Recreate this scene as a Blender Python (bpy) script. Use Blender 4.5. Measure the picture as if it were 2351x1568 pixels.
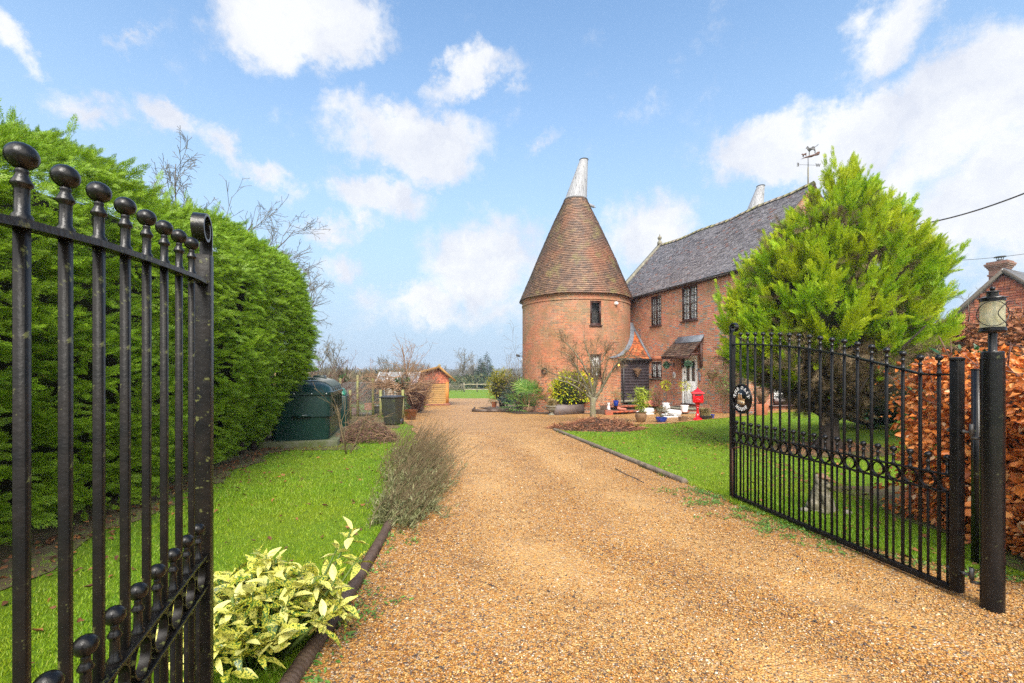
import bpy, math, random
import numpy as np
from mathutils import Vector, Matrix, Euler

for o in list(bpy.data.objects):
    bpy.data.objects.remove(o)
SC = bpy.context.scene
COL = SC.collection
R = math.radians
PI = math.pi

# ------------------------------------------------------------------ camera
cam_d = bpy.data.cameras.new('camera')
cam = bpy.data.objects.new('camera', cam_d)
COL.objects.link(cam)
cam.location = (0, 0, 1.5)
cam.rotation_euler = (R(90), 0, 0)
cam_d.lens = 16.0
cam_d.sensor_width = 36.0
cam_d.shift_y = 0.0315
cam_d.clip_start = 0.05
cam_d.clip_end = 6000
SC.camera = cam

# ------------------------------------------------------------------ light, sky, exposure
SUN_EL, SUN_AZ = 46.0, 172.0           # azimuth clockwise from +Y: the sun stands high behind the camera, veiled by thin cloud
sun_d = bpy.data.lights.new('sun', 'SUN')
sun_d.energy = 2.3
sun_d.angle = R(30)
sun_d.color = (1.0, 0.95, 0.87)
sun = bpy.data.objects.new('sun', sun_d)
COL.objects.link(sun)
_sd = Vector((math.sin(R(SUN_AZ)) * math.cos(R(SUN_EL)), math.cos(R(SUN_AZ)) * math.cos(R(SUN_EL)), math.sin(R(SUN_EL))))
sun.rotation_euler = (-_sd).to_track_quat('-Z', 'Y').to_euler()
sun.location = _sd * 40
SC.view_settings.view_transform = 'Standard'
SC.view_settings.look = 'None'
SC.view_settings.exposure = 1.38
SC.view_settings.gamma = 1.0
SC.view_settings.use_curve_mapping = False
SC.cycles.use_denoising = False
SC.cycles.denoising_prefilter = 'NONE'
SC.cycles.denoising_input_passes = 'RGB_ALBEDO_NORMAL'
SC.cycles.use_adaptive_sampling = False
SC.cycles.max_bounces = 8
SC.cycles.transparent_max_bounces = 8
SC.cycles.sample_clamp_indirect = 6.0


def node(nt, typ, ins=None, **kw):
    n = nt.nodes.new(typ)
    for k, v in kw.items():
        setattr(n, k, v)
    for k, v in (ins or {}).items():
        if hasattr(v, 'is_output') or isinstance(v, bpy.types.NodeSocket):
            nt.links.new(v, n.inputs[k])
        else:
            n.inputs[k].default_value = v
    return n


def math_n(nt, op, a, b=0.0, c=0.0, clamp=False):
    n = node(nt, 'ShaderNodeMath', {0: a, 1: b, 2: c}, operation=op, use_clamp=clamp)
    return n.outputs[0]


def ramp(nt, fac, stops, interp='LINEAR'):
    n = node(nt, 'ShaderNodeValToRGB', {0: fac})
    cr = n.color_ramp
    cr.interpolation = interp
    while len(cr.elements) < len(stops):
        cr.elements.new(0.5)
    for e, (p, c) in zip(cr.elements, stops):
        e.position = p
        e.color = (c[0], c[1], c[2], 1) if not isinstance(c, (int, float)) else (c, c, c, 1)
    return n.outputs[0]


def mixc(nt, fac, a, b, blend='MIX'):
    n = node(nt, 'ShaderNodeMix', data_type='RGBA', blend_type=blend)
    for i, v in ((0, fac), (6, a), (7, b)):
        if isinstance(v, bpy.types.NodeSocket):
            nt.links.new(v, n.inputs[i])
        elif i == 0:
            n.inputs[i].default_value = v
        else:
            n.inputs[i].default_value = (v[0], v[1], v[2], 1)
    return n.outputs[2]


def noise(nt, vec, scale, detail=4, rough=0.55, w=None):
    n = node(nt, 'ShaderNodeTexNoise', {'Scale': scale, 'Detail': detail, 'Roughness': rough})
    if vec is not None:
        nt.links.new(vec, n.inputs['Vector'])
    return n


def build_sky():
    w = bpy.data.worlds.new('World')
    SC.world = w
    w.use_nodes = True
    nt = w.node_tree
    nt.nodes.clear()
    out = node(nt, 'ShaderNodeOutputWorld')
    bg = node(nt, 'ShaderNodeBackground')
    nt.links.new(bg.outputs[0], out.inputs[0])
    sky = node(nt, 'ShaderNodeTexSky')
    sky.sky_type = 'NISHITA'
    sky.sun_disc = False
    sky.sun_elevation = R(SUN_EL)
    sky.sun_rotation = R(SUN_AZ)
    sky.air_density = 1.0
    sky.dust_density = 0.6
    sky.ozone_density = 1.6
    d = node(nt, 'ShaderNodeTexCoord').outputs['Generated']
    sep = node(nt, 'ShaderNodeSeparateXYZ', {0: d})
    # warped direction gives the clouds ragged edges
    wn = noise(nt, d, 5.0, 8, 0.66)
    wc = node(nt, 'ShaderNodeVectorMath', {0: wn.outputs['Color'], 1: (0.5, 0.5, 0.5)}, operation='SUBTRACT').outputs[0]
    ws = node(nt, 'ShaderNodeVectorMath', {0: wc, 3: 0.24}, operation='SCALE').outputs[0]
    dv = node(nt, 'ShaderNodeVectorMath', {0: d, 1: ws}, operation='ADD').outputs[0]

    def sdir(x, y):
        return Vector(((x - 1175) / 1045, 1, (858 - y) / 1045)).normalized()
    # compass bearings and heights of the clouds: x, y, half width, half height, tilt, weight
    blobs = [(690, 40, 300, 150, 12, 1.25), (790, 130, 120, 95, 20, .8), (1090, 185, 215, 75, -22, .85), (950, 330, 230, 100, 8, 1.15), (860, 450, 160, 80, 0, 1.05),
             (820, 520, 70, 80, 0, .7), (400, 245, 130, 62, 50, .8), (520, 345, 160, 66, 42, .9), (610, 425, 120, 62, 45, .8),
             (180, 195, 190, 72, 8, .72), (730, 535, 140, 46, 0, .7), (790, 625, 110, 60, 0, .62), (1110, 600, 210, 170, 0, 1.0),
             (950, 700, 190, 70, 0, .78), (1000, 730, 330, 60, 0, .6), (1490, 560, 210, 120, -10, .95), (1760, 355, 240, 105, -12, 1.1), (1960, 310, 280, 120, -8, 1.25),
             (2220, 250, 320, 210, 0, 1.25), (2060, 80, 290, 130, -30, 1.0), (2330, 480, 420, 250, 0, 1.15), (2060, 400, 260, 160, 0, .85), (2060, 560, 400, 180, 0, .8), (1290, 335, 90, 40, -40, .5),
             (420, 740, 520, 90, 0, .55), (1500, 700, 500, 130, 0, .6), (10, 60, 90, 110, 0, .75), (270, 40, 130, 40, 25, .45), (2450, 700, 350, 180, 0, .9), (1180, 720, 260, 80, 0, .55)]
    tot = None
    for x, y, hw, hh, tilt, wt in blobs:
        c = sdir(x, y)
        ct, st = math.cos(R(tilt)), math.sin(R(tilt))
        a = sdir(x + hw * ct, y + hw * st) - c
        b = sdir(x - hh * st, y + hh * ct) - c
        e1 = a.normalized()
        e3 = c
        e2 = e3.cross(e1).normalized()
        e1 = e2.cross(e3).normalized()
        rot = Matrix((e1, e2, e3)).transposed().to_euler('XYZ')
        mp = node(nt, 'ShaderNodeMapping', {0: dv}, vector_type='TEXTURE')
        mp.inputs[1].default_value = c
        mp.inputs[2].default_value = rot
        mp.inputs[3].default_value = (a.length, b.length, 3.0)
        gr = node(nt, 'ShaderNodeTexGradient', {0: mp.outputs[0]}, gradient_type='SPHERICAL').outputs[1]
        v = math_n(nt, 'MULTIPLY', gr, wt * 0.93)
        tot = v if tot is None else math_n(nt, 'MAXIMUM', tot, v) if False else math_n(nt, 'SMOOTH_MAX', tot, v, 0.12)
    n1 = noise(nt, d, 9.0, 11, 0.68).outputs[0]
    n1 = math_n(nt, 'SUBTRACT', n1, 0.5)
    dens = math_n(nt, 'MULTIPLY_ADD', n1, 1.25, tot)
    front = node(nt, 'ShaderNodeMapRange', {0: dens, 1: 0.15, 2: 0.62}, interpolation_type='SMOOTHSTEP').outputs[0]
    # the rest of the sky, behind the camera: broken cloud
    bn = noise(nt, d, 2.2, 7, 0.6).outputs[0]
    back = math_n(nt, 'MULTIPLY_ADD', bn, 5.0, -1.7, True)
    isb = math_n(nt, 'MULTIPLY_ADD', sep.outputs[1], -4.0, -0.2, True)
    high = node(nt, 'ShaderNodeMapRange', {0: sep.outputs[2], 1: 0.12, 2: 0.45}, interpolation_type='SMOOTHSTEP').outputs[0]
    back = math_n(nt, 'MULTIPLY', back, isb)
    cover = math_n(nt, 'MAXIMUM', front, back)
    up = math_n(nt, 'MULTIPLY_ADD', sep.outputs[2], 14.0, 0.0, True)
    cover = math_n(nt, 'MULTIPLY', cover, math_n(nt, 'MULTIPLY_ADD', up, 0.5, 0.45))
    hs = node(nt, 'ShaderNodeHueSaturation', {'Saturation': SKY_SAT, 'Value': 1.0, 'Color': sky.outputs[0]})
    tint = mixc(nt, 1.0, hs.outputs[0], SKY_TINT, 'MULTIPLY')
    low = node(nt, 'ShaderNodeMapRange', {0: sep.outputs[2], 1: 0.0, 2: 0.74, 3: 1.0, 4: 0.0}, interpolation_type='SMOOTHSTEP').outputs[0]
    tint = mixc(nt, low, tint, SKY_LOW)
    cn = noise(nt, dv, 7.0, 5, 0.6).outputs[0]
    cc = mixc(nt, ramp(nt, cn, [(0.35, 0.0), (0.62, 1.0)]), CLOUD_DIM, CLOUD_LIT)
    # unseen cloud high behind the camera, extra brightness added as soft fill light
    cc = mixc(nt, math_n(nt, 'MULTIPLY', isb, high), cc, CLOUD_FILL)
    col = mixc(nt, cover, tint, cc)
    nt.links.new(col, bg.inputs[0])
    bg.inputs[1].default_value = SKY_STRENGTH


SKY_SAT, SKY_TINT, SKY_STRENGTH = 1.12, (1.38, 1.32, 1.20), 0.10
SKY_LOW = (2.05, 2.75, 3.55)
CLOUD_FILL = (17.0, 16.4, 15.4)
CLOUD_DIM, CLOUD_LIT = (3.05, 3.2, 3.6), (3.95, 4.0, 4.08)
build_sky()


# ------------------------------------------------------------------ helpers
def smooth(a, b, x):
    t = np.clip((np.asarray(x, float) - a) / (b - a), 0, 1)
    return t * t * (3 - 2 * t)


def gz(x, y):
    """height of the ground"""
    x = np.asarray(x, float)
    y = np.asarray(y, float)
    z = -0.022 * np.clip(y - 5, 0, 45) - 0.012 * np.clip(y - 50, 0, 45)
    z = z + 0.065 * np.clip(x - 5, 0, 8) * smooth(3, 9, y) * (1 - smooth(30, 60, y))
    # the valley beyond the far fence and the ridges behind it
    z = z - 0.055 * np.clip(y - 95, 0, 160)
    ridge = smooth(240, 640, y) * (16.5 + 1.5 * np.sin(x * 0.0061 + 1.0) + 1.0 * np.sin(x * 0.017) + 1.0 * np.sin(y * 0.008 + x * .004))
    return z + ridge


def G(x, y):
    return float(gz(x, y))


def pt(xd, yd, lift=0.0):
    """where the sight line through (xd, yd) of a 2351 wide picture meets the ground (plus lift)"""
    u, p = (xd - 1175) / 1045, (yd - 858) / 1045
    lo, hi = 0.5, 300.0
    for _ in range(60):
        m = (lo + hi) / 2
        if 1.5 - p * m > G(u * m, m) + lift:
            lo = m
        else:
            hi = m
    return (u * lo, lo, G(u * lo, lo) + lift)


def at(xd, yd, Y):
    return ((xd - 1175) / 1045 * Y, Y, 1.5 - (yd - 858) / 1045 * Y)


def hid(o):
    COL.objects.link(o)
    return o


def thing(name, label, cat, loc=(0, 0, 0), rot=0.0, group=None):
    o = hid(bpy.data.objects.new(name, None))
    o.empty_display_size = 0.2
    o.location = loc
    o.rotation_euler = (0, 0, rot)
    return tag(o, label, cat, group)


def tag(o, label, cat, group=None):
    o['label'] = label
    o['category'] = cat
    if group:
        o['group'] = group
    return o


def kind(o, k):
    o['kind'] = k
    return o


class MB:
    """collects geometry and links it as ONE mesh object"""

    def __init__(s):
        s.V, s.F, s.U, s.n = [], [], [], 0

    def add(s, V, F, uv=None):
        V = np.asarray(V, float).reshape(-1, 3)
        for f in F:
            s.F.append(tuple(int(i) + s.n for i in f))
        s.V.append(V)
        s.n += len(V)
        if uv is not None:
            s.U.extend(uv)
        else:
            s.U.extend([(0, 0)] * sum(len(f) for f in F))
        return s

    def addA(s, V, F):
        """numpy faces (M,k)"""
        F = np.asarray(F) + s.n
        s.V.append(np.asarray(V, float).reshape(-1, 3))
        s.n += len(s.V[-1])
        s.F.append(F)
        return s

    def quad(s, a, b, c, d, uv=None):
        return s.add([a, b, c, d], [(0, 1, 2, 3)], uv)

    def box(s, c, size, rz=0.0, M=None, taper=1.0):
        sx, sy, sz = [v / 2 for v in size]
        V = []
        for z, k in ((-sz, 1.0), (sz, taper)):
            for x, y in ((-sx, -sy), (sx, -sy), (sx, sy), (-sx, sy)):
                V.append((x * k, y * k, z))
        V = np.array(V)
        if M is not None:
            V = V @ np.array(M.to_3x3()).T
        if rz:
            ca, sa = math.cos(rz), math.sin(rz)
            V = np.c_[V[:, 0] * ca - V[:, 1] * sa, V[:, 0] * sa + V[:, 1] * ca, V[:, 2]]
        return s.add(V + np.array(c), [(3, 2, 1, 0), (4, 5, 6, 7), (0, 1, 5, 4), (1, 2, 6, 5), (2, 3, 7, 6), (3, 0, 4, 7)])

    def bar(s, a, b, w, h=None, upv=(0, 0, 1)):
        """square bar from a to b"""
        a, b = Vector(a), Vector(b)
        h = h or w
        d = (b - a)
        L = d.length
        x = d.normalized()
        up = Vector(upv)
        if abs(x.dot(up)) > 0.98:
            up = Vector((1, 0, 0))
        y = up.cross(x).normalized()
        z = x.cross(y)
        M = Matrix((x, y, z)).transposed()
        return s.box((a + b) / 2, (L, w, h), M=M)

    def tube(s, pts, r, n=6, cap=True, closed=False):
        P = np.asarray(pts, float)
        m = len(P)
        r = np.broadcast_to(np.asarray(r, float), (m,))
        T = np.gradient(P, axis=0)
        if closed:
            T = np.roll(P, -1, 0) - np.roll(P, 1, 0)
        T /= np.linalg.norm(T, axis=1)[:, None] + 1e-12
        ref = np.array([0, 0, 1.0]) if abs(T[0][2]) < 0.9 else np.array([1.0, 0, 0])
        N = np.empty_like(P)
        for i in range(m):
            ref = ref - T[i] * ref.dot(T[i])
            l = np.linalg.norm(ref)
            if l < 1e-6:
                ref = np.cross(T[i], [0.3, 0.5, 0.8])
                l = np.linalg.norm(ref)
            ref = ref / l
            N[i] = ref
        B = np.cross(T, N)
        a = np.arange(n) * 2 * PI / n
        V = P[:, None] + r[:, None, None] * (np.cos(a)[None, :, None] * N[:, None] + np.sin(a)[None, :, None] * B[:, None])
        F = []
        for i in range(m if closed else m - 1):
            k = (i + 1) % m
            for j in range(n):
                F.append((i * n + j, i * n + (j + 1) % n, k * n + (j + 1) % n, k * n + j))
        if cap and not closed:
            F.append(tuple(range(n - 1, -1, -1)))
            F.append(tuple((m - 1) * n + j for j in range(n)))
        return s.add(V.reshape(-1, 3), F)

    def lathe(s, prof, c=(0, 0, 0), n=20, cap=True, ang=(0, 2 * PI)):
        full = abs(ang[1] - ang[0] - 2 * PI) < 1e-6
        k = n if full else n + 1
        a = ang[0] + (ang[1] - ang[0]) * np.arange(k) / n
        V = []
        for r, z in prof:
            for t in a:
                V.append((c[0] + r * math.cos(t), c[1] + r * math.sin(t), c[2] + z))
        F = []
        for i in range(len(prof) - 1):
            for j in range(n):
                jj = (j + 1) % k
                F.append((i * k + j, i * k + jj, (i + 1) * k + jj, (i + 1) * k + j))
        if cap and full:
            if prof[0][0] > 1e-4:
                F.append(tuple(range(k - 1, -1, -1)))
            if prof[-1][0] > 1e-4:
                F.append(tuple((len(prof) - 1) * k + j for j in range(k)))
        return s.add(V, F)

    def ball(s, c, r, n=12, m=8, sc=(1, 1, 1)):
        V, F = [], []
        for i in range(m + 1):
            p = PI * i / m
            for j in range(n):
                t = 2 * PI * j / n
                V.append((c[0] + r * sc[0] * math.sin(p) * math.cos(t), c[1] + r * sc[1] * math.sin(p) * math.sin(t), c[2] - r * sc[2] * math.cos(p)))
        for i in range(m):
            for j in range(n):
                F.append((i * n + j, i * n + (j + 1) % n, (i + 1) * n + (j + 1) % n, (i + 1) * n + j))
        return s.add(V, F)

    def prism(s, poly, f, d0, d1):
        """extruded 2-D outline; f(x, y, d) gives the 3-D point"""
        n = len(poly)
        V = [f(x, y, d0) for x, y in poly] + [f(x, y, d1) for x, y in poly]
        F = [tuple(range(n - 1, -1, -1)), tuple(range(n, 2 * n))]
        F += [(i, (i + 1) % n, n + (i + 1) % n, n + i) for i in range(n)]
        return s.add(V, F)

    def mesh(s, name, smooth_=False, uv=False):
        me = bpy.data.meshes.new(name)
        V = np.concatenate(s.V) if s.V else np.zeros((0, 3))
        if any(isinstance(f, np.ndarray) for f in s.F):
            loops, tot = [], []
            for f in s.F:
                if isinstance(f, np.ndarray):
                    loops.append(f.reshape(-1))
                    tot.append(np.full(len(f), f.shape[1]))
                else:
                    loops.append(np.array(f))
                    tot.append(np.array([len(f)]))
            loops = np.concatenate(loops)
            tot = np.concatenate(tot)
        else:
            tot = np.array([len(f) for f in s.F], int)
            loops = np.fromiter((i for f in s.F for i in f), int, int(tot.sum()))
        me.vertices.add(len(V))
        me.vertices.foreach_set('co', V.astype(np.float32).ravel())
        me.loops.add(len(loops))
        me.loops.foreach_set('vertex_index', loops.astype(np.int32))
        me.polygons.add(len(tot))
        me.polygons.foreach_set('loop_start', np.r_[0, np.cumsum(tot)[:-1]].astype(np.int32))
        me.polygons.foreach_set('loop_total', tot.astype(np.int32))
        if smooth_:
            me.polygons.foreach_set('use_smooth', np.ones(len(tot), bool))
        me.update(calc_edges=True)
        if uv:
            l = me.uv_layers.new(name='UVMap')
            l.data.foreach_set('uv', np.array(s.U, np.float32).ravel())
        return me

    def build(s, name, mat, parent=None, smooth=False, uv=False, loc=None, kind_=None, auto=None):
        me = s.mesh(name, smooth or auto is not None, uv)
        if mat is not None:
            me.materials.append(mat)
        o = hid(bpy.data.objects.new(name, me))
        if parent is not None:
            o.parent = parent
        if loc is not None:
            o.location = loc
        if kind_:
            o['kind'] = kind_
        if auto is not None:
            me.set_sharp_from_angle(angle=R(auto))
        return o


def bevel(o, w, seg=2):
    m = o.modifiers.new('bevel', 'BEVEL')
    m.width = w
    m.segments = seg
    m.limit_method = 'ANGLE'
    return o


def blob(name, parts, mat, parent=None, voxel=0.012, loc=None, smooth_it=4):
    """one continuous body grown from overlapping rounded pieces: (centre, radii) or (a, b, ra, rb)"""
    mb = MB()
    for p in parts:
        if len(p) == 2:
            mb.ball(p[0], 1.0, 16, 10, p[1] if not isinstance(p[1], (int, float)) else (p[1],) * 3)
        else:
            a, b, ra, rb = p
            a, b = np.array(a, float), np.array(b, float)
            k = max(2, int(np.linalg.norm(b - a) / (0.5 * min(ra, rb)) + 2))
            for i in range(k):
                t = i / (k - 1)
                mb.ball(a + (b - a) * t, ra + (rb - ra) * t, 12, 8)
    o = mb.build(name, mat, parent, smooth=True, loc=loc)
    m = o.modifiers.new('remesh', 'REMESH')
    m.mode = 'VOXEL'
    m.voxel_size = voxel
    m.use_smooth_shade = True
    if smooth_it:
        s = o.modifiers.new('smooth', 'SMOOTH')
        s.iterations = smooth_it
        s.factor = 0.5
    return o


def copy_tree(o, parent=None):
    c = o.copy()
    hid(c)
    c.parent = parent
    for ch in o.children:
        copy_tree(ch, c)
    return c


# ------------------------------------------------------------------ materials
def newmat(name):
    m = bpy.data.materials.new(name)
    m.use_nodes = True
    nt = m.node_tree
    p = nt.nodes['Principled BSDF']
    return m, nt, p


def bump(nt, p, h, strength, dist=0.01):
    b = node(nt, 'ShaderNodeBump', {'Strength': strength, 'Distance': dist, 'Height': h})
    nt.links.new(b.outputs[0], p.inputs['Normal'])
    return b


def simple(name, c1, c2=None, scale=6.0, rough=0.6, bs=None, bst=0.3, bd=0.004, metal=0.0, spec=0.5, speck=None, coat=0.0, tc='Object', detail=5):
    """a surface of two slightly different tones, with optional fine relief and specks"""
    m, nt, p = newmat(name)
    co = node(nt, 'ShaderNodeTexCoord').outputs[tc]
    c2 = c2 or tuple(v * 0.7 for v in c1)
    n = noise(nt, co, scale, detail, 0.6).outputs[0]
    f = ramp(nt, n, [(0.35, 0.0), (0.65, 1.0)])
    col = mixc(nt, f, c1, c2)
    if speck:
        sc, thr, c3 = speck
        n2 = noise(nt, co, sc, 6, 0.7).outputs[0]
        f2 = ramp(nt, n2, [(thr, 0.0), (thr + 0.06, 1.0)])
        col = mixc(nt, f2, col, c3)
    nt.links.new(col, p.inputs['Base Color'])
    p.inputs['Roughness'].default_value = rough
    p.inputs['Metallic'].default_value = metal
    p.inputs['Specular IOR Level'].default_value = spec
    p.inputs['Coat Weight'].default_value = coat
    if bs:
        h = noise(nt, co, bs, 5, 0.6).outputs[0]
        bump(nt, p, h, bst, bd)
    return m


def leafmat(name, stops, trans=0.3, rough=0.45, patch=0.0, pscale=1.5, spec=0.35, pcol=None):
    """foliage: every leaf its own tone from the list, with some light coming through"""
    m, nt, p = newmat(name)
    g = node(nt, 'ShaderNodeNewGeometry')
    col = ramp(nt, g.outputs['Random Per Island'], stops)
    if patch:
        co = node(nt, 'ShaderNodeTexCoord').outputs['Object']
        n = noise(nt, co, pscale, 3, 0.5).outputs[0]
        f = ramp(nt, n, [(0.4, 0.0), (0.62, patch)])
        col = mixc(nt, f, col, pcol or (0.25, 0.25, 0.02))
    nt.links.new(col, p.inputs['Base Color'])
    p.inputs['Roughness'].default_value = rough
    p.inputs['Specular IOR Level'].default_value = spec
    if trans:
        t = node(nt, 'ShaderNodeBsdfTranslucent', {0: col})
        mx = node(nt, 'ShaderNodeMixShader', {0: trans, 1: p.outputs[0], 2: t.outputs[0]})
        nt.links.new(mx.outputs[0], nt.nodes['Material Output'].inputs[0])
    return m


def brickmat(name, bricks, mortar, bw=0.225, rh=0.075, ms=0.011, squash=1.0, stains=(), rough=0.85, mix=0.5):
    """brickwork on a metre scale UV; stains: (noise scale, low, high, colour, amount, zlow, zhigh)"""
    m, nt, p = newmat(name)
    uv = node(nt, 'ShaderNodeTexCoord').outputs['UV']
    jit = noise(nt, uv, 7.0, 2, 0.5).outputs['Color']
    j = node(nt, 'ShaderNodeVectorMath', {0: jit, 1: (0.5, 0.5, 0.5)}, operation='SUBTRACT').outputs[0]
    j = node(nt, 'ShaderNodeVectorMath', {0: j, 3: 0.012}, operation='SCALE').outputs[0]
    v = node(nt, 'ShaderNodeVectorMath', {0: uv, 1: j}, operation='ADD').outputs[0]
    b = node(nt, 'ShaderNodeTexBrick', {'Vector': v, 'Color1': (0, 0, 0, 1), 'Color2': (1, 1, 1, 1), 'Mortar': (0, 0, 0, 1), 'Scale': 1.0, 'Mortar Size': ms,
                                        'Mortar Smooth': 0.25, 'Bias': 0.0, 'Brick Width': bw, 'Row Height': rh}, offset=0.5, squash=squash, squash_frequency=2)
    col = ramp(nt, b.outputs[0], bricks)
    n = noise(nt, uv, 60.0, 4, 0.7).outputs[0]
    col = mixc(nt, ramp(nt, n, [(0.4, 0.0), (0.8, 0.35)]), col, (0.12, 0.055, 0.035))
    n3 = noise(nt, uv, 0.9, 5, 0.6).outputs[0]
    col = mixc(nt, ramp(nt, n3, [(0.42, 0.0), (0.66, mix)]), col, (0.20, 0.105, 0.06))
    mo = mixc(nt, ramp(nt, noise(nt, uv, 3.0, 4, 0.6).outputs[0], [(0.35, 0), (0.7, 1)]), mortar, tuple(c * 0.62 for c in mortar))
    col = mixc(nt, b.outputs[1], col, mo)
    if stains:
        z = node(nt, 'ShaderNodeSeparateXYZ', {0: uv}).outputs[1]
        for sc, lo, hi, c, amt, z0, z1 in stains:
            ns = noise(nt, uv, sc, 5, 0.62).outputs[0]
            f = ramp(nt, ns, [(lo, 0.0), (hi, amt)])
            band = node(nt, 'ShaderNodeMapRange', {0: z, 1: z0, 2: z1, 3: 1.0, 4: 0.0}, interpolation_type='SMOOTHSTEP').outputs[0]
            col = mixc(nt, math_n(nt, 'MULTIPLY', f, band), col, c)
    nt.links.new(col, p.inputs['Base Color'])
    p.inputs['Roughness'].default_value = rough
    h = math_n(nt, 'SUBTRACT', math_n(nt, 'MULTIPLY', n, 0.4), b.outputs[1])
    bump(nt, p, h, 0.6, 0.008)
    return m


def tilemat(name, stops, patches=(), rough=0.5, spec=0.5, bs=40, bst=0.35):
    """every tile its own tone; patches: (noise scale, low, high, colour, amount)"""
    m, nt, p = newmat(name)
    g = node(nt, 'ShaderNodeNewGeometry')
    col = ramp(nt, g.outputs['Random Per Island'], stops)
    co = node(nt, 'ShaderNodeTexCoord').outputs['Object']
    for sc, lo, hi, c, amt in patches:
        f = ramp(nt, noise(nt, co, sc, 6, 0.65).outputs[0], [(lo, 0.0), (hi, amt)])
        col = mixc(nt, f, col, c)
    nt.links.new(col, p.inputs['Base Color'])
    p.inputs['Roughness'].default_value = rough
    p.inputs['Specular IOR Level'].default_value = spec
    bump(nt, p, noise(nt, co, bs, 4, 0.6).outputs[0], bst, 0.004)
    return m


MT = {}


def make_materials():
    MT['black'] = simple('black_gloss_paint', (0.004, 0.004, 0.0045), (0.009, 0.008, 0.008), 14, 0.22, 90, 0.4, 0.002, spec=0.32, speck=(22, 0.63, (0.08, 0.085, 0.035)))
    MT['black_worn'] = simple('black_worn_paint', (0.004, 0.004, 0.004), (0.011, 0.009, 0.008), 10, 0.25, 70, 0.7, 0.002, spec=0.32, speck=(30, 0.60, (0.10, 0.105, 0.035)))
    MT['black_bar'] = simple('black_satin_paint', (0.004, 0.004, 0.0045), (0.011, 0.010, 0.009), 14, 0.36, 60, 0.6, 0.002, spec=0.16, speck=(22, 0.63, (0.07, 0.075, 0.03)))
    MT['black_worn_bar'] = simple('black_flaking_paint', (0.004, 0.004, 0.004), (0.014, 0.011, 0.009), 10, 0.36, 50, 0.8, 0.002, spec=0.16, speck=(34, 0.60, (0.10, 0.105, 0.035)))
    MT['rust'] = simple('rusty_iron', (0.10, 0.035, 0.015), (0.04, 0.02, 0.015), 20, 0.75, 60, 0.4)
    MT['iron'] = simple('dark_iron', (0.03, 0.03, 0.032), (0.05, 0.045, 0.04), 20, 0.5)
    MT['white'] = simple('white_paint', (0.80, 0.80, 0.78), (0.72, 0.72, 0.70), 3, 0.4)
    MT['white_stone'] = simple('white_painted_stone', (0.60, 0.60, 0.60), (0.45, 0.45, 0.45), 9, 0.7, 40, 0.4)
    MT['cowl'] = None
    MT['dkbrown'] = simple('dark_stained_wood', (0.035, 0.012, 0.009), (0.055, 0.02, 0.014), 8, 0.4)
    MT['redbrown'] = simple('red_brown_timber', (0.085, 0.028, 0.018), (0.05, 0.02, 0.014), 7, 0.6)
    MT['lead'] = simple('lead_flashing', (0.17, 0.19, 0.22), (0.10, 0.11, 0.13), 5, 0.5)
    MT['stone'] = simple('weathered_stone', (0.24, 0.22, 0.16), (0.13, 0.12, 0.09), 7, 0.9, 30, 0.6, 0.01, speck=(9, 0.6, (0.30, 0.29, 0.22)))
    MT['statue'] = simple('mossy_statue_stone', (0.20, 0.18, 0.13), (0.11, 0.10, 0.055), 9, 0.9, 45, 0.8, 0.012, speck=(15, 0.6, (0.36, 0.33, 0.27)))
    MT['concrete'] = simple('mossy_concrete', (0.13, 0.13, 0.09), (0.07, 0.09, 0.02), 6, 0.95, 40, 0.6, 0.01)
    MT['terracotta'] = simple('terracotta', (0.42, 0.13, 0.055), (0.30, 0.10, 0.05), 9, 0.75, 50, 0.3)
    MT['terra_pink'] = simple('pink_terracotta', (0.52, 0.17, 0.11), (0.40, 0.13, 0.09), 12, 0.7, 50, 0.3)
    MT['clay'] = simple('weathered_clay', (0.22, 0.115, 0.05), (0.13, 0.075, 0.035), 10, 0.7, 50, 0.4, speck=(12, 0.6, (0.24, 0.20, 0.12)))
    MT['clay_dark'] = simple('brown_clay', (0.16, 0.085, 0.045), (0.24, 0.14, 0.07), 10, 0.7, 50, 0.4)
    MT['glaze_brown'] = simple('brown_glaze', (0.13, 0.04, 0.012), (0.06, 0.02, 0.008), 6, 0.15, coat=0.4)
    MT['glaze_blue'] = simple('cobalt_glaze', (0.008, 0.05, 0.36), (0.005, 0.03, 0.22), 6, 0.12, coat=0.5)
    MT['plastic_white'] = simple('white_plastic', (0.78, 0.78, 0.77), (0.70, 0.70, 0.69), 5, 0.35)
    MT['red'] = simple('red_gloss_paint', (0.62, 0.006, 0.012), (0.50, 0.005, 0.010), 8, 0.25, coat=0.3)
    MT['tank'] = simple('dark_green_plastic', (0.0025, 0.020, 0.017), (0.005, 0.030, 0.024), 3, 0.30, 30, 0.15, 0.002, speck=(5, 0.68, (0.035, 0.05, 0.035)))
    MT['tank_light'] = simple('bright_green_plastic', (0.01, 0.17, 0.10), (0.01, 0.14, 0.09), 4, 0.35)
    MT['bin_lid'] = simple('black_plastic', (0.020, 0.021, 0.024), (0.035, 0.036, 0.04), 6, 0.35, 60, 0.2)
    MT['bin'] = simple('algae_covered_plastic', (0.036, 0.040, 0.022), (0.026, 0.028, 0.028), 5, 0.6, 50, 0.3, speck=(6, 0.58, (0.085, 0.10, 0.018)))
    MT['wood_green'] = simple('algae_covered_timber', (0.20, 0.18, 0.085), (0.18, 0.20, 0.045), 4, 0.85, 30, 0.5)
    MT['wood_grey'] = simple('grey_weathered_timber', (0.17, 0.145, 0.095), (0.12, 0.11, 0.07), 6, 0.85, 30, 0.5)
    MT['wood_dark'] = simple('dark_wet_timber', (0.05, 0.03, 0.02), (0.10, 0.065, 0.045), 9, 0.55, 30, 0.7, 0.01)
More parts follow.
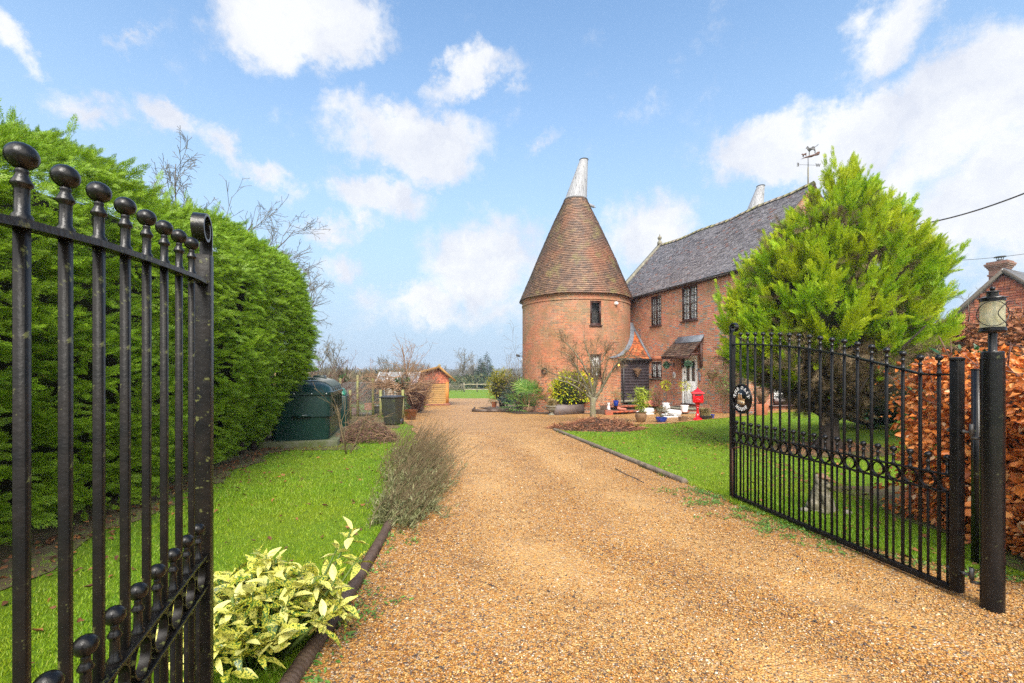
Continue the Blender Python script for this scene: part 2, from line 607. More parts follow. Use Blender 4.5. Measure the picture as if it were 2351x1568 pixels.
    MT['shed_board'] = simple('golden_shed_boards', (0.30, 0.15, 0.035), (0.22, 0.125, 0.035), 3, 0.75, 20, 0.3)
    MT['shed_post'] = simple('orange_oak_post', (0.45, 0.17, 0.03), (0.36, 0.14, 0.03), 3, 0.7)
    MT['bark'] = simple('grey_bark', (0.11, 0.09, 0.07), (0.06, 0.05, 0.04), 18, 0.9, 40, 0.8, 0.01)
    MT['bark_mossy'] = simple('mossy_bark', (0.19, 0.15, 0.11), (0.13, 0.13, 0.05), 12, 0.85, 40, 0.8, 0.01, speck=(14, 0.58, (0.30, 0.29, 0.24)))
    MT['bark_brown'] = simple('brown_bark', (0.04, 0.027, 0.019), (0.022, 0.015, 0.012), 15, 0.95, 30, 1.0, 0.02)
    MT['twig_tan'] = simple('tan_twigs', (0.27, 0.16, 0.085), (0.17, 0.095, 0.05), 9, 0.7)
    MT['twig_red'] = simple('reddish_twigs', (0.16, 0.075, 0.055), (0.10, 0.05, 0.035), 9, 0.75)
    MT['twig_olive'] = simple('olive_twigs', (0.10, 0.075, 0.03), (0.15, 0.10, 0.05), 9, 0.8)
    MT['twig_grey'] = simple('grey_twigs', (0.13, 0.12, 0.09), (0.10, 0.09, 0.065), 0.2, 0.9)
    MT['dead'] = leafmat('dead_conifer_twigs', [(0, (0.07, 0.043, 0.024)), (0.5, (0.13, 0.085, 0.045)), (0.85, (0.22, 0.16, 0.085)), (1, (0.30, 0.24, 0.14))], 0.05, 0.9)
    MT['hedge'] = leafmat('hedge_foliage', [(0, (0.09, 0.20, 0.010)), (0.5, (0.18, 0.33, 0.014)), (0.97, (0.31, 0.47, 0.022)), (1, (0.25, 0.17, 0.05))], 0.32, 0.5, 0.45, 0.9, pcol=(0.23, 0.35, 0.012))
    MT['conifer'] = leafmat('golden_conifer_foliage', [(0, (0.12, 0.28, 0.010)), (0.5, (0.29, 0.49, 0.013)), (1, (0.50, 0.63, 0.022))], 0.34, 0.5, 0.62, 1.6, pcol=(0.54, 0.55, 0.015))
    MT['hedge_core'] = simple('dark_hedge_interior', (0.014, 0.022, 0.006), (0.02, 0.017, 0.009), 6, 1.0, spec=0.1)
    MT['beech'] = leafmat('copper_beech_leaves', [(0, (0.20, 0.055, 0.016)), (0.22, (0.50, 0.13, 0.024)), (0.7, (0.76, 0.26, 0.055)), (0.93, (0.74, 0.34, 0.11)), (1, (0.62, 0.42, 0.24))], 0.25, 0.38)
    MT['beech_far'] = leafmat('far_copper_leaves', [(0, (0.15, 0.05, 0.022)), (0.5, (0.30, 0.105, 0.035)), (1, (0.42, 0.19, 0.085))], 0.2, 0.6)
    MT['laurel'] = leafmat('glossy_laurel_leaves', [(0, (0.010, 0.04, 0.008)), (0.7, (0.025, 0.085, 0.02)), (1, (0.05, 0.14, 0.035))], 0.1, 0.22, spec=0.6)
    MT['choisya'] = leafmat('yellow_green_leaves', [(0, (0.14, 0.27, 0.010)), (0.35, (0.36, 0.42, 0.012)), (1, (0.68, 0.58, 0.02))], 0.25, 0.4)
    MT['yellow_shrub'] = leafmat('olive_yellow_leaves', [(0, (0.13, 0.15, 0.012)), (0.6, (0.27, 0.25, 0.018)), (1, (0.38, 0.32, 0.03))], 0.25, 0.5)
    MT['spruce'] = leafmat('blue_spruce_needles', [(0, (0.035, 0.07, 0.055)), (1, (0.10, 0.15, 0.125))], 0.05, 0.6)
    MT['palm'] = leafmat('palm_leaf', [(0, (0.05, 0.14, 0.02)), (0.6, (0.12, 0.25, 0.035)), (1, (0.32, 0.40, 0.09))], 0.15, 0.35)
    MT['bamboo'] = leafmat('bamboo_leaf', [(0, (0.17, 0.27, 0.014)), (1, (0.42, 0.46, 0.04))], 0.3, 0.45)
    MT['greens'] = leafmat('mixed_green_leaves', [(0, (0.05, 0.11, 0.02)), (1, (0.17, 0.24, 0.05))], 0.2, 0.5)
    MT['grey_leaf'] = leafmat('grey_green_leaves', [(0, (0.07, 0.08, 0.028)), (0.6, (0.15, 0.155, 0.06)), (1, (0.27, 0.26, 0.13))], 0.1, 0.6)
    MT['straw'] = leafmat('straw_blades', [(0, (0.24, 0.17, 0.07)), (0.6, (0.40, 0.31, 0.15)), (1, (0.30, 0.28, 0.09))], 0.2, 0.7)
    MT['ivy'] = leafmat('ivy_leaves', [(0, (0.016, 0.05, 0.012)), (1, (0.05, 0.12, 0.025))], 0.1, 0.35)
    MT['grass'] = leafmat('grass_blades', [(0, (0.10, 0.22, 0.007)), (0.5, (0.17, 0.33, 0.008)), (0.88, (0.26, 0.41, 0.014)), (1, (0.40, 0.38, 0.09))], 0.38, 0.5, 0.6, 0.75, pcol=(0.30, 0.36, 0.010))
    MT['fallen'] = leafmat('fallen_leaves', [(0, (0.07, 0.028, 0.014)), (0.6, (0.15, 0.06, 0.025)), (1, (0.32, 0.13, 0.04))], 0.1, 0.7)
    MT['mulch'] = leafmat('bark_mulch', [(0, (0.11, 0.040, 0.020)), (0.5, (0.26, 0.095, 0.045)), (1, (0.42, 0.20, 0.10))], 0.0, 0.75)
    MT['weed'] = leafmat('weeds', [(0, (0.06, 0.14, 0.02)), (1, (0.15, 0.28, 0.05))], 0.2, 0.5)
    MT['pebble'] = leafmat('gravel_stones', [(0, (0.030, 0.024, 0.024)), (0.11, (0.09, 0.062, 0.05)), (0.16, (0.21, 0.078, 0.016)), (0.44, (0.37, 0.155, 0.026)), (0.68, (0.46, 0.23, 0.052)),
                                              (0.85, (0.52, 0.34, 0.14)), (0.93, (0.32, 0.22, 0.16)), (1, (0.66, 0.56, 0.40))], 0.0, 0.45)
    MT['soil'] = simple('dark_soil', (0.055, 0.032, 0.020), (0.09, 0.055, 0.033), 5, 0.95, 25, 0.9, 0.03)
    MT['litter'] = simple('leaf_litter', (0.12, 0.075, 0.035), (0.075, 0.06, 0.02), 3, 0.95, 30, 0.9, 0.03, speck=(14, 0.55, (0.10, 0.15, 0.02)))
    # spotted laurel leaf: green with cream yellow blotches
    m, nt, p = newmat('spotted_laurel_leaf')
    co = node(nt, 'ShaderNodeTexCoord').outputs['Object']
    g = node(nt, 'ShaderNodeNewGeometry')
    n = noise(nt, co, 120, 3, 0.6).outputs[0]
    n2 = math_n(nt, 'MULTIPLY_ADD', g.outputs['Random Per Island'], 0.16, -0.085)
    f = ramp(nt, math_n(nt, 'ADD', n, n2), [(0.42, 0.0), (0.46, 1.0)])
    yel = ramp(nt, g.outputs['Random Per Island'], [(0, (0.60, 0.56, 0.05)), (0.5, (0.72, 0.67, 0.12)), (1, (0.82, 0.79, 0.28))])
    col = mixc(nt, f, (0.06, 0.15, 0.025), yel)
    nt.links.new(col, p.inputs['Base Color'])
    p.inputs['Roughness'].default_value = 0.3
    t = node(nt, 'ShaderNodeBsdfTranslucent', {0: col})
    mx = node(nt, 'ShaderNodeMixShader', {0: 0.25, 1: p.outputs[0], 2: t.outputs[0]})
    nt.links.new(mx.outputs[0], nt.nodes['Material Output'].inputs[0])
    MT['aucuba'] = m
    # cowl: white boards, paint flaked off to dark wood in vertical streaks
    m, nt, p = newmat('flaking_white_boards')
    co = node(nt, 'ShaderNodeTexCoord').outputs['Object']
    mp = node(nt, 'ShaderNodeMapping', {0: co})
    mp.inputs[3].default_value = (7, 7, 1.3)
    n = noise(nt, mp.outputs[0], 2.2, 8, 0.75).outputs[0]
    f = ramp(nt, n, [(0.57, 0.0), (0.60, 1.0)])
    n2 = noise(nt, mp.outputs[0], 1.0, 3, 0.5).outputs[0]
    col = mixc(nt, f, mixc(nt, ramp(nt, n2, [(0.3, 0), (0.7, 1)]), (0.31, 0.31, 0.32), (0.22, 0.22, 0.235)), (0.04, 0.042, 0.035))
    nt.links.new(col, p.inputs['Base Color'])
    p.inputs['Roughness'].default_value = 0.6
    MT['cowl'] = m
    # brickwork
    MT['brick_tower'] = brickmat('tower_brickwork', [(0, (0.09, 0.045, 0.038)), (0.18, (0.22, 0.06, 0.036)), (0.3, (0.38, 0.085, 0.036)), (0.6, (0.56, 0.115, 0.036)), (0.82, (0.72, 0.21, 0.06)), (0.92, (0.50, 0.20, 0.085)), (1, (0.26, 0.16, 0.10))],
                                 (0.44, 0.32, 0.20), 0.21, 0.076, 0.012, 0.5,
                                 stains=((0.8, 0.36, 0.60, (0.24, 0.165, 0.11), 0.6, 2.9, 2.2), (0.6, 0.40, 0.58, (0.36, 0.11, 0.05), 0.6, 1.1, 0.75), (1.3, 0.42, 0.68, (0.17, 0.13, 0.055), 0.7, 0.8, -0.2),
                                         (1.6, 0.56, 0.72, (0.24, 0.17, 0.08), 0.45, 9.0, 8.0)))
    MT['brick_house'] = brickmat('house_brickwork', [(0, (0.17, 0.18, 0.20)), (0.085, (0.20, 0.19, 0.20)), (0.10, (0.36, 0.095, 0.05)), (0.45, (0.52, 0.125, 0.06)), (0.75, (0.60, 0.17, 0.075)), (1, (0.60, 0.25, 0.11))],
                                 (0.48, 0.37, 0.28), 0.215, 0.075, 0.012, 0.62,
                                 stains=((1.2, 0.48, 0.68, (0.24, 0.15, 0.09), 0.55, 9.0, 8.0), (1.3, 0.42, 0.7, (0.19, 0.15, 0.07), 0.6, 0.7, -0.1)), mix=0.25)
    MT['brick_red'] = brickmat('red_brick_edging', [(0, (0.30, 0.07, 0.04)), (0.5, (0.45, 0.11, 0.05)), (1, (0.34, 0.12, 0.07))], (0.20, 0.15, 0.10), 0.22, 0.07, 0.012)
    MT['brick_far'] = brickmat('chimney_brickwork', [(0, (0.13, 0.06, 0.05)), (0.5, (0.24, 0.085, 0.055)), (1, (0.30, 0.14, 0.09))], (0.24, 0.19, 0.15), 0.22, 0.075, 0.012)
    # tiles
    MT['tile_cone'] = tilemat('cone_tiles', [(0, (0.09, 0.052, 0.036)), (0.4, (0.145, 0.08, 0.050)), (0.85, (0.19, 0.10, 0.060)), (1, (0.25, 0.14, 0.08))],
                              ((0.45, 0.50, 0.62, (0.31, 0.11, 0.048), 0.55), (0.8, 0.48, 0.66, (0.10, 0.07, 0.058), 0.6), (1.6, 0.54, 0.68, (0.27, 0.22, 0.07), 0.6)), 0.55)
    MT['tile_roof'] = tilemat('wet_roof_tiles', [(0, (0.15, 0.13, 0.133)), (0.5, (0.22, 0.193, 0.196)), (0.95, (0.30, 0.27, 0.272)), (0.98, (0.27, 0.12, 0.08)), (1, (0.28, 0.14, 0.09))],
                              ((0.7, 0.58, 0.72, (0.14, 0.12, 0.07), 0.3),), 0.22, 0.9)
    MT['tile_bright'] = tilemat('orange_tiles', [(0, (0.34, 0.07, 0.02)), (0.6, (0.52, 0.12, 0.025)), (1, (0.48, 0.19, 0.07))], ((2.2, 0.50, 0.62, (0.035, 0.035, 0.02), 0.9), (3, 0.58, 0.7, (0.11, 0.12, 0.02), 0.6)), 0.6)
    MT['tile_canopy'] = tilemat('brown_canopy_tiles', [(0, (0.06, 0.035, 0.026)), (0.6, (0.11, 0.065, 0.045)), (1, (0.16, 0.10, 0.065))], ((3, 0.55, 0.7, (0.12, 0.12, 0.05), 0.6),), 0.5)
    MT['tile_hung'] = tilemat('hung_tiles', [(0, (0.20, 0.05, 0.03)), (0.5, (0.36, 0.095, 0.04)), (1, (0.44, 0.15, 0.07))], ((0.9, 0.5, 0.64, (0.09, 0.06, 0.045), 0.8),), 0.8)
    MT['tile_grey'] = tilemat('grey_tiles', [(0, (0.15, 0.15, 0.15)), (1, (0.24, 0.23, 0.22))], (), 0.4)
    MT['board_dark'] = simple('dark_weatherboard', (0.085, 0.068, 0.078), (0.055, 0.042, 0.05), 4, 0.7, 25, 0.4)
    # glass
    m, nt, p = newmat('window_glass')
    p.inputs['Base Color'].default_value = (0.03, 0.035, 0.04, 1)
    p.inputs['Roughness'].default_value = 0.05
    p.inputs['Alpha'].default_value = 0.09
    MT['glass'] = m
    m, nt, p = newmat('dark_glass')
    p.inputs['Base Color'].default_value = (0.035, 0.045, 0.045, 1)
    p.inputs['Roughness'].default_value = 0.08
    p.inputs['Specular IOR Level'].default_value = 0.7
    MT['glass_dark'] = m
    m, nt, p = newmat('cloudy_lantern_glass')
    co = node(nt, 'ShaderNodeTexCoord').outputs['Object']
    col = mixc(nt, ramp(nt, noise(nt, co, 14, 5, 0.6).outputs[0], [(0.35, 0), (0.65, 1)]), (0.62, 0.60, 0.36), (0.80, 0.78, 0.62))
    nt.links.new(col, p.inputs['Base Color'])
    p.inputs['Roughness'].default_value = 0.2
    tr = node(nt, 'ShaderNodeBsdfTransparent', {0: (0.85, 0.86, 0.72, 1)})
    tl = node(nt, 'ShaderNodeBsdfTranslucent', {0: col})
    a = node(nt, 'ShaderNodeMixShader', {0: 0.5, 1: p.outputs[0], 2: tl.outputs[0]})
    b = node(nt, 'ShaderNodeMixShader', {0: 0.42, 1: a.outputs[0], 2: tr.outputs[0]})
    nt.links.new(b.outputs[0], nt.nodes['Material Output'].inputs[0])
    MT['lantern_glass'] = m
    m, nt, p = newmat('lit_bulb')
    p.inputs['Base Color'].default_value = (1, 0.6, 0.15, 1)
    p.inputs['Emission Color'].default_value = (1, 0.42, 0.06, 1)
    p.inputs['Emission Strength'].default_value = 2.5
    MT['lit'] = m
    m, nt, p = newmat('greenhouse_pane')
    p.inputs['Base Color'].default_value = (0.30, 0.32, 0.33, 1)
    p.inputs['Roughness'].default_value = 0.2
    p.inputs['Alpha'].default_value = 0.6
    MT['pane_pale'] = m
    MT['net'] = None
    m, nt, p = newmat('garden_netting')
    p.inputs['Base Color'].default_value = (0.13, 0.125, 0.12, 1)
    p.inputs['Roughness'].default_value = 0.9
    co = node(nt, 'ShaderNodeTexCoord').outputs['Object']
    n = noise(nt, co, 45, 3, 0.6).outputs[0]
    nt.links.new(ramp(nt, n, [(0.40, 0.25), (0.6, 0.95)]), p.inputs['Alpha'])
    MT['net'] = m
    # ground, gravel
    m, nt, p = newmat('grass_ground')
    co = node(nt, 'ShaderNodeTexCoord').outputs['Object']
    a = noise(nt, co, 0.5, 6, 0.65).outputs[0]
    b = noise(nt, co, 9.0, 6, 0.7).outputs[0]
    c = noise(nt, co, 70.0, 3, 0.7).outputs[0]
    col = ramp(nt, b, [(0.3, (0.060, 0.115, 0.006)), (0.5, (0.105, 0.20, 0.007)), (0.72, (0.16, 0.26, 0.012))])
    col = mixc(nt, ramp(nt, a, [(0.42, 0.0), (0.66, 0.6)]), col, (0.17, 0.21, 0.010))
    col = mixc(nt, ramp(nt, c, [(0.30, 0.7), (0.5, 0.0)]), col, (0.045, 0.06, 0.008))
    sy = node(nt, 'ShaderNodeSeparateXYZ', {0: co}).outputs[1]
    far = node(nt, 'ShaderNodeMapRange', {0: sy, 1: 82, 2: 110}).outputs[0]
    col = mixc(nt, far, col, mixc(nt, ramp(nt, noise(nt, co, 0.03, 5, 0.6).outputs[0], [(0.4, 0), (0.6, 1)]), (0.045, 0.055, 0.02), (0.075, 0.07, 0.035)))
    nt.links.new(col, p.inputs['Base Color'])
    p.inputs['Roughness'].default_value = 0.85
    p.inputs['Specular IOR Level'].default_value = 0.2
    bump(nt, p, c, 0.8, 0.03)
    MT['ground'] = m
    m, nt, p = newmat('golden_gravel')
    co = node(nt, 'ShaderNodeTexCoord').outputs['Object']
    vo = node(nt, 'ShaderNodeTexVoronoi', {'Vector': co, 'Scale': 75.0, 'Randomness': 1.0})
    sepc = node(nt, 'ShaderNodeSeparateColor', {0: vo.outputs['Color']})
    col = ramp(nt, sepc.outputs[0], [(0, (0.06, 0.04, 0.032)), (0.10, (0.13, 0.085, 0.06)), (0.14, (0.28, 0.11, 0.020)), (0.45, (0.43, 0.195, 0.033)), (0.68, (0.50, 0.26, 0.06)),
                                     (0.86, (0.52, 0.35, 0.15)), (0.94, (0.34, 0.24, 0.17)), (1, (0.64, 0.54, 0.38))])
    col = mixc(nt, ramp(nt, vo.outputs['Distance'], [(0.40, 0.0), (0.85, 0.65)]), col, (0.11, 0.05, 0.018))
    big = noise(nt, co, 0.9, 5, 0.65).outputs[0]
    col = mixc(nt, ramp(nt, big, [(0.48, 0.0), (0.72, 0.35)]), col, (0.25, 0.125, 0.035))
    # worn wheel tracks run along the drive, paler and finer
    pale = noise(nt, co, 0.25, 4, 0.5).outputs[0]
    col = mixc(nt, ramp(nt, pale, [(0.48, 0.0), (0.62, 0.14)]), col, (0.50, 0.29, 0.10))
    # two worn wheel tracks follow the drive
    uvn = node(nt, 'ShaderNodeTexCoord').outputs['UV']
    su = node(nt, 'ShaderNodeSeparateXYZ', {0: uvn})
    wob = noise(nt, co, 0.7, 4, 0.6).outputs[0]
    uu = math_n(nt, 'MULTIPLY_ADD', wob, 0.16, math_n(nt, 'SUBTRACT', su.outputs[0], 0.08))
    trk = ramp(nt, uu, [(0.14, 0.0), (0.26, 1.0), (0.34, 1.0), (0.46, 0.0), (0.54, 0.0), (0.64, 1.0), (0.72, 1.0), (0.86, 0.0)])
    trk = math_n(nt, 'MULTIPLY', trk, su.outputs[1])
    col = mixc(nt, math_n(nt, 'MULTIPLY', trk, 0.40), col, (0.56, 0.34, 0.13))
    damp = noise(nt, co, 1.9, 6, 0.7).outputs[0]
    col = mixc(nt, ramp(nt, damp, [(0.53, 0.0), (0.68, 0.6)]), col, (0.15, 0.075, 0.028))
    nt.links.new(col, p.inputs['Base Color'])
    p.inputs['Roughness'].default_value = 0.55
    hh = math_n(nt, 'SUBTRACT', 1.0, vo.outputs['Distance'])
    bump(nt, p, hh, 0.9, 0.012)
    MT['gravel'] = m
    m, nt, p = newmat('far_hills')
    co = node(nt, 'ShaderNodeTexCoord').outputs['Object']
    n = noise(nt, co, 0.02, 6, 0.7).outputs[0]
    nt.links.new(ramp(nt, n, [(0.35, (0.025, 0.035, 0.018)), (0.65, (0.055, 0.06, 0.03))]), p.inputs['Base Color'])
    p.inputs['Roughness'].default_value = 1.0
    MT['hills'] = m


make_materials()


# ------------------------------------------------------------------ ground, drive, beds
def lin(x, pts):
    xs, ys = zip(*pts)
    return np.interp(x, xs, ys)


L_PTS = [(-3, -1.4), (0, -1.0), (3, -1.08), (4.5, -1.2), (7, -1.55), (11, -2.3), (15, -3.3), (17.5, -4.3), (19, -5.2), (22, -5.6), (30, -5.0), (38, -6.5), (43, -7)]
R_PTS = [(-3, 8), (0, 7), (2.3, 5.6), (2.9, 4.3), (3.5, 3.35), (4.2, 2.85), (5, 2.55), (6.26, 2.37), (13.6, 1.22), (13.75, 1.5), (15.3, 3.9), (15.9, 6.5), (16.4, 8.4), (17, 9.2), (23.5, 9.2), (24.2, 4.0),
         (25, 1.2), (29, 0.6), (36, -0.6), (43, -2.2)]


def drive_L(y):
    return lin(y, L_PTS) + 0.05 * np.sin(np.asarray(y) * 3.1) + 0.03 * np.sin(np.asarray(y) * 9.7)


def drive_R(y):
    return lin(y, R_PTS) + 0.05 * np.sin(np.asarray(y) * 2.3 + 1) + 0.03 * np.sin(np.asarray(y) * 8.1)


def sheet(name, ys, fl, fr, cols, lift, mat, k='structure', wob=0.0):
    V, F, U = [], [], []
    for y in ys:
        a, b = float(fl(y)), float(fr(y))
        for i in range(cols + 1):
            x = a + (b - a) * i / cols
            V.append((x, y, G(x, y) + lift + wob * (math.sin(x * 3.7 + y) * math.sin(y * 2.9 + x * 1.3))))
    n = cols + 1
    for j in range(len(ys) - 1):
        for i in range(cols):
            F.append((j * n + i, j * n + i + 1, (j + 1) * n + i + 1, (j + 1) * n + i))
            f = [float(1 - smooth(11, 14, ys[q])) for q in (j, j + 1)]
            U += [(i / cols, f[0]), ((i + 1) / cols, f[0]), ((i + 1) / cols, f[1]), (i / cols, f[1])]
    return kind(MB().add(V, F, U).build(name, mat, smooth=True, uv=True), k)


def build_ground():
    xs = np.concatenate([-np.geomspace(2600, 12.5, 34), np.linspace(-12, 18, 101), np.geomspace(18.6, 2600, 34)])
    ys = np.concatenate([np.linspace(-30, -3.5, 14), np.linspace(-3, 30, 111), np.linspace(31, 100, 50), np.geomspace(103, 2700, 46)])
    X, Y = np.meshgrid(xs, ys)
    V = np.c_[X.ravel(), Y.ravel(), gz(X, Y).ravel()]
    n = len(xs)
    i, j = np.meshgrid(np.arange(n - 1), np.arange(len(ys) - 1))
    q = (j * n + i).ravel()
    kind(MB().addA(V, np.c_[q, q + 1, q + n + 1, q + n]).build('ground', MT['ground'], smooth=True), 'structure')
    ys = np.concatenate([np.linspace(-3, 13.55, 90), np.linspace(13.6, 17.2, 60), np.linspace(17.4, 23.4, 24), np.linspace(23.5, 25.2, 12), np.linspace(25.5, 43, 30)])
    sheet('gravel_drive', ys, drive_L, drive_R, 30, 0.014, MT['gravel'], wob=0.006)
    # soil and leaf litter under the hedge, soil under the copper hedge, beds by the tower
    sheet('hedge_bed', np.linspace(0.5, 12, 40), lambda y: -7.5, lambda y: -3.62 - 0.2 * (y - 3.5) + 0.12 * math.sin(y * 4.1) + 0.05 * math.sin(11 * y), 8, 0.010, MT['litter'])
    sheet('copper_hedge_bed', np.linspace(1.5, 6.1, 24), lambda y: 3.9 + 0.12 * (y - 3.5) + 0.08 * math.sin(5 * y), lambda y: 6.5, 6, 0.020, MT['litter'])
    sheet('tower_bed', np.linspace(20.7, 24.4, 16), lambda y: 0.15 - 0.5 * (y - 21) + 0.1 * math.sin(3 * y), lambda y: 4.6, 8, 0.030, MT['soil'])
    sheet('bed_beside_drive', np.linspace(22.3, 26.0, 12), lambda y: -2.0 + .42 * (26 - y), lambda y: 1.0, 6, 0.055, MT['soil'])
    sheet('soil_by_tank', np.linspace(9.5, 13.5, 14), lambda y: -7, lambda y: -3.3 - 0.22 * (y - 9.5) + 0.1 * math.sin(4 * y), 6, 0.008, MT['litter'])
    sheet('gravel_strip', np.linspace(16.75, 19.5, 12), lambda y: 9.0 + (y - 16.75) * 0.4, lambda y: 10.4 + (y - 16.75) * 2.4, 6, 0.02, MT['gravel'])
    sheet('garden_bed', np.linspace(14.2, 22, 20), lambda y: -9, lambda y: float(drive_L(y)) - 0.45, 6, 0.006, MT['litter'])


build_ground()


# ------------------------------------------------------------------ wrought iron gates
RAIL = [(0, 1.86), (.157, 1.857), (.557, 1.824), (.828, 1.797), (1.094, 1.761), (1.36, 1.714), (1.615, 1.666), (1.873, 1.601), (2.002, 1.568), (2.134, 1.534), (2.27, 1.497), (2.6, 1.494)]
GK = 0.96


def rail_z(s):
    return 0.06 + GK * float(np.interp(s / GK, *zip(*RAIL)))


def gate(loc, rot, label, mirror_worn=False):
    glossy = MT['black_worn'] if mirror_worn else MT['black']
    mat = MT['black_worn_bar'] if mirror_worn else MT['black_bar']
    t = thing('iron_gate', label, 'gate', loc, rot)
    # meeting stile with its scroll
    top = 0.06 + GK * 1.972
    bevel(MB().box((0, 0, (top + 0.05) / 2), (0.05, 0.05, top - 0.05)).build('meeting_stile', mat, t), 0.003)
    pts, th = [], np.linspace(0, 1, 40)
    for a in np.linspace(PI, -1.25 * PI, 44):
        f = (PI - a) / (2.25 * PI)
        r = 0.062 * (1 - 0.5 * f)
        pts.append((0.037 + r * math.cos(a), 0.0, top + 0.088 + r * math.sin(a)))
    path = [(-0.021, 0, top - 0.01), (-0.024, 0, top + 0.05)] + pts
    mb = MB()
    P = np.array(path)
    T = np.gradient(P, axis=0)
    T /= np.linalg.norm(T, axis=1)[:, None]
    N = np.c_[-T[:, 2], np.zeros(len(P)), T[:, 0]]
    hw, ht = 0.021, 0.005
    V = np.stack([P + N * ht + [0, -hw, 0], P + N * ht + [0, hw, 0], P - N * ht + [0, hw, 0], P - N * ht + [0, -hw, 0]], 1).reshape(-1, 3)
    F = [(0, 1, 2, 3), tuple(len(P) * 4 - 4 + k for k in (3, 2, 1, 0))]
    for i in range(len(P) - 1):
        for k in range(4):
            F.append((i * 4 + k, i * 4 + (k + 1) % 4, i * 4 + 4 + (k + 1) % 4, i * 4 + 4 + k))
    mb.add(V, F).build('scroll', glossy, t, auto=40)
    # hinge stile with a flat cap
    hs = 2.505 * GK
    bevel(MB().box((hs, 0, 0.82), (0.055, 0.055, 1.54)).build('hinge_stile', mat, t), 0.004)
    MB().lathe([(0.030, 1.585), (0.040, 1.59), (0.041, 1.604), (0.02, 1.61), (0.0, 1.611)], (hs, 0, 0), 20).build('stile_cap', mat, t, auto=30)
    # rails
    ss = np.linspace(0.02, hs - 0.02, 40)
    mb = MB()
    V, F = [], []
    for s in ss:
        z = rail_z(s)
        V += [(s, -0.019, z - 0.008), (s, 0.019, z - 0.008), (s, 0.019, z + 0.006), (s, -0.019, z + 0.006)]
    for i in range(len(ss) - 1):
        for k in range(4):
            F.append((i * 4 + k, i * 4 + (k + 1) % 4, i * 4 + 4 + (k + 1) % 4, i * 4 + 4 + k))
    mb.add(V, F).build('top_rail', mat, t, auto=40)
    for z in (0.787, 0.662):
        bevel(MB().box((hs / 2, 0, 0.06 + GK * z), (hs - 0.05, 0.04, 0.011)).build('middle_rail', mat, t), 0.002)
    bevel(MB().box((hs / 2, 0, 0.06 + 0.0), (hs - 0.05, 0.04, 0.04)).build('bottom_rail', mat, t), 0.003)
    # finial: collar, neck, ball
    fin = MB().lathe([(0.0145, 0.0), (0.0145, 0.008), (0.0105, 0.013), (0.0100, 0.052), (0.0108, 0.056), (0.0148, 0.060), (0.0148, 0.064), (0.0105, 0.072), (0.0078, 0.080), (0.0095, 0.083), (0.0075, 0.088)], n=12)
    fin.ball((0, 0, 0.109), 0.0225, 18, 12)
    fmesh = fin.mesh('finial', True)
    fmesh.materials.append(glossy)
    fmesh.set_sharp_from_angle(angle=R(50))

    def bar(s, z0, z1, w, zf, name):
        o = bevel(MB().box((0, 0, (z1 - z0) / 2), (w, w, z1 - z0)).build(name, mat, t, loc=(s, 0, z0)), 0.0015, 1)
        f = hid(bpy.data.objects.new('ball_finial', fmesh))
        f.parent = o
        f.location = (0, 0, zf - z0)
    for k in range(18):
        s = 0.151 + 0.126 * k
        bar(s, 0.075, rail_z(s) - 0.006, 0.0175, rail_z(s) + 0.005, 'upright_bar')
    zr = 0.06 + GK * 0.787
    for k in range(19):
        s = 0.079 + 0.126 * k
        bar(s, 0.075, 0.06 + GK * 0.662 - 0.005, 0.013, zr + 0.006, 'short_bar')
    a = np.linspace(0, 2 * PI, 33)[:-1]
    ring = MB()
    V, F = [], []
    for x in a:
        for r, y in ((0.0525, -0.012), (0.0525, 0.012), (0.0470, 0.012), (0.0470, -0.012)):
            V.append((r * math.cos(x), y, r * math.sin(x)))
    for i in range(32):
        for k in range(4):
            j = (i + 1) % 32
            F.append((i * 4 + k, i * 4 + (k + 1) % 4, j * 4 + (k + 1) % 4, j * 4 + k))
    ring.add(V, F)
    rm = ring.mesh('ring', True)
    rm.materials.append(mat)
    rm.set_sharp_from_angle(angle=R(40))
    zc = 0.06 + GK * (0.787 + 0.662) / 2
    for k in range(19):
        r = hid(bpy.data.objects.new('ring', rm))
        r.parent = t
        r.location = (0.079 + 0.126 * k, 0, zc)
    # drop bolt beside the meeting stile
    mb = MB().tube([(0.045, -0.03, 0.02), (0.045, -0.03, 0.62)], 0.008, 8)
    mb.tube([(0.045, -0.03, 0.62), (0.10, -0.03, 0.64), (0.17, -0.03, 0.655)], 0.007, 8)
    b = mb.build('drop_bolt', MT['rust'], t, smooth=True)
    for z in (0.22, 0.48):
        MB().box((0.03, -0.02, z), (0.05, 0.03, 0.012)).build('bolt_guide', mat, b)
    for z in (1.12, 0.19):
        mb = MB().tube([(hs - 0.06, 0, z), (hs + 0.075, 0, z)], 0.008, 8).ball((hs - 0.05, 0, z), 0.014, 8, 6).ball((hs + 0.04, 0, z), 0.014, 8, 6)
        mb.tube([(hs + 0.085, 0, z - 0.02), (hs + 0.085, 0, z + 0.055)], 0.013, 10)
        mb.build('hinge', MT['iron'], t, smooth=True)
    return t


GR = (2.62, 5.41)
GA = math.atan2(-0.98979, 0.14252)
gate_r = gate((GR[0], GR[1], 0), GA, 'open black iron gate carrying the round house sign', False)
gate_l = gate((-1.176, 1.74, 0), math.atan2(-0.941, 0.338), 'close black iron gate spotted with lichen, in front of the tall green hedge', True)


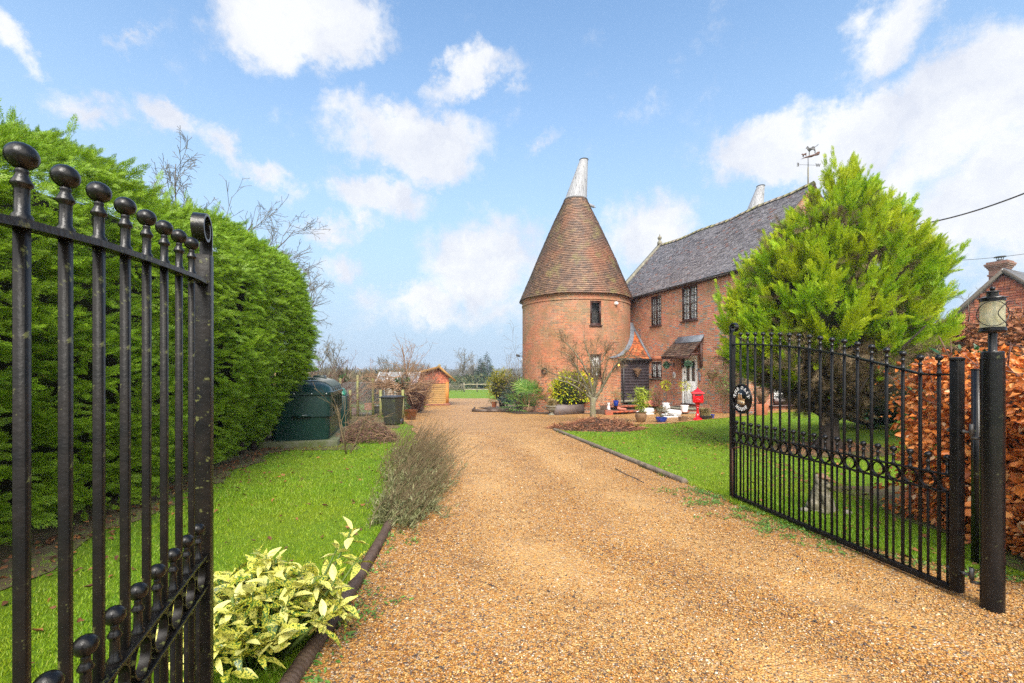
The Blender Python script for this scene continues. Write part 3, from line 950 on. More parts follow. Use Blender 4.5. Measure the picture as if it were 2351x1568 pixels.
def text_mesh(body, size, extrude, offset=0.0, font=None):
    cu = bpy.data.curves.new('lettering', 'FONT')
    cu.body = body
    cu.size = size
    cu.extrude = extrude
    cu.offset = offset
    cu.align_x = 'CENTER'
    cu.resolution_u = 3
    o = hid(bpy.data.objects.new('lettering', cu))
    bpy.context.view_layer.update()
    dg = bpy.context.evaluated_depsgraph_get()
    me = bpy.data.meshes.new_from_object(o.evaluated_get(dg))
    V = np.array([v.co[:] for v in me.vertices]).reshape(-1, 3)
    F = [tuple(p.vertices) for p in me.polygons]
    bpy.data.objects.remove(o)
    bpy.data.curves.remove(cu)
    bpy.data.meshes.remove(me)
    return V, F


def serif(V, F, ch, size, mb, tr):
    """adds a letter and small slab serifs at the foot and head of its stems"""
    mb.add(tr(V), F)
    stems = {'T': [(0, 0)], 'H': [(-.26, 0), (.26, 0), (-.26, 1), (.26, 1)], 'E': [(-.2, 0), (-.2, 1)], 'A': [(-.3, 0), (.3, 0)], 'U': [(-.25, 1), (.25, 1)]}.get(ch, [])
    for sx, top in stems:
        z = size * (0.69 if top else 0.0)
        w, h, e = size * 0.17, size * 0.045, 0.0022
        q = np.array([(sx * size + dx * w, z + dy * h, dz * e) for dz in (-1, 1) for dx, dy in ((-1, -1), (1, -1), (1, 1), (-1, 1))])
        mb.add(tr(q), [(3, 2, 1, 0), (4, 5, 6, 7), (0, 1, 5, 4), (1, 2, 6, 5), (2, 3, 7, 6), (3, 0, 4, 7)])


def plaque():
    c, s_ = math.cos(GA), math.sin(GA)
    s0 = 0.213
    loc = (GR[0] + s0 * c + 0.026 * s_, GR[1] + s0 * s_ - 0.026 * c, 1.215)
    t = thing('house_sign', 'round black sign reading the oast house in white letters', 'sign', loc, GA)
    t.scale = (1.08, 1, 1.08)
    # local: x along the gate, -y towards the drive, z up
    mb = MB()
    rr, a = 0.158, np.linspace(0, 2 * PI, 49)[:-1]
    mb.prism([(rr * math.cos(x), rr * math.sin(x)) for x in a], lambda x, y, d: (x, d, y), 0.006, -0.006)
    mb.build('plate', MT['black'], t)
    MB().tube([(0.153 * math.cos(x), -0.007, 0.153 * math.sin(x)) for x in a], 0.006, 6, closed=True).build('rim', MT['black'], t, smooth=True)
    mb = MB()
    size = 0.047

    def arc(word, r, mid, step, up):
        n = len(word)
        wid = {'T': .62, 'H': .74, 'E': .62, ' ': .34, 'O': .82, 'A': .72, 'S': .62, 'U': .74}
        ws = [wid[k] for k in word]
        tot, acc = sum(ws), 0
        for ch, w in zip(word, ws):
            f = (acc + w / 2) / tot - 0.5
            acc += w
            if ch == ' ':
                continue
            ang = mid - up * f * step
            V, F = text_mesh(ch, size, 0.002, 0.0016)
            ca, sa = math.cos(ang), math.sin(ang)
            rot = ang - PI / 2 if up > 0 else ang + PI / 2

            def tr(V, rot=rot, ca=ca, sa=sa):
                x = V[:, 0] * math.cos(rot) - V[:, 1] * math.sin(rot) + r * ca
                z = V[:, 0] * math.sin(rot) + V[:, 1] * math.cos(rot) + r * sa
                return np.c_[x, -0.0075 - V[:, 2], z]
            serif(V, F, ch, size, mb, tr)
    arc('THE OAST', 0.100, PI / 2, R(172), 1)
    arc('HOUSE', 0.128, -PI / 2, R(98), -1)
    for ang in (R(176), R(4)):
        mb.ball((0.122 * math.cos(ang), -0.007, 0.122 * math.sin(ang)), 0.006, 8, 6, (1, .4, 1))
    mb.build('lettering', MT['white'], t)
    tan = simple('sign_picture_tan', (0.55, 0.40, 0.20), (0.45, 0.32, 0.16), 30, 0.6)
    brn = simple('sign_picture_brown', (0.30, 0.16, 0.06), (0.24, 0.13, 0.05), 40, 0.6)
    f = lambda x, y, d: (x, d, y)
    e = MB().prism([(-0.062, -0.052), (0.052, -0.062), (0.052, -0.022), (-0.062, -0.010)], f, -0.006, -0.010)
    p = e.build('house_picture', tan, t)
    e = MB().prism([(-0.066, -0.010), (-0.012, -0.014), (-0.036, 0.05), (-0.044, 0.05)], f, -0.006, -0.0115)
    e.prism([(-0.014, -0.013), (0.022, -0.016), (0.0, 0.04), (-0.008, 0.04)], f, -0.006, -0.011)
    e.prism([(-0.004, -0.016), (0.058, -0.022), (0.052, -0.002), (0.006, 0.002)], f, -0.006, -0.0105)
    e.build('picture_roofs', brn, p)
    e = MB().prism([(-0.046, 0.05), (-0.034, 0.05), (-0.030, 0.06), (-0.050, 0.062)], f, -0.006, -0.0105)
    e.prism([(-0.012, 0.042), (0.002, 0.042), (0.006, 0.054), (-0.014, 0.055)], f, -0.006, -0.0105)
    for x in (-0.004, 0.026):
        e.prism([(x, -0.048), (x + 0.016, -0.049), (x + 0.016, -0.033), (x, -0.032)], f, -0.009, -0.0115)
    e.build('picture_windows', MT['white'], p)
    e = MB()
    for x in (-0.0015, 0.0285):
        e.prism([(x, -0.046), (x + 0.011, -0.0465), (x + 0.011, -0.0355), (x, -0.035)], f, -0.011, -0.0125)
    e.build('picture_panes', MT['black'], p)


plaque()


def gate_post():
    x, y = 3.035, 2.875
    z = G(x, y)
    t = thing('gate_post', 'thick round black gate post carrying the lantern', 'post', (x, y, z))
    MB().lathe([(0.0575, 0.0), (0.0575, 1.59), (0.060, 1.592), (0.060, 1.598), (0.0545, 1.60)], n=32).build('shaft', MT['black'], t, auto=30)
    MB().lathe([(0.0545, 1.60), (0.0545, 1.634), (0.050, 1.641), (0.0, 1.645)], n=32).build('cap', MT['black'], t, auto=30)
    c, s_ = math.cos(GA), math.sin(GA)
    hx, hy = GR[0] + (2.505 * GK + .085) * c - x, GR[1] + (2.505 * GK + .085) * s_ - y
    for zz in (1.085, 0.155):
        d = Vector((hx, hy, 0))
        a = d.normalized() * 0.05
        mb = MB().tube([(a.x, a.y, zz), (hx * .75, hy * .75, zz), (hx, hy, zz)], 0.010, 8)
        mb.tube([(hx, hy, zz - 0.01), (hx, hy, zz + 0.09)], 0.0075, 8)
        mb.build('hinge_pin', MT['iron'], t, smooth=True)
    # lantern
    l = thing('lantern', 'round black lantern with cloudy glass on the thick gate post', 'lantern', (x, y, z + 1.643))
    MB().lathe([(0.024, 0.0), (0.021, 0.006), (0.021, 0.115)], n=20).build('stem', MT['black'], l, auto=30)
    MB().lathe([(0.030, 0.112), (0.060, 0.116), (0.063, 0.124), (0.067, 0.127), (0.063, 0.131), (0.063, 0.147), (0.058, 0.150)], n=32).build('base_tray', MT['black'], l, auto=30)
    MB().lathe([(0.057, 0.148), (0.057, 0.318)], n=32, cap=False).build('glass', MT['lantern_glass'], l, smooth=True)
    MB().lathe([(0.057, 0.312), (0.061, 0.314), (0.061, 0.328), (0.070, 0.331), (0.068, 0.336), (0.040, 0.345), (0.0, 0.349)], n=32).build('lid', MT['black'], l, auto=30)
    MB().lathe([(0.028, 0.345), (0.028, 0.368), (0.040, 0.371), (0.039, 0.376), (0.014, 0.382), (0.006, 0.386)], n=20).build('vent', MT['black_worn'], l, auto=30)
    MB().ball((0, 0, 0.394), 0.0135, 14, 10).build('knob', MT['black'], l, smooth=True)
    MB().tube([(0.012, 0, 0.15), (0.012, 0, 0.31)], 0.0075, 10).build('conduit', MT['black_worn'], l, smooth=True)
    MB().lathe([(0.009, 0.15), (0.012, 0.165), (0.010, 0.185), (0.004, 0.20), (0, 0.205)], (-0.02, 0.01, 0), 12).build('bulb_holder', MT['iron'], l, smooth=True)
    for k in (0, 1):
        a = np.linspace(0, 2 * PI, 41)[:-1]
        ph = R(-45 + 90 * k)
        pts = []
        for q in a:
            u, v = 0.070 * math.cos(q), 0.078 * math.sin(q)
            dep = 0.060 * math.sqrt(max(0, 1 - (u / 0.072) ** 2)) + 0.008
            pts.append((u * math.cos(ph) + dep * math.sin(ph), u * math.sin(ph) - dep * math.cos(ph), 0.232 + v))
        MB().tube(pts, 0.0026, 6, closed=True).build('guard_hoop', MT['black'], l, smooth=True)
    px = 3.66
    z = G(px, 3.58)
    t = thing('side_post', 'slim black square post in front of the copper hedge', 'post', (px, 3.58, z))
    MB().box((0, 0, 0.765), (0.05, 0.05, 1.53)).build('shaft', MT['black'], t)
    MB().box((0, 0, 1.535), (0.053, 0.053, 0.01)).build('cap', MT['black'], t)


gate_post()


# ------------------------------------------------------------------ the oast house
HO = (6.29, 24.0)                       # far end of the front wall at its foot; local x runs along the wall towards the camera, local y into the house
HA = math.atan2(-0.941, 0.339)
EAVE, RIDGE, DEPTH, X0, X1 = 5.47, 9.0, 6.8, -2.0, 7.35
TC, TR = (3.365, 24.1), 2.81            # round tower
TEAVE = 5.33


def h2w(t, y):
    c, s = math.cos(HA), math.sin(HA)
    return HO[0] + t * c - y * s, HO[1] + t * s + y * c


def w2h(x, y):
    c, s = math.cos(HA), math.sin(HA)
    dx, dy = x - HO[0], y - HO[1]
    return dx * c + dy * s, -dx * s + dy * c


def wall_holes(mb, us, vs, holes, fn, depth):
    us = sorted(set(list(us) + [h[i] for h in holes for i in (0, 1)]))
    vs = sorted(set(list(vs) + [h[i] for h in holes for i in (2, 3)]))
    for i in range(len(us) - 1):
        for j in range(len(vs) - 1):
            uc, vc = (us[i] + us[i + 1]) / 2, (vs[j] + vs[j + 1]) / 2
            if any(h[0] < uc < h[1] and h[2] < vc < h[3] for h in holes):
                continue
            q = [(us[i], vs[j]), (us[i + 1], vs[j]), (us[i + 1], vs[j + 1]), (us[i], vs[j + 1])]
            mb.quad(*[fn(a, b, 0) for a, b in q], uv=q)
    for u0, u1, v0, v1 in holes:
        for (a, b), (c, d) in (((u0, v0), (u0, v1)), ((u0, v1), (u1, v1)), ((u1, v1), (u1, v0)), ((u1, v0), (u0, v0))):
            mb.quad(fn(a, b, 0), fn(c, d, 0), fn(c, d, depth), fn(a, b, depth), uv=[(a, b), (c, d), (c + depth, d), (a + depth, b)])


def tile_field(mb, rng, rows, cols_of, P, lift=0.016, th=0.012, jig=0.004):
    """overlapping tiles. P(u, v, h): surface point at row coordinate v (0..rows), u in 0..1, h off the surface"""
    for r in range(rows):
        n = cols_of(r)
        off = 0.5 * (r % 2) / n
        e = rng.normal(0, jig, (n + 1, 3))
        for i in range(n + (1 if off else 0)):
            u0, u1 = (i / n - off), ((i + 1) / n - off)
            u0, u1 = max(0, u0), min(1, u1)
            if u1 - u0 < 0.2 / n:
                continue
            k = e[min(i, n)]
            dl, dr = lift + k[0], lift + k[0] + k[1] * 0.6
            v0 = r + k[2] * 3
            a, b = P(u0 + .012 / n, v0, dl), P(u1 - .012 / n, v0, dr)
            c, d = P(u1 - .012 / n, r + 1.12, 0.001), P(u0 + .012 / n, r + 1.12, 0.001)
            a2, b2 = P(u0 + .012 / n, v0, dl - th), P(u1 - .012 / n, v0, dr - th)
            mb.add([a, b, c, d, a2, b2], [(0, 1, 2, 3), (4, 5, 1, 0)])


def window(parent, M, w, h, name='window', leaves=2, cols=2, rows=4, shutter=True, sill=True, mat='dkbrown', dark=False, d=0.0):
    """M: 4x4 frame with x along the wall, y into it, z up; origin at the lower left corner of the opening"""
    def tf(o):
        o.matrix_local = M
        return o
    fw = 0.045
    mb = MB()
    y = 0.05 + d
    mb.box((w / 2, y, fw / 2 + .01), (w, 0.06, fw + .02)).box((w / 2, y, h - fw / 2), (w, 0.06, fw))
    mb.box((fw / 2, y, h / 2), (fw, 0.058, h - 2 * fw)).box((w - fw / 2, y, h / 2), (fw, 0.058, h - 2 * fw))
    lw = (w - 2 * fw) / leaves
    for k in range(1, leaves):
        mb.box((fw + lw * k, y, h / 2), (0.07, 0.056, h - 2 * fw))
    for k in range(leaves):
        x0 = fw + lw * k
        for c in range(1, cols):
            mb.box((x0 + lw * c / cols, y + .004, h / 2), (0.014, 0.03, h - 2 * fw))
        for r in range(1, rows):
            mb.box((x0 + lw / 2, y + .006, fw + (h - 2 * fw) * r / rows), (lw, 0.032, 0.014))
        # casement rails
        mb.box((x0 + lw / 2, y - .003, fw + .035), (lw - .02, 0.05, 0.025)).box((x0 + lw / 2, y - .003, h - fw - .03), (lw - .02, 0.05, 0.03))
        mb.box((x0 + .035, y - .003, h / 2), (0.02, 0.049, h - 2 * fw - .03)).box((x0 + lw - .035, y - .003, h / 2), (0.02, 0.049, h - 2 * fw - .03))
    f = tf(mb.build(name, MT[mat], parent))

    def sub(mb, nm, m):
        o = mb.build(nm, m, f)
        return o
    sub(MB().quad((0, y + .02, 0), (w, y + .02, 0), (w, y + .02, h), (0, y + .02, h)), 'pane', MT['glass_dark'] if dark else MT['glass'])
    if sill:
        bevel(sub(MB().box((w / 2, -0.01, -0.03), (w + 0.08, 0.14, 0.05)), 'sill', MT[mat]), .006)
    # shutters or blind in the room behind
    mb = MB()
    if shutter:
        for k in range(leaves):
            x0 = fw + lw * k
            for s in range(int(h / 0.065)):
                z = 0.05 + s * 0.065
                Mr = Matrix.Rotation(R(66), 3, 'X')
                mb.box((x0 + lw / 2, y + .048, z), (lw - 0.07, 0.058, 0.009), M=Mr)
            for xx in (x0 + .02, x0 + lw - .02):
                mb.box((xx, y + .048, h / 2), (0.04, 0.035, h - .04))
        sub(mb, 'shutter', MT['white'])
    sub(MB().quad((0, y + .30, 0), (w, y + .30, 0), (w, y + .30, h), (0, y + .30, h)), 'room', MT['room'])
    return f


MT['rubbed'] = simple('rubbed_brick', (0.44, 0.15, 0.075), (0.34, 0.12, 0.06), 14, 0.9)
MT['room'] = simple('dim_room', (0.05, 0.045, 0.04), (0.03, 0.03, 0.03), 1.0, 0.9)


def rmat(t, y, z, ang=0.0):
    return Matrix.Translation((t, y, z)) @ Matrix.Rotation(ang, 4, 'Z')


def cowl(root, c, z0, lean, name='cowl', vane=True, seed=3):
    rng = np.random.default_rng(seed)
    n, H = 26, 2.22
    mb = MB()
    V, F = [], []
    for i in range(9):
        f = i / 8
        r = 0.60 * (1 - f) + 0.215 * f
        for j in range(n):
            a = 2 * PI * j / n
            for da in (0.03, 2 * PI / n - 0.03):
                V.append((c[0] + lean[0] * f + r * math.cos(a + da), c[1] + lean[1] * f + r * math.sin(a + da), z0 + H * f + (0.0)))
            V.append((c[0] + lean[0] * f + (r - .014) * math.cos(a + 2 * PI / n), c[1] + lean[1] * f + (r - .014) * math.sin(a + 2 * PI / n), z0 + H * f))
    k = n * 3
    for i in range(8):
        for j in range(k):
            F.append((i * k + j, i * k + (j + 1) % k, (i + 1) * k + (j + 1) % k, (i + 1) * k + j))
    mb.add(V, F)
    o = mb.build(name, MT['cowl'], root)
    MB().lathe([(0.62, -0.07), (0.64, -0.02), (0.62, 0.035), (0.59, 0.05)], (c[0], c[1], z0), 32).build('base_band', MT['iron'], o, auto=40)
    MB().lathe([(0.235, -0.02), (0.245, 0.01), (0.21, 0.03)], (c[0] + lean[0], c[1] + lean[1], z0 + H), 28).build('top_ring', MT['iron'], o, auto=40)
    if vane:
        a = math.atan2(lean[1], lean[0])
        d = Vector((math.cos(a), math.sin(a), -0.30)).normalized()
        p = Vector((c[0], c[1], z0 + 0.10))
        mb = MB().bar(p + d * 0.5, p + d * 1.12, 0.04, 0.15)
        mb.bar(p + d * 1.12, p + d * 1.20, 0.03, 0.05)
        mb.build('vane_board', MT['cowl'], o)
    return o


def roundel(root, c, zb, name_wall, name_roof, holes, seed, detailed=True):
    """a round brick kiln tower with its cone roof, in house coordinates"""
    def fn(u, v, d):
        a = u / TR
        return (c[0] + (TR - d) * math.cos(a), c[1] + (TR - d) * math.sin(a), v)
    mb = MB()
    wall_holes(mb, np.linspace(0, 2 * PI * TR, 97), [zb, 2.0, 4.0, TEAVE + 0.05], holes, fn, 0.12)
    # corbelled band under the eaves
    for r, z0, z1 in ((0.035, TEAVE - 0.33, TEAVE - 0.255), (0.035, TEAVE - 0.10, TEAVE - 0.02)):
        a = np.linspace(0, 2 * PI, 97)
        for i in range(96):
            p = [(c[0] + (TR + q) * math.cos(x), c[1] + (TR + q) * math.sin(x), z) for x in (a[i], a[i + 1]) for q, z in ((0, z0), (r, z0), (r, z1), (0, z1))]
            for k in range(3):
                u = [(a[i] * TR, z0), (a[i] * TR, z1), (a[i + 1] * TR, z1), (a[i + 1] * TR, z0)]
                mb.quad(p[k], p[k + 1], p[4 + k + 1], p[4 + k], uv=u)
    w = mb.build(name_wall, MT['brick_tower'], root, uv=True, auto=30)
    ztop, rb, rt = 10.66, TR + 0.14, 0.60
    rows = 56
    Lz = ztop - TEAVE + 0.04
    rng = np.random.default_rng(seed)
    nx, nz = Lz, rb - rt
    l = math.hypot(nx, nz)
    nx, nz = nx / l, nz / l

    def P(u, v, h):
        f = v / rows
        a = u * 2 * PI
        r = rb + (rt - rb) * f + 0.035 * math.sin(PI * f) + h * nx + 0.012 * math.sin(a * 5 + f * 7)
        return (c[0] + r * math.cos(a), c[1] + r * math.sin(a), TEAVE - 0.04 + Lz * f + h * nz + 0.012 * math.sin(a * 7 + f * 19))
    mb = MB()
    tile_field(mb, rng, rows, lambda r: max(16, int(2 * PI * (rb + (rt - rb) * r / rows) / 0.175)), P, 0.030, 0.022, 0.005)
    o = mb.build(name_roof, MT['tile_cone'], root)
    MB().lathe([(rb - .03, TEAVE - 0.03), (rt - .01, ztop - 0.02)], (c[0], c[1], 0), 48).build('roof_deck', MT['dkbrown'], o, smooth=True)
    return w


def house():
    t = thing('oast_house', 'red brick oast house with round tiled kiln tower and white cowls', 'house', (HO[0], HO[1], 0), HA)
    rng = np.random.default_rng(11)
    zb = -0.7
    # --- front wall with its openings
    W1, W2, W3, DR = (1.66, 2.45, 3.83, 5.27), (3.86, 4.83, 3.83, 5.34), (1.66, 2.48, 1.27, 2.09), (3.85, 4.83, 0.147, 2.30)
    mb = MB()
    wall_holes(mb, np.linspace(X0, X1, 12), [zb, 2, 4, EAVE], [W1, W2, W3, DR], lambda u, v, d: (u, d, v), 0.11)
    W4 = (1.35, 3.35, 0.28, 2.15)      # wide window in the gable end that faces the camera
    wall_holes(mb, np.linspace(0, DEPTH, 5), [zb, 2, 4, EAVE], [W4], lambda u, v, d: (X1 - d, u, v), 0.11)
    mb.add([(X1, 0, EAVE), (X1, DEPTH, EAVE), (X1, DEPTH / 2, RIDGE - .04)], [(0, 1, 2)], [(0, EAVE), (DEPTH, EAVE), (DEPTH / 2, RIDGE)])
    mb.quad((X0, DEPTH, zb), (X0, 0, zb), (X0, 0, EAVE), (X0, DEPTH, EAVE), uv=[(0, zb), (DEPTH, zb), (DEPTH, EAVE), (0, EAVE)])
    mb.add([(X0, DEPTH, EAVE), (X0, 0, EAVE), (X0, DEPTH / 2, RIDGE - .04)], [(0, 1, 2)], [(0, EAVE), (DEPTH, EAVE), (DEPTH / 2, RIDGE)])
    mb.quad((X1, DEPTH, zb), (X0, DEPTH, zb), (X0, DEPTH, EAVE), (X1, DEPTH, EAVE), uv=[(0, zb), (9, zb), (9, EAVE), (0, EAVE)])
    wall = mb.build('wall', MT['brick_house'], t, uv=True)
    # arch of rubbed brick over the small window, pale stone sill below
    mb = MB()
    pts = []
    for k in range(9):
        u = W3[0] - .06 + (W3[1] - W3[0] + .12) * k / 8
        pts.append((u, W3[3] - 0.0 + 0.055 * math.sin(PI * k / 8)))
    poly = pts + [(W3[1] + .09, W3[3] + .26), (W3[0] - .09, W3[3] + .26)]
    mb.prism(poly, lambda x, y, d: (x, d, y), -0.006, 0.02).build('brick_arch', MT['rubbed'], wall)
    # --- roof
    rows = 49
    ov = 0.22
    sl = math.hypot(DEPTH / 2 + ov, RIDGE - EAVE + ov)

    def Pf(sign):
        def P(u, v, h):
            f = v / rows
            y = -ov + (DEPTH / 2 + ov) * f
            z = EAVE - ov * (RIDGE - EAVE) / (DEPTH / 2) * 0.9 + 0.12 + (RIDGE - EAVE + ov * .9 - .02) * f
            x = X0 - 0.02 + (X1 - X0 + 0.16) * u
            z -= 0.09 * math.sin(PI * u) * f + 0.025 * math.sin(u * 17 + f * 5) * (0.4 + f)
            y, z = y - h * 0.72, z + h * 0.70
            return (x, y if sign > 0 else DEPTH - y, z)
        return P
    mb = MB()
    tile_field(mb, rng, rows, lambda r: 56, Pf(1), 0.022, 0.018, 0.005)
    roof = mb.build('roof', MT['tile_roof'], t)
    mb = MB()
    P = Pf(-1)
    for i in range(20):
        for j in range(8):
            mb.quad(P(i / 20, j * rows / 8, 0), P(i / 20, (j + 1) * rows / 8, 0), P((i + 1) / 20, (j + 1) * rows / 8, 0), P((i + 1) / 20, j * rows / 8, 0))
    P = Pf(1)
    for i in range(20):
        for j in range(8):
            mb.quad(P(i / 20, j * rows / 8, -.01), P((i + 1) / 20, j * rows / 8, -.01), P((i + 1) / 20, (j + 1) * rows / 8, -.01), P(i / 20, (j + 1) * rows / 8, -.01))
    mb.build('roof_deck', MT['tile_roof'], roof)
    mb = MB()
    for i in range(30):
        a, b = P(i / 30, rows, 0.0), P((i + 1) / 30 - .002, rows, 0.0)
        e = rng.normal(0, .008)
        pr = [(-.14, -.09), (-.09, .0), (0, .055), (.09, .0), (.14, -.09)]
        V = [(p[0], DEPTH / 2 + q[0], p[2] + q[1] + .035 + e) for p in (a, b) for q in pr]
        mb.add(V, [(k, k + 1, 6 + k, 5 + k) for k in range(4)] + [(0, 1, 2, 3, 4), (9, 8, 7, 6, 5)])
    mb.build('ridge_tiles', MT['tile_cone_mossy'], roof)
    # parapet coping at the far gable with a ball finial
    mb = MB()
    for sgn in (1, -1):
        y0, y1 = (-0.25, DEPTH / 2) if sgn > 0 else (DEPTH + .25, DEPTH / 2)
        a, b = Vector((X0 - .05, y0, EAVE - .10)), Vector((X0 - .05, y1, RIDGE + .16))
        mb.bar(a, b, 0.30, 0.16, (1, 0, 0)) if False else mb.add(
            [(X0 - .22, a.y, a.z - .12), (X0 + .10, a.y, a.z - .12), (X0 + .10, b.y, b.z - .12), (X0 - .22, b.y, b.z - .12),
             (X0 - .22, a.y, a.z + .10), (X0 + .10, a.y, a.z + .10), (X0 + .10, b.y, b.z + .08), (X0 - .22, b.y, b.z + .08)],
            [(3, 2, 1, 0), (4, 5, 6, 7), (0, 1, 5, 4), (1, 2, 6, 5), (2, 3, 7, 6), (3, 0, 4, 7)])
    cop = mb.build('gable_coping', MT['stone'], t)
    MB().lathe([(0.14, 0), (0.14, .18), (.10, .22), (.07, .26), (.06, .30), (.10, .35), (.125, .42), (.10, .49), (.04, .53), (.03, .60), (.0, .68)], (X0 - .06, DEPTH / 2, RIDGE + .16), 16).build('ball_finial', MT['stone'], cop, smooth=True)
    # gutter, fascia, downpipe
    mb = MB().box(((X0 + X1) / 2, -0.06, EAVE - .06), (X1 - X0, 0.10, 0.13))
    mb.build('fascia', MT['redbrown'], t)
    n, pts = 12, []
    mb = MB()
    V, F = [], []
    for x in np.linspace(X0 + 1.2, X1 + .1, 12):
        for k in range(7):
            a = PI + PI * k / 6
            V.append((x, -0.205 + .062 * math.cos(a), EAVE - .015 + .065 * math.sin(a)))
    for i in range(11):
        for k in range(6):
            F.append((i * 7 + k, i * 7 + k + 1, i * 7 + 8 + k, i * 7 + 7 + k))
    g = mb.add(V, F).build('gutter', MT['bin_lid'], t, smooth=True)
    sm = g.modifiers.new('thick', 'SOLIDIFY')
    sm.thickness = 0.006
    for x in np.arange(X0 + 1.6, X1, 0.9):
        MB().box((x, -.20, EAVE - .05), (.03, .15, .10)).build('gutter_bracket', MT['bin_lid'], g)
    MB().tube([(X1 - .08, -.20, EAVE - .08), (X1 - .08, -.07, EAVE - .3), (X1 - .08, -.07, 0.25), (X1 - .08, -.2, 0.1)], 0.038, 10).build('downpipe', MT['bin_lid'], t, smooth=True)
    # --- windows and door
    for W, rows_ in ((W1, 4), (W2, 4)):
        window(t, rmat(W[0], 0, W[2]), W[1] - W[0], W[3] - W[2], rows=rows_, cols=2)
    window(t, rmat(W3[0], 0, W3[2]), W3[1] - W3[0], W3[3] - W3[2], rows=2, cols=1)
    window(t, rmat(X1, W4[0], W4[2], PI / 2), W4[1] - W4[0], W4[3] - W4[2], rows=1, cols=1, leaves=3)
    MB().box((X1 + .03, (W4[0] + W4[1]) / 2, W4[2] + .13), (.05, W4[1] - W4[0] - .1, .26)).build('window_panel', MT['dkbrown'], t)
    MB().box((X1 + .06, (W4[0] + W4[1]) / 2, W4[2] - .02), (.12, W4[1] - W4[0] + .5, .06)).build('window_ledge', MT['dkbrown'], t)
    MB().box(((W3[0] + W3[1]) / 2, -.03, W3[2] - .035), (W3[1] - W3[0] + .1, .10, .06)).build('stone_sill', MT['stone'], wall)
    dw, dh = DR[1] - DR[0], DR[3] - DR[2]
    D = rmat(DR[0], 0, DR[2])
    mb = MB()
    mb.box((.05, .06, dh / 2), (.10, .09, dh)).box((dw - .05, .06, dh / 2), (.10, .09, dh)).box((dw / 2, .06, dh - .06), (dw - .2, .088, .12))
    fr = mb.build('door_frame', MT['white'], t)
    fr.matrix_local = D
    bevel(fr, .006)
    MB().box((dw / 2, .02, .02), (dw, .14, .04)).build('threshold', MT['dkbrown'], fr)
    mb = MB()
    w0, w1, h0, h1 = .105, dw - .105, .045, dh - .125
    ws, y = w1 - w0, .075
    g0, g1 = h0 + .98, h1 - .12           # glazed part
    mid = (w0 + w1) / 2
    mb.box((mid, y, (h0 + g0) / 2), (ws, .05, g0 - h0)).box((mid, y, (g1 + h1) / 2), (ws, .05, h1 - g1))
    for x, w in ((w0 + .055, .11), (mid, .10), (w1 - .055, .11)):
        mb.box((x, y, (g0 + g1) / 2), (w, .05, g1 - g0))
    for x in (w0 + .225, w1 - .225):
        mb.box((x, y - .028, h0 + .54), (.20, .012, .62))
        mb.box((x, y - .034, h0 + .54), (.13, .014, .54))
    dl = mb.build('door', MT['white'], t)
    dl.matrix_local = D
    bevel(dl, .004)
    MB().quad((w0, y + .01, g0), (w1, y + .01, g0), (w1, y + .01, g1), (w0, y + .01, g1)).build('door_glass', MT['glass_dark'], dl)
    for cx_ in (w0 + .165, w1 - .165):
        pass
    MB().box((w0 + .05, y - .035, 1.0), (.03, .02, .20)).tube([(w0 + .05, y - .04, 1.03), (w0 + .05, y - .075, 1.03), (w0 + .16, y - .075, 1.03)], .009, 6).build('handle', MT['iron'], dl)
    MB().box((w0 + .05, y - .035, 1.42), (.035, .02, .09)).build('knocker', MT['iron'], dl)
    # --- tiled canopy over the door
    a0, a1, pj, zt, zl = 3.42, 5.20, .78, 3.0, 2.25
    mb = MB()

    def Pc(u, v, h):
        f = v / 9
        return (a0 + (a1 - a0) * u, -pj * (1 - f) - h * .7, zl + (zt - zl) * f + h * .7 + 0.015 * math.sin(u * 9))
    tile_field(mb, rng, 9, lambda r: 11, Pc, .022, .018, .006)
    can = mb.build('canopy', MT['tile_canopy'], t)
    mb = MB().prism([(0, 0), (-pj, zl - zt), (-pj, zl - zt - .05), (0, -.055)], lambda x, z, d: (d, x, zt + z - .004), a0 + .02, a1 - .02)
    mb.box(((a0 + a1) / 2, -pj + .03, zl - .055), (a1 - a0 - .06, .06, .11))
    mb.build('canopy_timber', MT['redbrown'], can)
    for x in (a0 + .55, a1 - .1):
        mb = MB().box((x, -.05, 2.30), (.09, .10, 1.05)).bar((x, -.10, 2.34), (x, -pj + .06, 2.30), .085, .09)
        mb.bar((x, -.08, zt - .14), (x, -pj + .04, zl - .05), .085, .085)
        mb.build('canopy_bracket', MT['redbrown'], can)
    MB().prism([(-.02, .02), (-.20, -.15), (-.20, -.135), (-.005, .16), (.0, .16)], lambda x, z, d: (d, x, zt + z), a0 + .18, a1 + .03).build('lead_flashing', MT['lead'], can)
    # --- boarded lean-to in the corner between tower and wall
    tcl = w2h(*TC)
    yA, tb = -1.60, 1.48
    mb = MB()
    bh = .145
    for k in range(14):
        z0 = .22 + bh * k
        z1 = min(z0 + bh * 1.12, 2.22)
        mb.add([(tb + .028, yA - .3, z0), (tb + .028, 0, z0), (tb + .006, 0, z1), (tb + .006, yA - .3, z1), (tb, yA - .3, z0), (tb, 0, z0)], [(0, 1, 2, 3), (4, 5, 1, 0)])
    lt = mb.build('lean_to', MT['board_dark'], t)
    MB().box((tb + .02, -.85, .17), (.09, 1.6, .12)).build('lean_to_plinth', MT['stone'], lt)
    rows_b = 17
    te, ta, ze, za = 1.66, .10, 2.24, 4.06

    def Pl(u, v, h):
        f = v / rows_b
        y = -2.05 + 2.05 * u
        return (te + (ta - te) * f + h * .75, y, ze + (za - ze) * f + h * .65 + .01 * math.sin(u * 12 + f * 9))
    mb = MB()
    tile_field(mb, rng, rows_b, lambda r: 12, Pl, .02, .014, .005)
    ro = mb.build('lean_to_roof', MT['tile_bright'], lt)
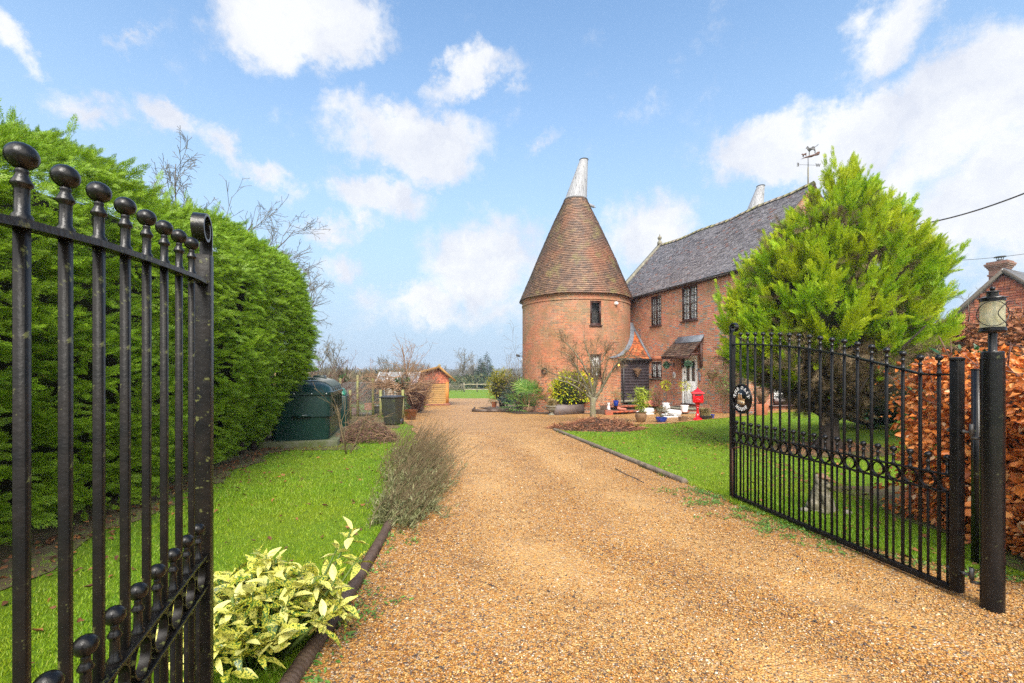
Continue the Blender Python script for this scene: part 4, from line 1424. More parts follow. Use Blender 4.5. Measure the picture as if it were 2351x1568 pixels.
    MB().quad(Pl(0, 0, -.01), Pl(1, 0, -.01), Pl(1, rows_b, -.01), Pl(0, rows_b, -.01)).build('lean_to_deck', MT['dkbrown'], ro)
    mb = MB()
    mb.bar(Pl(.985, -.3, .03), Pl(.985, rows_b + .6, .03), .16, .045, (.65, 0, .75))
    pts = []
    for k in range(22):
        f = -0.03 + 1.06 * k / 21
        x = te + (ta - te) * f
        q = TR ** 2 - (x - tcl[0]) ** 2
        yy = tcl[1] + math.sqrt(max(q, .01)) + .02
        pts.append((x + .03, yy, ze + (za - ze) * f + .03))
    V, F = [], []
    for p in pts:
        V += [(p[0] + .0, p[1] - .06, p[2] + .07), (p[0] + .03, p[1] + .05, p[2] + .045), (p[0] + .03, p[1] + .17, p[2] + .03)]
    for i in range(len(pts) - 1):
        F += [(i * 3, i * 3 + 1, i * 3 + 4, i * 3 + 3), (i * 3 + 1, i * 3 + 2, i * 3 + 5, i * 3 + 4)]
    mb.add(V, F).ball((ta, -.09, za + .02), .12, 10, 8, (1, 1.2, .8))
    mb.build('lead_valley', MT['lead'], ro)
    MB().box((te + .03, -.9, ze - .05), (.11, 1.86, .09)).build('lean_to_gutter', MT['bin_lid'], lt)
    MB().tube([(tb + .07, -1.50, 2.1), (tb + .07, -1.50, .15)], .035, 10).build('lean_to_pipe', MT['iron'], lt, smooth=True)
    # --- towers
    a0_ = (math.atan2(-2.75, .565) - HA) % (2 * PI)
    uh = a0_ * TR
    holes = [(uh - .275, uh + .275, 3.79, 4.93), (uh - .275, uh + .275, 1.34, 2.42)]
    roundel(t, tcl, zb, 'tower_wall', 'cone_roof', holes, 5)
    for i, hl in enumerate(holes):
        w, h = hl[1] - hl[0], hl[3] - hl[2]
        c = (tcl[0] + (TR - .0) * math.cos(a0_), tcl[1] + (TR - .0) * math.sin(a0_))
        M = Matrix.Translation((c[0], c[1], hl[2])) @ Matrix.Rotation(a0_ + PI / 2, 4, 'Z') @ Matrix.Translation((-w / 2, 0.0, 0))
        window(t, M, w, h, leaves=1, cols=1 if i == 0 else 2, rows=2, shutter=bool(i), sill=True)
    ld = (math.cos(HA), math.sin(HA))
    wl = (0.46 * ld[0] + 0.12 * ld[1], -(0.46 * ld[1]) + 0.12 * ld[0])
    cowl(t, tcl, 10.66, wl, seed=3)
    t2 = (-.6, 9.0)
    roundel(t, t2, zb, 'rear_tower_wall', 'rear_cone_roof', [], 6)
    cowl(t, t2, 10.66, (0.54 * ld[0], -.54 * ld[1]), seed=8)
    return t


MT['tile_cone_mossy'] = tilemat('mossy_ridge_tiles', [(0, (0.16, 0.13, 0.10)), (1, (0.25, 0.20, 0.15))], ((1.5, .45, .6, (0.20, 0.19, 0.05), .8),), .7)
house()


# ------------------------------------------------------------------ things fixed to the house
def on_wall(t, y, z):
    x, yy = h2w(t, y)
    return (x, yy, z)


def wall_lantern(loc, rot, label, lit):
    t = thing('wall_lantern', label, 'lamp', loc, rot)
    mb = MB().box((0, -.012, -.02), (.06, .02, .16)).tube([(0, -.02, -.06), (0, -.08, -.10), (0, -.13, -.06), (0, -.14, 0)], .010, 6)
    mb.build('bracket', MT['iron'], t)
    mb = MB().lathe([(.035, .0), (.05, .01), (.05, .02)], (0, -.14, 0), 6).lathe([(.072, .16), (.05, .20), (.02, .23), (.012, .25), (.016, .265), (0, .28)], (0, -.14, 0), 6)
    for k in range(6):
        a = 2 * PI * k / 6
        mb.tube([(.045 * math.cos(a), -.14 + .045 * math.sin(a), .02), (.068 * math.cos(a), -.14 + .068 * math.sin(a), .165)], .005, 4)
    mb.build('cage', MT['iron'], t)
    MB().ball((0, -.14, .09), .034 if lit else .02, 10, 8, (1, 1, 1.5)).build('bulb', MT['lit'] if lit else MT['plastic_white'], t, smooth=True)


wall_lantern(on_wall(3.34, -.0, 1.93), HA, 'black lantern on the brick wall left of the white door', False)
_a = math.atan2(21.78 - TC[1], 5.04 - TC[0])
wall_lantern((TC[0] + TR * math.cos(_a), TC[1] + TR * math.sin(_a), 1.83), _a + PI / 2, 'wall lantern glowing orange on the tower beside the dark boards', True)


def hang(loc, r, n, label):
    t = thing('topiary_ball', label, 'topiary ball', loc)
    rng = np.random.default_rng(n)
    d = rng.normal(0, 1, (420, 3))
    d /= np.linalg.norm(d, axis=1)[:, None]
    MB().ball((0, 0, 0), r * .93, 16, 12).build('core', MT['hedge_core'], t, smooth=True)
    V, F = leaf_cloud(rng, d * r * .95, d + rng.normal(0, .7, d.shape), .05)
    MB().addA(V, F).build('leaves', MT['box_leaf'], t)
    mb = MB()
    for k in range(3):
        a = 2 * PI * k / 3
        mb.tube([(r * .5 * math.cos(a), r * .5 * math.sin(a), r * .86), (0, 0, r + .17)], .004, 4)
    mb.build('chain', MT['iron'], t)


def leaf_proto(nseg=3, width=.36, fold=.12, curl=.10):
    """a leaf along x, length 1: 2 x nseg faces, folded along the rib and curled down"""
    xs = np.linspace(0, 1, nseg + 1)
    w = width * np.sin(PI * np.clip(xs, 0.02, .985)) ** .8 * (1 - .25 * xs)
    V = []
    for x, ww in zip(xs, w):
        z = -curl * x * x
        V += [(x, -ww / 2, z + fold * ww), (x, 0, z), (x, ww / 2, z + fold * ww)]
    F = []
    for i in range(nseg):
        for k in (0, 1):
            F.append((i * 3 + k, i * 3 + 3 + k, i * 3 + 4 + k, i * 3 + 1 + k))
    return np.array(V), np.array(F)


def place(protos, pos, dirs, ups, scale, rng):
    """copies of small shapes baked into one vertex and face array"""
    pos, dirs, ups = np.asarray(pos, float), np.asarray(dirs, float), np.asarray(ups, float)
    scale = np.broadcast_to(np.asarray(scale, float), (len(pos),))
    x = dirs / (np.linalg.norm(dirs, axis=1)[:, None] + 1e-9)
    z = ups - x * (ups * x).sum(1)[:, None]
    z /= np.linalg.norm(z, axis=1)[:, None] + 1e-9
    y = np.cross(z, x)
    which = rng.integers(0, len(protos), len(pos))
    Vs, Fs, n = [], [], 0
    for k, (pv, pf) in enumerate(protos):
        m = which == k
        if not m.any():
            continue
        M = np.stack([x[m], y[m], z[m]], 2)
        V = np.einsum('nij,vj->nvi', M, pv) * scale[m][:, None, None] + pos[m][:, None, :]
        F = pf[None] + (np.arange(m.sum()) * len(pv))[:, None, None] + n
        n += V.shape[0] * V.shape[1]
        Vs.append(V.reshape(-1, 3))
        Fs.append(F.reshape(-1, pf.shape[1]))
    return np.concatenate(Vs), np.concatenate(Fs)


LEAF = [leaf_proto(3, .42, .15, .15), leaf_proto(3, .5, .05, .3), leaf_proto(3, .38, .25, .05)]
NARROW = [leaf_proto(3, .16, .1, .35), leaf_proto(3, .13, .1, .1), leaf_proto(3, .18, .1, .6)]
ROUND = [leaf_proto(4, .7, .2, .25), leaf_proto(4, .78, -.25, .1), leaf_proto(4, .62, .45, -.3), leaf_proto(4, .66, .2, .7)]
for _k, (_v, _f) in enumerate(ROUND):
    _v[:, 2] += .05 * np.sin(_v[:, 0] * 9 + _k) * np.sign(_v[:, 1]) + .04 * np.sin(_v[:, 0] * 15 + _k * 2)


def leaf_cloud(rng, pos, dirs, size, protos=None, upj=.6, sj=.3):
    n = len(pos)
    ups = np.array([0, 0, 1.0]) + rng.normal(0, upj, (n, 3))
    return place(protos or LEAF, pos, dirs, ups, size * np.exp(rng.normal(0, sj, n)), rng)


MT['box_leaf'] = leafmat('box_leaves', [(0, (0.03, 0.085, 0.045)), (1, (0.10, 0.19, 0.11))], .1, .5)
hang(on_wall(3.70, -.70, 1.90), .135, 1, 'leafy ball hanging under the canopy corner left of the door')
hang(on_wall(5.07, -.70, 1.90), .135, 2, 'leafy ball hanging in front of the white door')


def house_plaque():
    t = thing('oval_plaque', 'white oval plaque with a dark painted motif beside the door', 'plaque', on_wall(3.37, -.012, 1.44), HA)
    a = np.linspace(0, 2 * PI, 33)[:-1]
    MB().prism([(.098 * math.cos(x), .155 * math.sin(x)) for x in a], lambda x, y, d: (x, d, y), .012, -.012).build('plate', MT['white'], t)
    mb = MB()
    mb.tube([(-.02, -.0145, -.08), (0, -.0145, -.02), (.012, -.0145, .05)], .006, 5)
    for x, z in ((-.03, .04), (.03, .05), (.0, .07), (.035, -.01), (-.035, -.01), (.02, -.05)):
        mb.ball((x, -.013, z), .014, 8, 6, (1, .3, 1.2))
    mb.build('motif', MT['ivy_paint'], t)


MT['ivy_paint'] = simple('painted_leaf_motif', (0.08, 0.11, 0.06), (0.14, 0.10, 0.05), 30, .5)
house_plaque()


def wreath():
    a = math.atan2(21.92 - TC[1], 1.585 - TC[0])
    t = thing('twig_wreath', 'dark round twig wreath on the tower wall', 'wreath', (TC[0] + (TR + .05) * math.cos(a), TC[1] + (TR + .05) * math.sin(a), 1.64), a + PI / 2)
    rng = np.random.default_rng(5)
    mb = MB()
    for k in range(60):
        q0, q1 = rng.uniform(0, 2 * PI), rng.uniform(.6, 1.6)
        r0, dy = .13 + rng.normal(0, .018), rng.normal(0, .02)
        pts = [((r0 + .012 * math.sin(5 * u + k)) * math.cos(q0 + q1 * u), dy + .01 * math.sin(9 * u), (r0 + .012 * math.sin(5 * u + k)) * math.sin(q0 + q1 * u)) for u in np.linspace(0, 1, 7)]
        mb.tube(pts, .007, 4)
    mb.build('twigs', MT['bark_brown'], t)
    q = rng.uniform(0, 2 * PI, 90)
    p = np.c_[.135 * np.cos(q), rng.normal(-.03, .015, 90), .135 * np.sin(q)] + rng.normal(0, .012, (90, 3))
    V, F = leaf_cloud(rng, p, rng.normal(0, 1, (90, 3)), .05)
    MB().addA(V, F).build('leaves', MT['dead'], t)


wreath()


def cone_basket(loc, rot, label, hook, seed):
    t = thing('cone_basket', label, 'hanging basket', loc, rot)
    rng = np.random.default_rng(seed)
    mb = MB()
    for k in range(16):
        f = k / 15
        r = .02 + .165 * f
        a = np.linspace(0, 2 * PI, 19)[:-1]
        mb.tube([(r * math.cos(x) + rng.normal(0, .003), -.19 + r * math.sin(x), -.33 * (1 - f) + .008 * math.sin(3 * x + k)) for x in a], .011, 5, closed=True)
    mb.build('weave', MT['clay_dark'], t)
    mb = MB()
    for k in range(40):
        q = rng.uniform(0, 2 * PI)
        p = np.array([.10 * math.cos(q), -.19 + .10 * math.sin(q), 0])
        e = p * 1.0 + [rng.normal(0, .12), rng.normal(0, .08), rng.uniform(-.10, .14)]
        mb.tube([p, (p + e) / 2 + [0, 0, .06], e], .004, 3)
    mb.build('dry_stems', MT['twig_tan'], t)
    mb = MB()
    for k in range(3):
        a = 2 * PI * k / 3 + .5
        mb.tube([(.18 * math.cos(a), -.19 + .18 * math.sin(a), .0), (0, -.19, hook)], .004, 4)
    mb.tube([(0, -.19, hook), (0, -.16, hook + .05), (0, 0, hook + .04)], .008, 5)
    mb.build('hanger', MT['iron'], t)


cone_basket(on_wall(1.50, -.81, 1.70), HA + PI / 2, 'wicker cone basket hanging on the dark boarded wall', .35, 3)
cone_basket(on_wall(5.82, 0, 1.56), HA, 'wicker cone basket on the brick wall right of the door', .42, 4)


def small_fittings():
    a = math.atan2(21.79 - TC[1], 4.965 - TC[0])
    t = thing('bulkhead_light', 'small round white light high on the tower beside its upper window', 'lamp', (TC[0] + TR * math.cos(a), TC[1] + TR * math.sin(a), 4.86), a + PI / 2)
    MB().lathe([(.09, 0), (.09, .03)], n=20).build('base', MT['plastic_white'], t).rotation_euler = (R(90), 0, 0)
    MB().ball((0, -.06, 0), .085, 18, 12).build('globe', MT['plastic_white'], t, smooth=True)
    t = thing('security_light', 'black floodlight on the far left edge of the tower', 'lamp', (TC[0] - TR - .01, TC[1] - .35, 2.42), 0)
    MB().box((-.03, 0, -.20), (.04, .10, .16)).build('junction_box', MT['plastic_white'], t)
    MB().bar((0, 0, 0), (-.14, -.02, .0), .03).ball((-.14, 0, 0), .04, 8, 6).build('arm', MT['iron'], t)
    bevel(MB().box((-.24, -.03, .03), (.20, .14, .11), M=Matrix.Rotation(R(25), 3, 'Y')).build('lamp_head', MT['bin_lid'], t), .012)
    t = thing('wall_ornament', 'small grey metal leaf ornament on the right of the door', 'ornament', on_wall(4.98, -.02, 1.45), HA)
    mb = MB().tube([(0, -.02, -.30), (.02, -.03, -.1), (-.03, -.03, .1), (-.10, -.03, .22), (-.16, -.03, .18), (-.13, -.03, .12)], .009, 5)
    for x, z, r in ((0, .05, .07), (.03, -.04, .085), (.02, -.15, .075), (-.1, .23, .05), (.05, -.22, .06)):
        mb.ball((x, -.03, z), r, 10, 6, (.8, .25, 1))
    mb.build('leaf_scroll', MT['lead'], t, smooth=True)
    t = thing('basket_bracket', 'empty black iron scroll bracket on the brick wall', 'bracket', on_wall(6.28, 0, 2.0), HA)
    mb = MB().bar((0, -.01, -.16), (0, -.01, .16), .02).tube([(0, -.01, 0), (0, -.34, 0), (0, -.37, .03), (0, -.35, .05)], .009, 5).tube([(0, -.02, -.12), (0, -.12, -.08), (0, -.22, -.01)], .008, 5)
    mb.build('scrollwork', MT['iron'], t)


small_fittings()


def weathervane():
    x, y = h2w(X1 - .12, DEPTH / 2)
    t = thing('weather_vane', 'rusty weather vane with two dogs on the roof ridge', 'weather vane', (x, y, RIDGE - .02))
    MB().tube([(0, 0, -.1), (0, 0, .85)], .025, 8).build('pole', MT['wood_grey'], t)
    MB().tube([(0, 0, .85), (0, 0, 1.22)], .014, 8).build('spindle', MT['iron'], t)
    s = .0175 / 9.8 * 1.0
    # outlines in steps of a hundredth of a metre, along a slightly rising ground plate
    f = lambda px, py: ((px - 757) * .00152, (862 - py) * .00152 + .93)
    yaw = R(12)

    def fn(u, v, d):
        return (u * math.cos(yaw) - d * math.sin(yaw), u * math.sin(yaw) + d * math.cos(yaw), v)
    gp = [(515, 735), (640, 665), (745, 620), (830, 590), (960, 545), (1050, 480), (1110, 460), (1132, 475), (1110, 545), (1060, 575), (960, 595), (870, 640), (770, 660), (640, 690)]
    pl = MB().prism([f(*p) for p in gp], fn, -.006, .006).build('ground_plate', MT['rust'], t)
    dog = [(683, 430), (705, 395), (735, 355), (765, 375), (795, 405), (850, 385), (905, 345), (960, 350), (1010, 325), (1055, 290), (1090, 260), (1075, 290), (1030, 330), (972, 360), (975, 410), (988, 460), (985, 520), (968, 530), (965, 465),
           (920, 435), (870, 445), (815, 490), (800, 520), (800, 600), (785, 605), (785, 500), (745, 465), (720, 425)]
    MB().prism([f(*p) for p in dog], fn, -.006, .006).build('large_dog', MT['iron'], t)
    ter = [(540, 605), (570, 570), (600, 585), (640, 565), (690, 545), (708, 540), (700, 570), (695, 630), (682, 632), (682, 600), (640, 605), (622, 620), (618, 665), (604, 668), (604, 625), (585, 655), (575, 645), (590, 615), (560, 600)]
    MB().prism([f(*p) for p in ter], fn, -.006, .006).build('small_dog', MT['rust'], t)
    z = .94
    arms = MB()
    for ang, ch in ((R(184), 'E'), (R(236), 'S'), (R(56), 'N'), (R(4), 'W')):
        L = .36
        e = (L * math.cos(ang), L * math.sin(ang), z)
        arms.tube([(0, 0, z), e], .0065, 5)
        V, F = text_mesh(ch, .19, .006, .006)
        fl = -1.0
        ca, sa = math.cos(ang), math.sin(ang)
        sg = 1 if ca < 0 else -1
        X = (V[:, 0]) * fl
        rr = L + .065
        W = np.c_[ca * rr + X * abs(ca) * 1.0 + 0 * V[:, 2], sa * rr + X * sa * (1 if ca > 0 else -1) + V[:, 2], z - .065 + V[:, 1]]
        arms.add(W, F)
    arms.build('compass_arms', MT['iron'], t)


weathervane()


# ------------------------------------------------------------------ growing things
def frond(rng, n=11, w=.030, sub=True, droop=.12):
    """a flat feathery conifer spray along x, length 1, made of narrow diamonds"""
    V, F = [], []

    def sh(a, b, w):
        a, b = np.array(a), np.array(b)
        d = b - a
        p = np.array([-d[1], d[0], 0])
        p = p / (np.linalg.norm(p) + 1e-9) * w
        m = a + d * .45
        k = len(V)
        V.extend([a, m + p, b, m - p])
        F.append((k, k + 3, k + 2, k + 1))
    zf = lambda x: -droop * x * x
    sh((0, 0, 0), (1, 0, zf(1)), w * .8)
    for i in range(n):
        f = .10 + .84 * i / (n - 1)
        sgn = 1 if i % 2 else -1
        L = (.42 * (1 - f) ** .75 + .07) * rng.uniform(.8, 1.15)
        an = R(rng.uniform(30, 46)) * sgn
        b = np.array([f + L * math.cos(an), L * math.sin(an), zf(f) - droop * .6 * L + rng.normal(0, .02)])
        a = np.array([f, 0, zf(f)])
        sh(a, b, w)
        if sub and L > .14:
            for q, s2 in ((.35, 1), (.5, -1), (.7, 1)):
                c = a + (b - a) * q
                an2 = an + s2 * R(38)
                l2 = L * .42 * (1.1 - q * .5)
                sh(c, c + np.array([l2 * math.cos(an2), l2 * math.sin(an2), rng.normal(-.01, .015)]), w * .85)
    return np.array(V), np.array(F)


def plume(rng, fr, n=24, spread=(26, 52), flen=.46, flat=0.0):
    """a pointed branch end along x, length 1, clad in fronds all round"""
    t = np.sort(rng.uniform(.0, .93, n))
    az = np.arange(n) * 2.4 + rng.normal(0, .4, n)
    al = np.radians(rng.uniform(spread[0], spread[1], n)) * (1 - .45 * t)
    rad = np.c_[np.zeros(n), np.cos(az), np.sin(az) * (1 - flat)]
    d = np.c_[np.cos(al), np.sin(al) * rad[:, 1], np.sin(al) * rad[:, 2]]
    pos = np.c_[t, np.zeros(n), -.10 * t * t]
    up = np.c_[np.full(n, .3), rad[:, 1:]] + rng.normal(0, .35, (n, 3))
    sc = flen * (1 - .72 * t) * rng.uniform(.8, 1.2, n)
    V, F = place(fr, pos, d, up, sc, rng)
    V2, F2 = place(fr, [(.72, 0, -.06)], [(1, 0, -.05)], [(0, .3, 1)], [.3], rng)
    return np.concatenate([V, V2]), np.concatenate([F, F2 + len(V)])


def grow(rng, p, d, L, r, P, lev=0, out=None):
    """a branching skeleton: list of (points, radii, level)"""
    out = [] if out is None else out
    n = P['seg'][min(lev, len(P['seg']) - 1)]
    pts, p, d = [np.array(p, float)], np.array(p, float), np.array(d, float)
    d /= np.linalg.norm(d)
    up = P['up'][min(lev, len(P['up']) - 1)]
    wob = P['wob'][min(lev, len(P['wob']) - 1)]
    dirs = [d]
    for i in range(n):
        d = d + rng.normal(0, wob, 3) + np.array([0, 0, up])
        d /= np.linalg.norm(d)
        p = p + d * L / n
        pts.append(p)
        dirs.append(d)
    rad = np.linspace(r, max(r * P.get('taper', .35), P['rmin']), n + 1)
    out.append((np.array(pts), rad, lev))
    if lev < len(P['kids']):
        k = P['kids'][lev]
        for j in range(k):
            f = P['f0'][min(lev, len(P['f0']) - 1)]
            u = f + (1 - f) * (j + rng.uniform(.1, .9)) / k
            i = min(int(u * n), n - 1)
            w = u * n - i
            q = pts[i] * (1 - w) + pts[i + 1] * w
            dd = dirs[i + 1]
            ax = np.cross(dd, rng.normal(0, 1, 3))
            ax /= np.linalg.norm(ax)
            an = R(rng.uniform(*P['ang'][min(lev, len(P['ang']) - 1)]))
            nd = dd * math.cos(an) + ax * math.sin(an)
            if 'minz' in P and nd[2] < P['minz']:
                nd[2] = abs(nd[2]) * .5 + P['minz']
            l2 = L * P['lr'][min(lev, len(P['lr']) - 1)] * rng.uniform(.7, 1.15) * (1 - .35 * (u - f))
            grow(rng, q, nd, l2, max(np.interp(u * n, range(n + 1), rad) * P['rr'], P['rmin']), P, lev + 1, out)
    return out


def strands(st, sides=(7, 5, 4, 3, 3, 3), lo=0, hi=9):
    mb = MB()
    for pts, rad, lev in st:
        if lo <= lev <= hi:
            mb.tube(pts, rad, sides[min(lev, len(sides) - 1)], cap=lev < 2)
    return mb


def tips(st, lev):
    P = np.array([s[0][-1] for s in st if s[2] >= lev])
    D = np.array([s[0][-1] - s[0][-2] for s in st if s[2] >= lev])
    return P, D


_r = np.random.default_rng(1)
FR_H = [frond(_r, 11, .023) for _ in range(4)]
FR_C = [frond(_r, 10, .030) for _ in range(4)]
FR_DEAD = [frond(_r, 8, .016, True, .3) for _ in range(3)]


# --- the tall hedge on the left
def hedge_face(y):
    return -3.92 - 0.115 * (y - 3.5)


def build_hedge():
    rng = np.random.default_rng(21)
    t = thing('conifer_hedge', 'tall dense green conifer hedge along the left lawn', 'hedge', (-4.6, 6, G(-4.6, 6)))
    ox, oy, oz = t.location
    PL = [plume(rng, FR_H, 13, (20, 42), .50, .35) for _ in range(6)]
    # sample the outside of a rounded row: y along it, s up the face and over the top
    N = 7200
    y = rng.uniform(0.4, 11.2, N)
    y = np.where(rng.random(N) < .35, rng.uniform(7.5, 11.3, N), y)
    s = rng.uniform(0, 1, N) ** .92
    H = np.interp(y, [2, 4, 8, 10], [3.45, 3.62, 4.08, 4.15]) + .12 * np.sin(y * 1.7) + .1 * np.sin(y * 4.1 + 1)
    endf = np.clip((y - 9.3) / 2.0, 0, 1)              # the far end rounds off
    H = H * (1 - .16 * endf ** 2)
    # profile: out to a belly at 60 % of the height, then over the crest
    zz = np.where(s < .72, s / .72 * .88, .88 + .12 * np.sin((s - .72) / .28 * PI / 2))
    belly = .42 * np.sin(np.clip(zz, 0, 1) * PI * .80) ** 1.2
    over = np.clip((s - .60) / .40, 0, 1)
    x = hedge_face(y) - .18 + belly - 1.35 * over ** 1.7
    x = x - 1.0 * endf ** 2.2 - .9 * np.clip(.42 - zz, 0, 1) * np.clip((y - 5) / 5, 0, 1.2) * 2.2
    lump = .10 * np.sin(y * 2.7 + zz * 3) + .05 * np.sin(y * 5.3 - zz * 7) + .04 * np.sin(zz * 15 + y * 2)
    x = x + lump * (1 - over)
    z = zz * H + gz(x, y) + .10
    nx = np.cos(over * 1.25) * (1 - .6 * endf)
    nz = np.sin(over * 1.25) * .9 + .08
    ny = .9 * endf
    d = np.c_[nx, ny + .18, nz] + rng.normal(0, .48, (N, 3))
    d[:, 1] += rng.normal(.22, .3, N)
    L = rng.uniform(.20, .40, N) * (1 - .15 * over) * np.where(rng.random(N) < .14, 1.6, 1)
    pos = np.c_[x - ox, y - oy, z - oz] - d / np.linalg.norm(d, axis=1)[:, None] * (L * .55)[:, None]
    V, F = place(PL, pos, d, np.c_[np.zeros(N), np.zeros(N), np.ones(N)] + rng.normal(0, .6, (N, 3)), L, rng)
    # leaders standing up out of the crest
    M = 260
    y2 = rng.uniform(.6, 10.8, M)
    x2 = hedge_face(y2) - rng.uniform(.45, 1.25, M)
    z2 = np.interp(y2, [2, 4, 8, 10], [3.45, 3.62, 4.08, 4.15]) * (1 - .16 * np.clip((y2 - 9.3) / 2, 0, 1) ** 2) + gz(x2, y2) - .22
    d2 = np.c_[rng.normal(.15, .28, M), rng.normal(.1, .3, M), np.ones(M)]
    V2, F2 = place([plume(rng, FR_H, 15, (18, 34), .36) for _ in range(3)], np.c_[x2 - ox, y2 - oy, z2 - oz], d2, rng.normal(0, 1, (M, 3)), rng.uniform(.3, .62, M), rng)
    MB().addA(V, F).addA(V2, F2).build('foliage', MT['hedge'], t)
    # the dense dead interior
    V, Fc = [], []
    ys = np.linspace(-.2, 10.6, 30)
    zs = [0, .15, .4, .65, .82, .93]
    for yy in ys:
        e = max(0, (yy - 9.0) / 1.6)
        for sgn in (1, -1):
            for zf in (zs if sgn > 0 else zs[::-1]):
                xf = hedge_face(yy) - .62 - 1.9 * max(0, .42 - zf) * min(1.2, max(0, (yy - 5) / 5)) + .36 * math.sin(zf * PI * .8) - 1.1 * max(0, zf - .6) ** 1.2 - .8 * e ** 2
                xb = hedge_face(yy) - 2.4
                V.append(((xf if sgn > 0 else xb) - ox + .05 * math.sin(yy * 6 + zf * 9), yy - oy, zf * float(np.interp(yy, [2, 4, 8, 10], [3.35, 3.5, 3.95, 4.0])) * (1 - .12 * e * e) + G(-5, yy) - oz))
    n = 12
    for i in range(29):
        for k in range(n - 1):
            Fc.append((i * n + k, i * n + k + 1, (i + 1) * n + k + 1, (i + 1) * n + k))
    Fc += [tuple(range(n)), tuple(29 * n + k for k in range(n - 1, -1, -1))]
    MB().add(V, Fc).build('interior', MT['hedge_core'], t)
    # stems showing at the foot
    mb = MB()
    for yy in np.arange(1.2, 11, .55):
        xx = hedge_face(yy) - .75
        mb.tube([(xx - ox, yy - oy, G(xx, yy) - oz - .05), (xx - ox + rng.normal(0, .1), yy - oy + rng.normal(0, .1), 1.6)], [.06, .04], 6)
    mb.build('stems', MT['bark_brown'], t)


build_hedge()


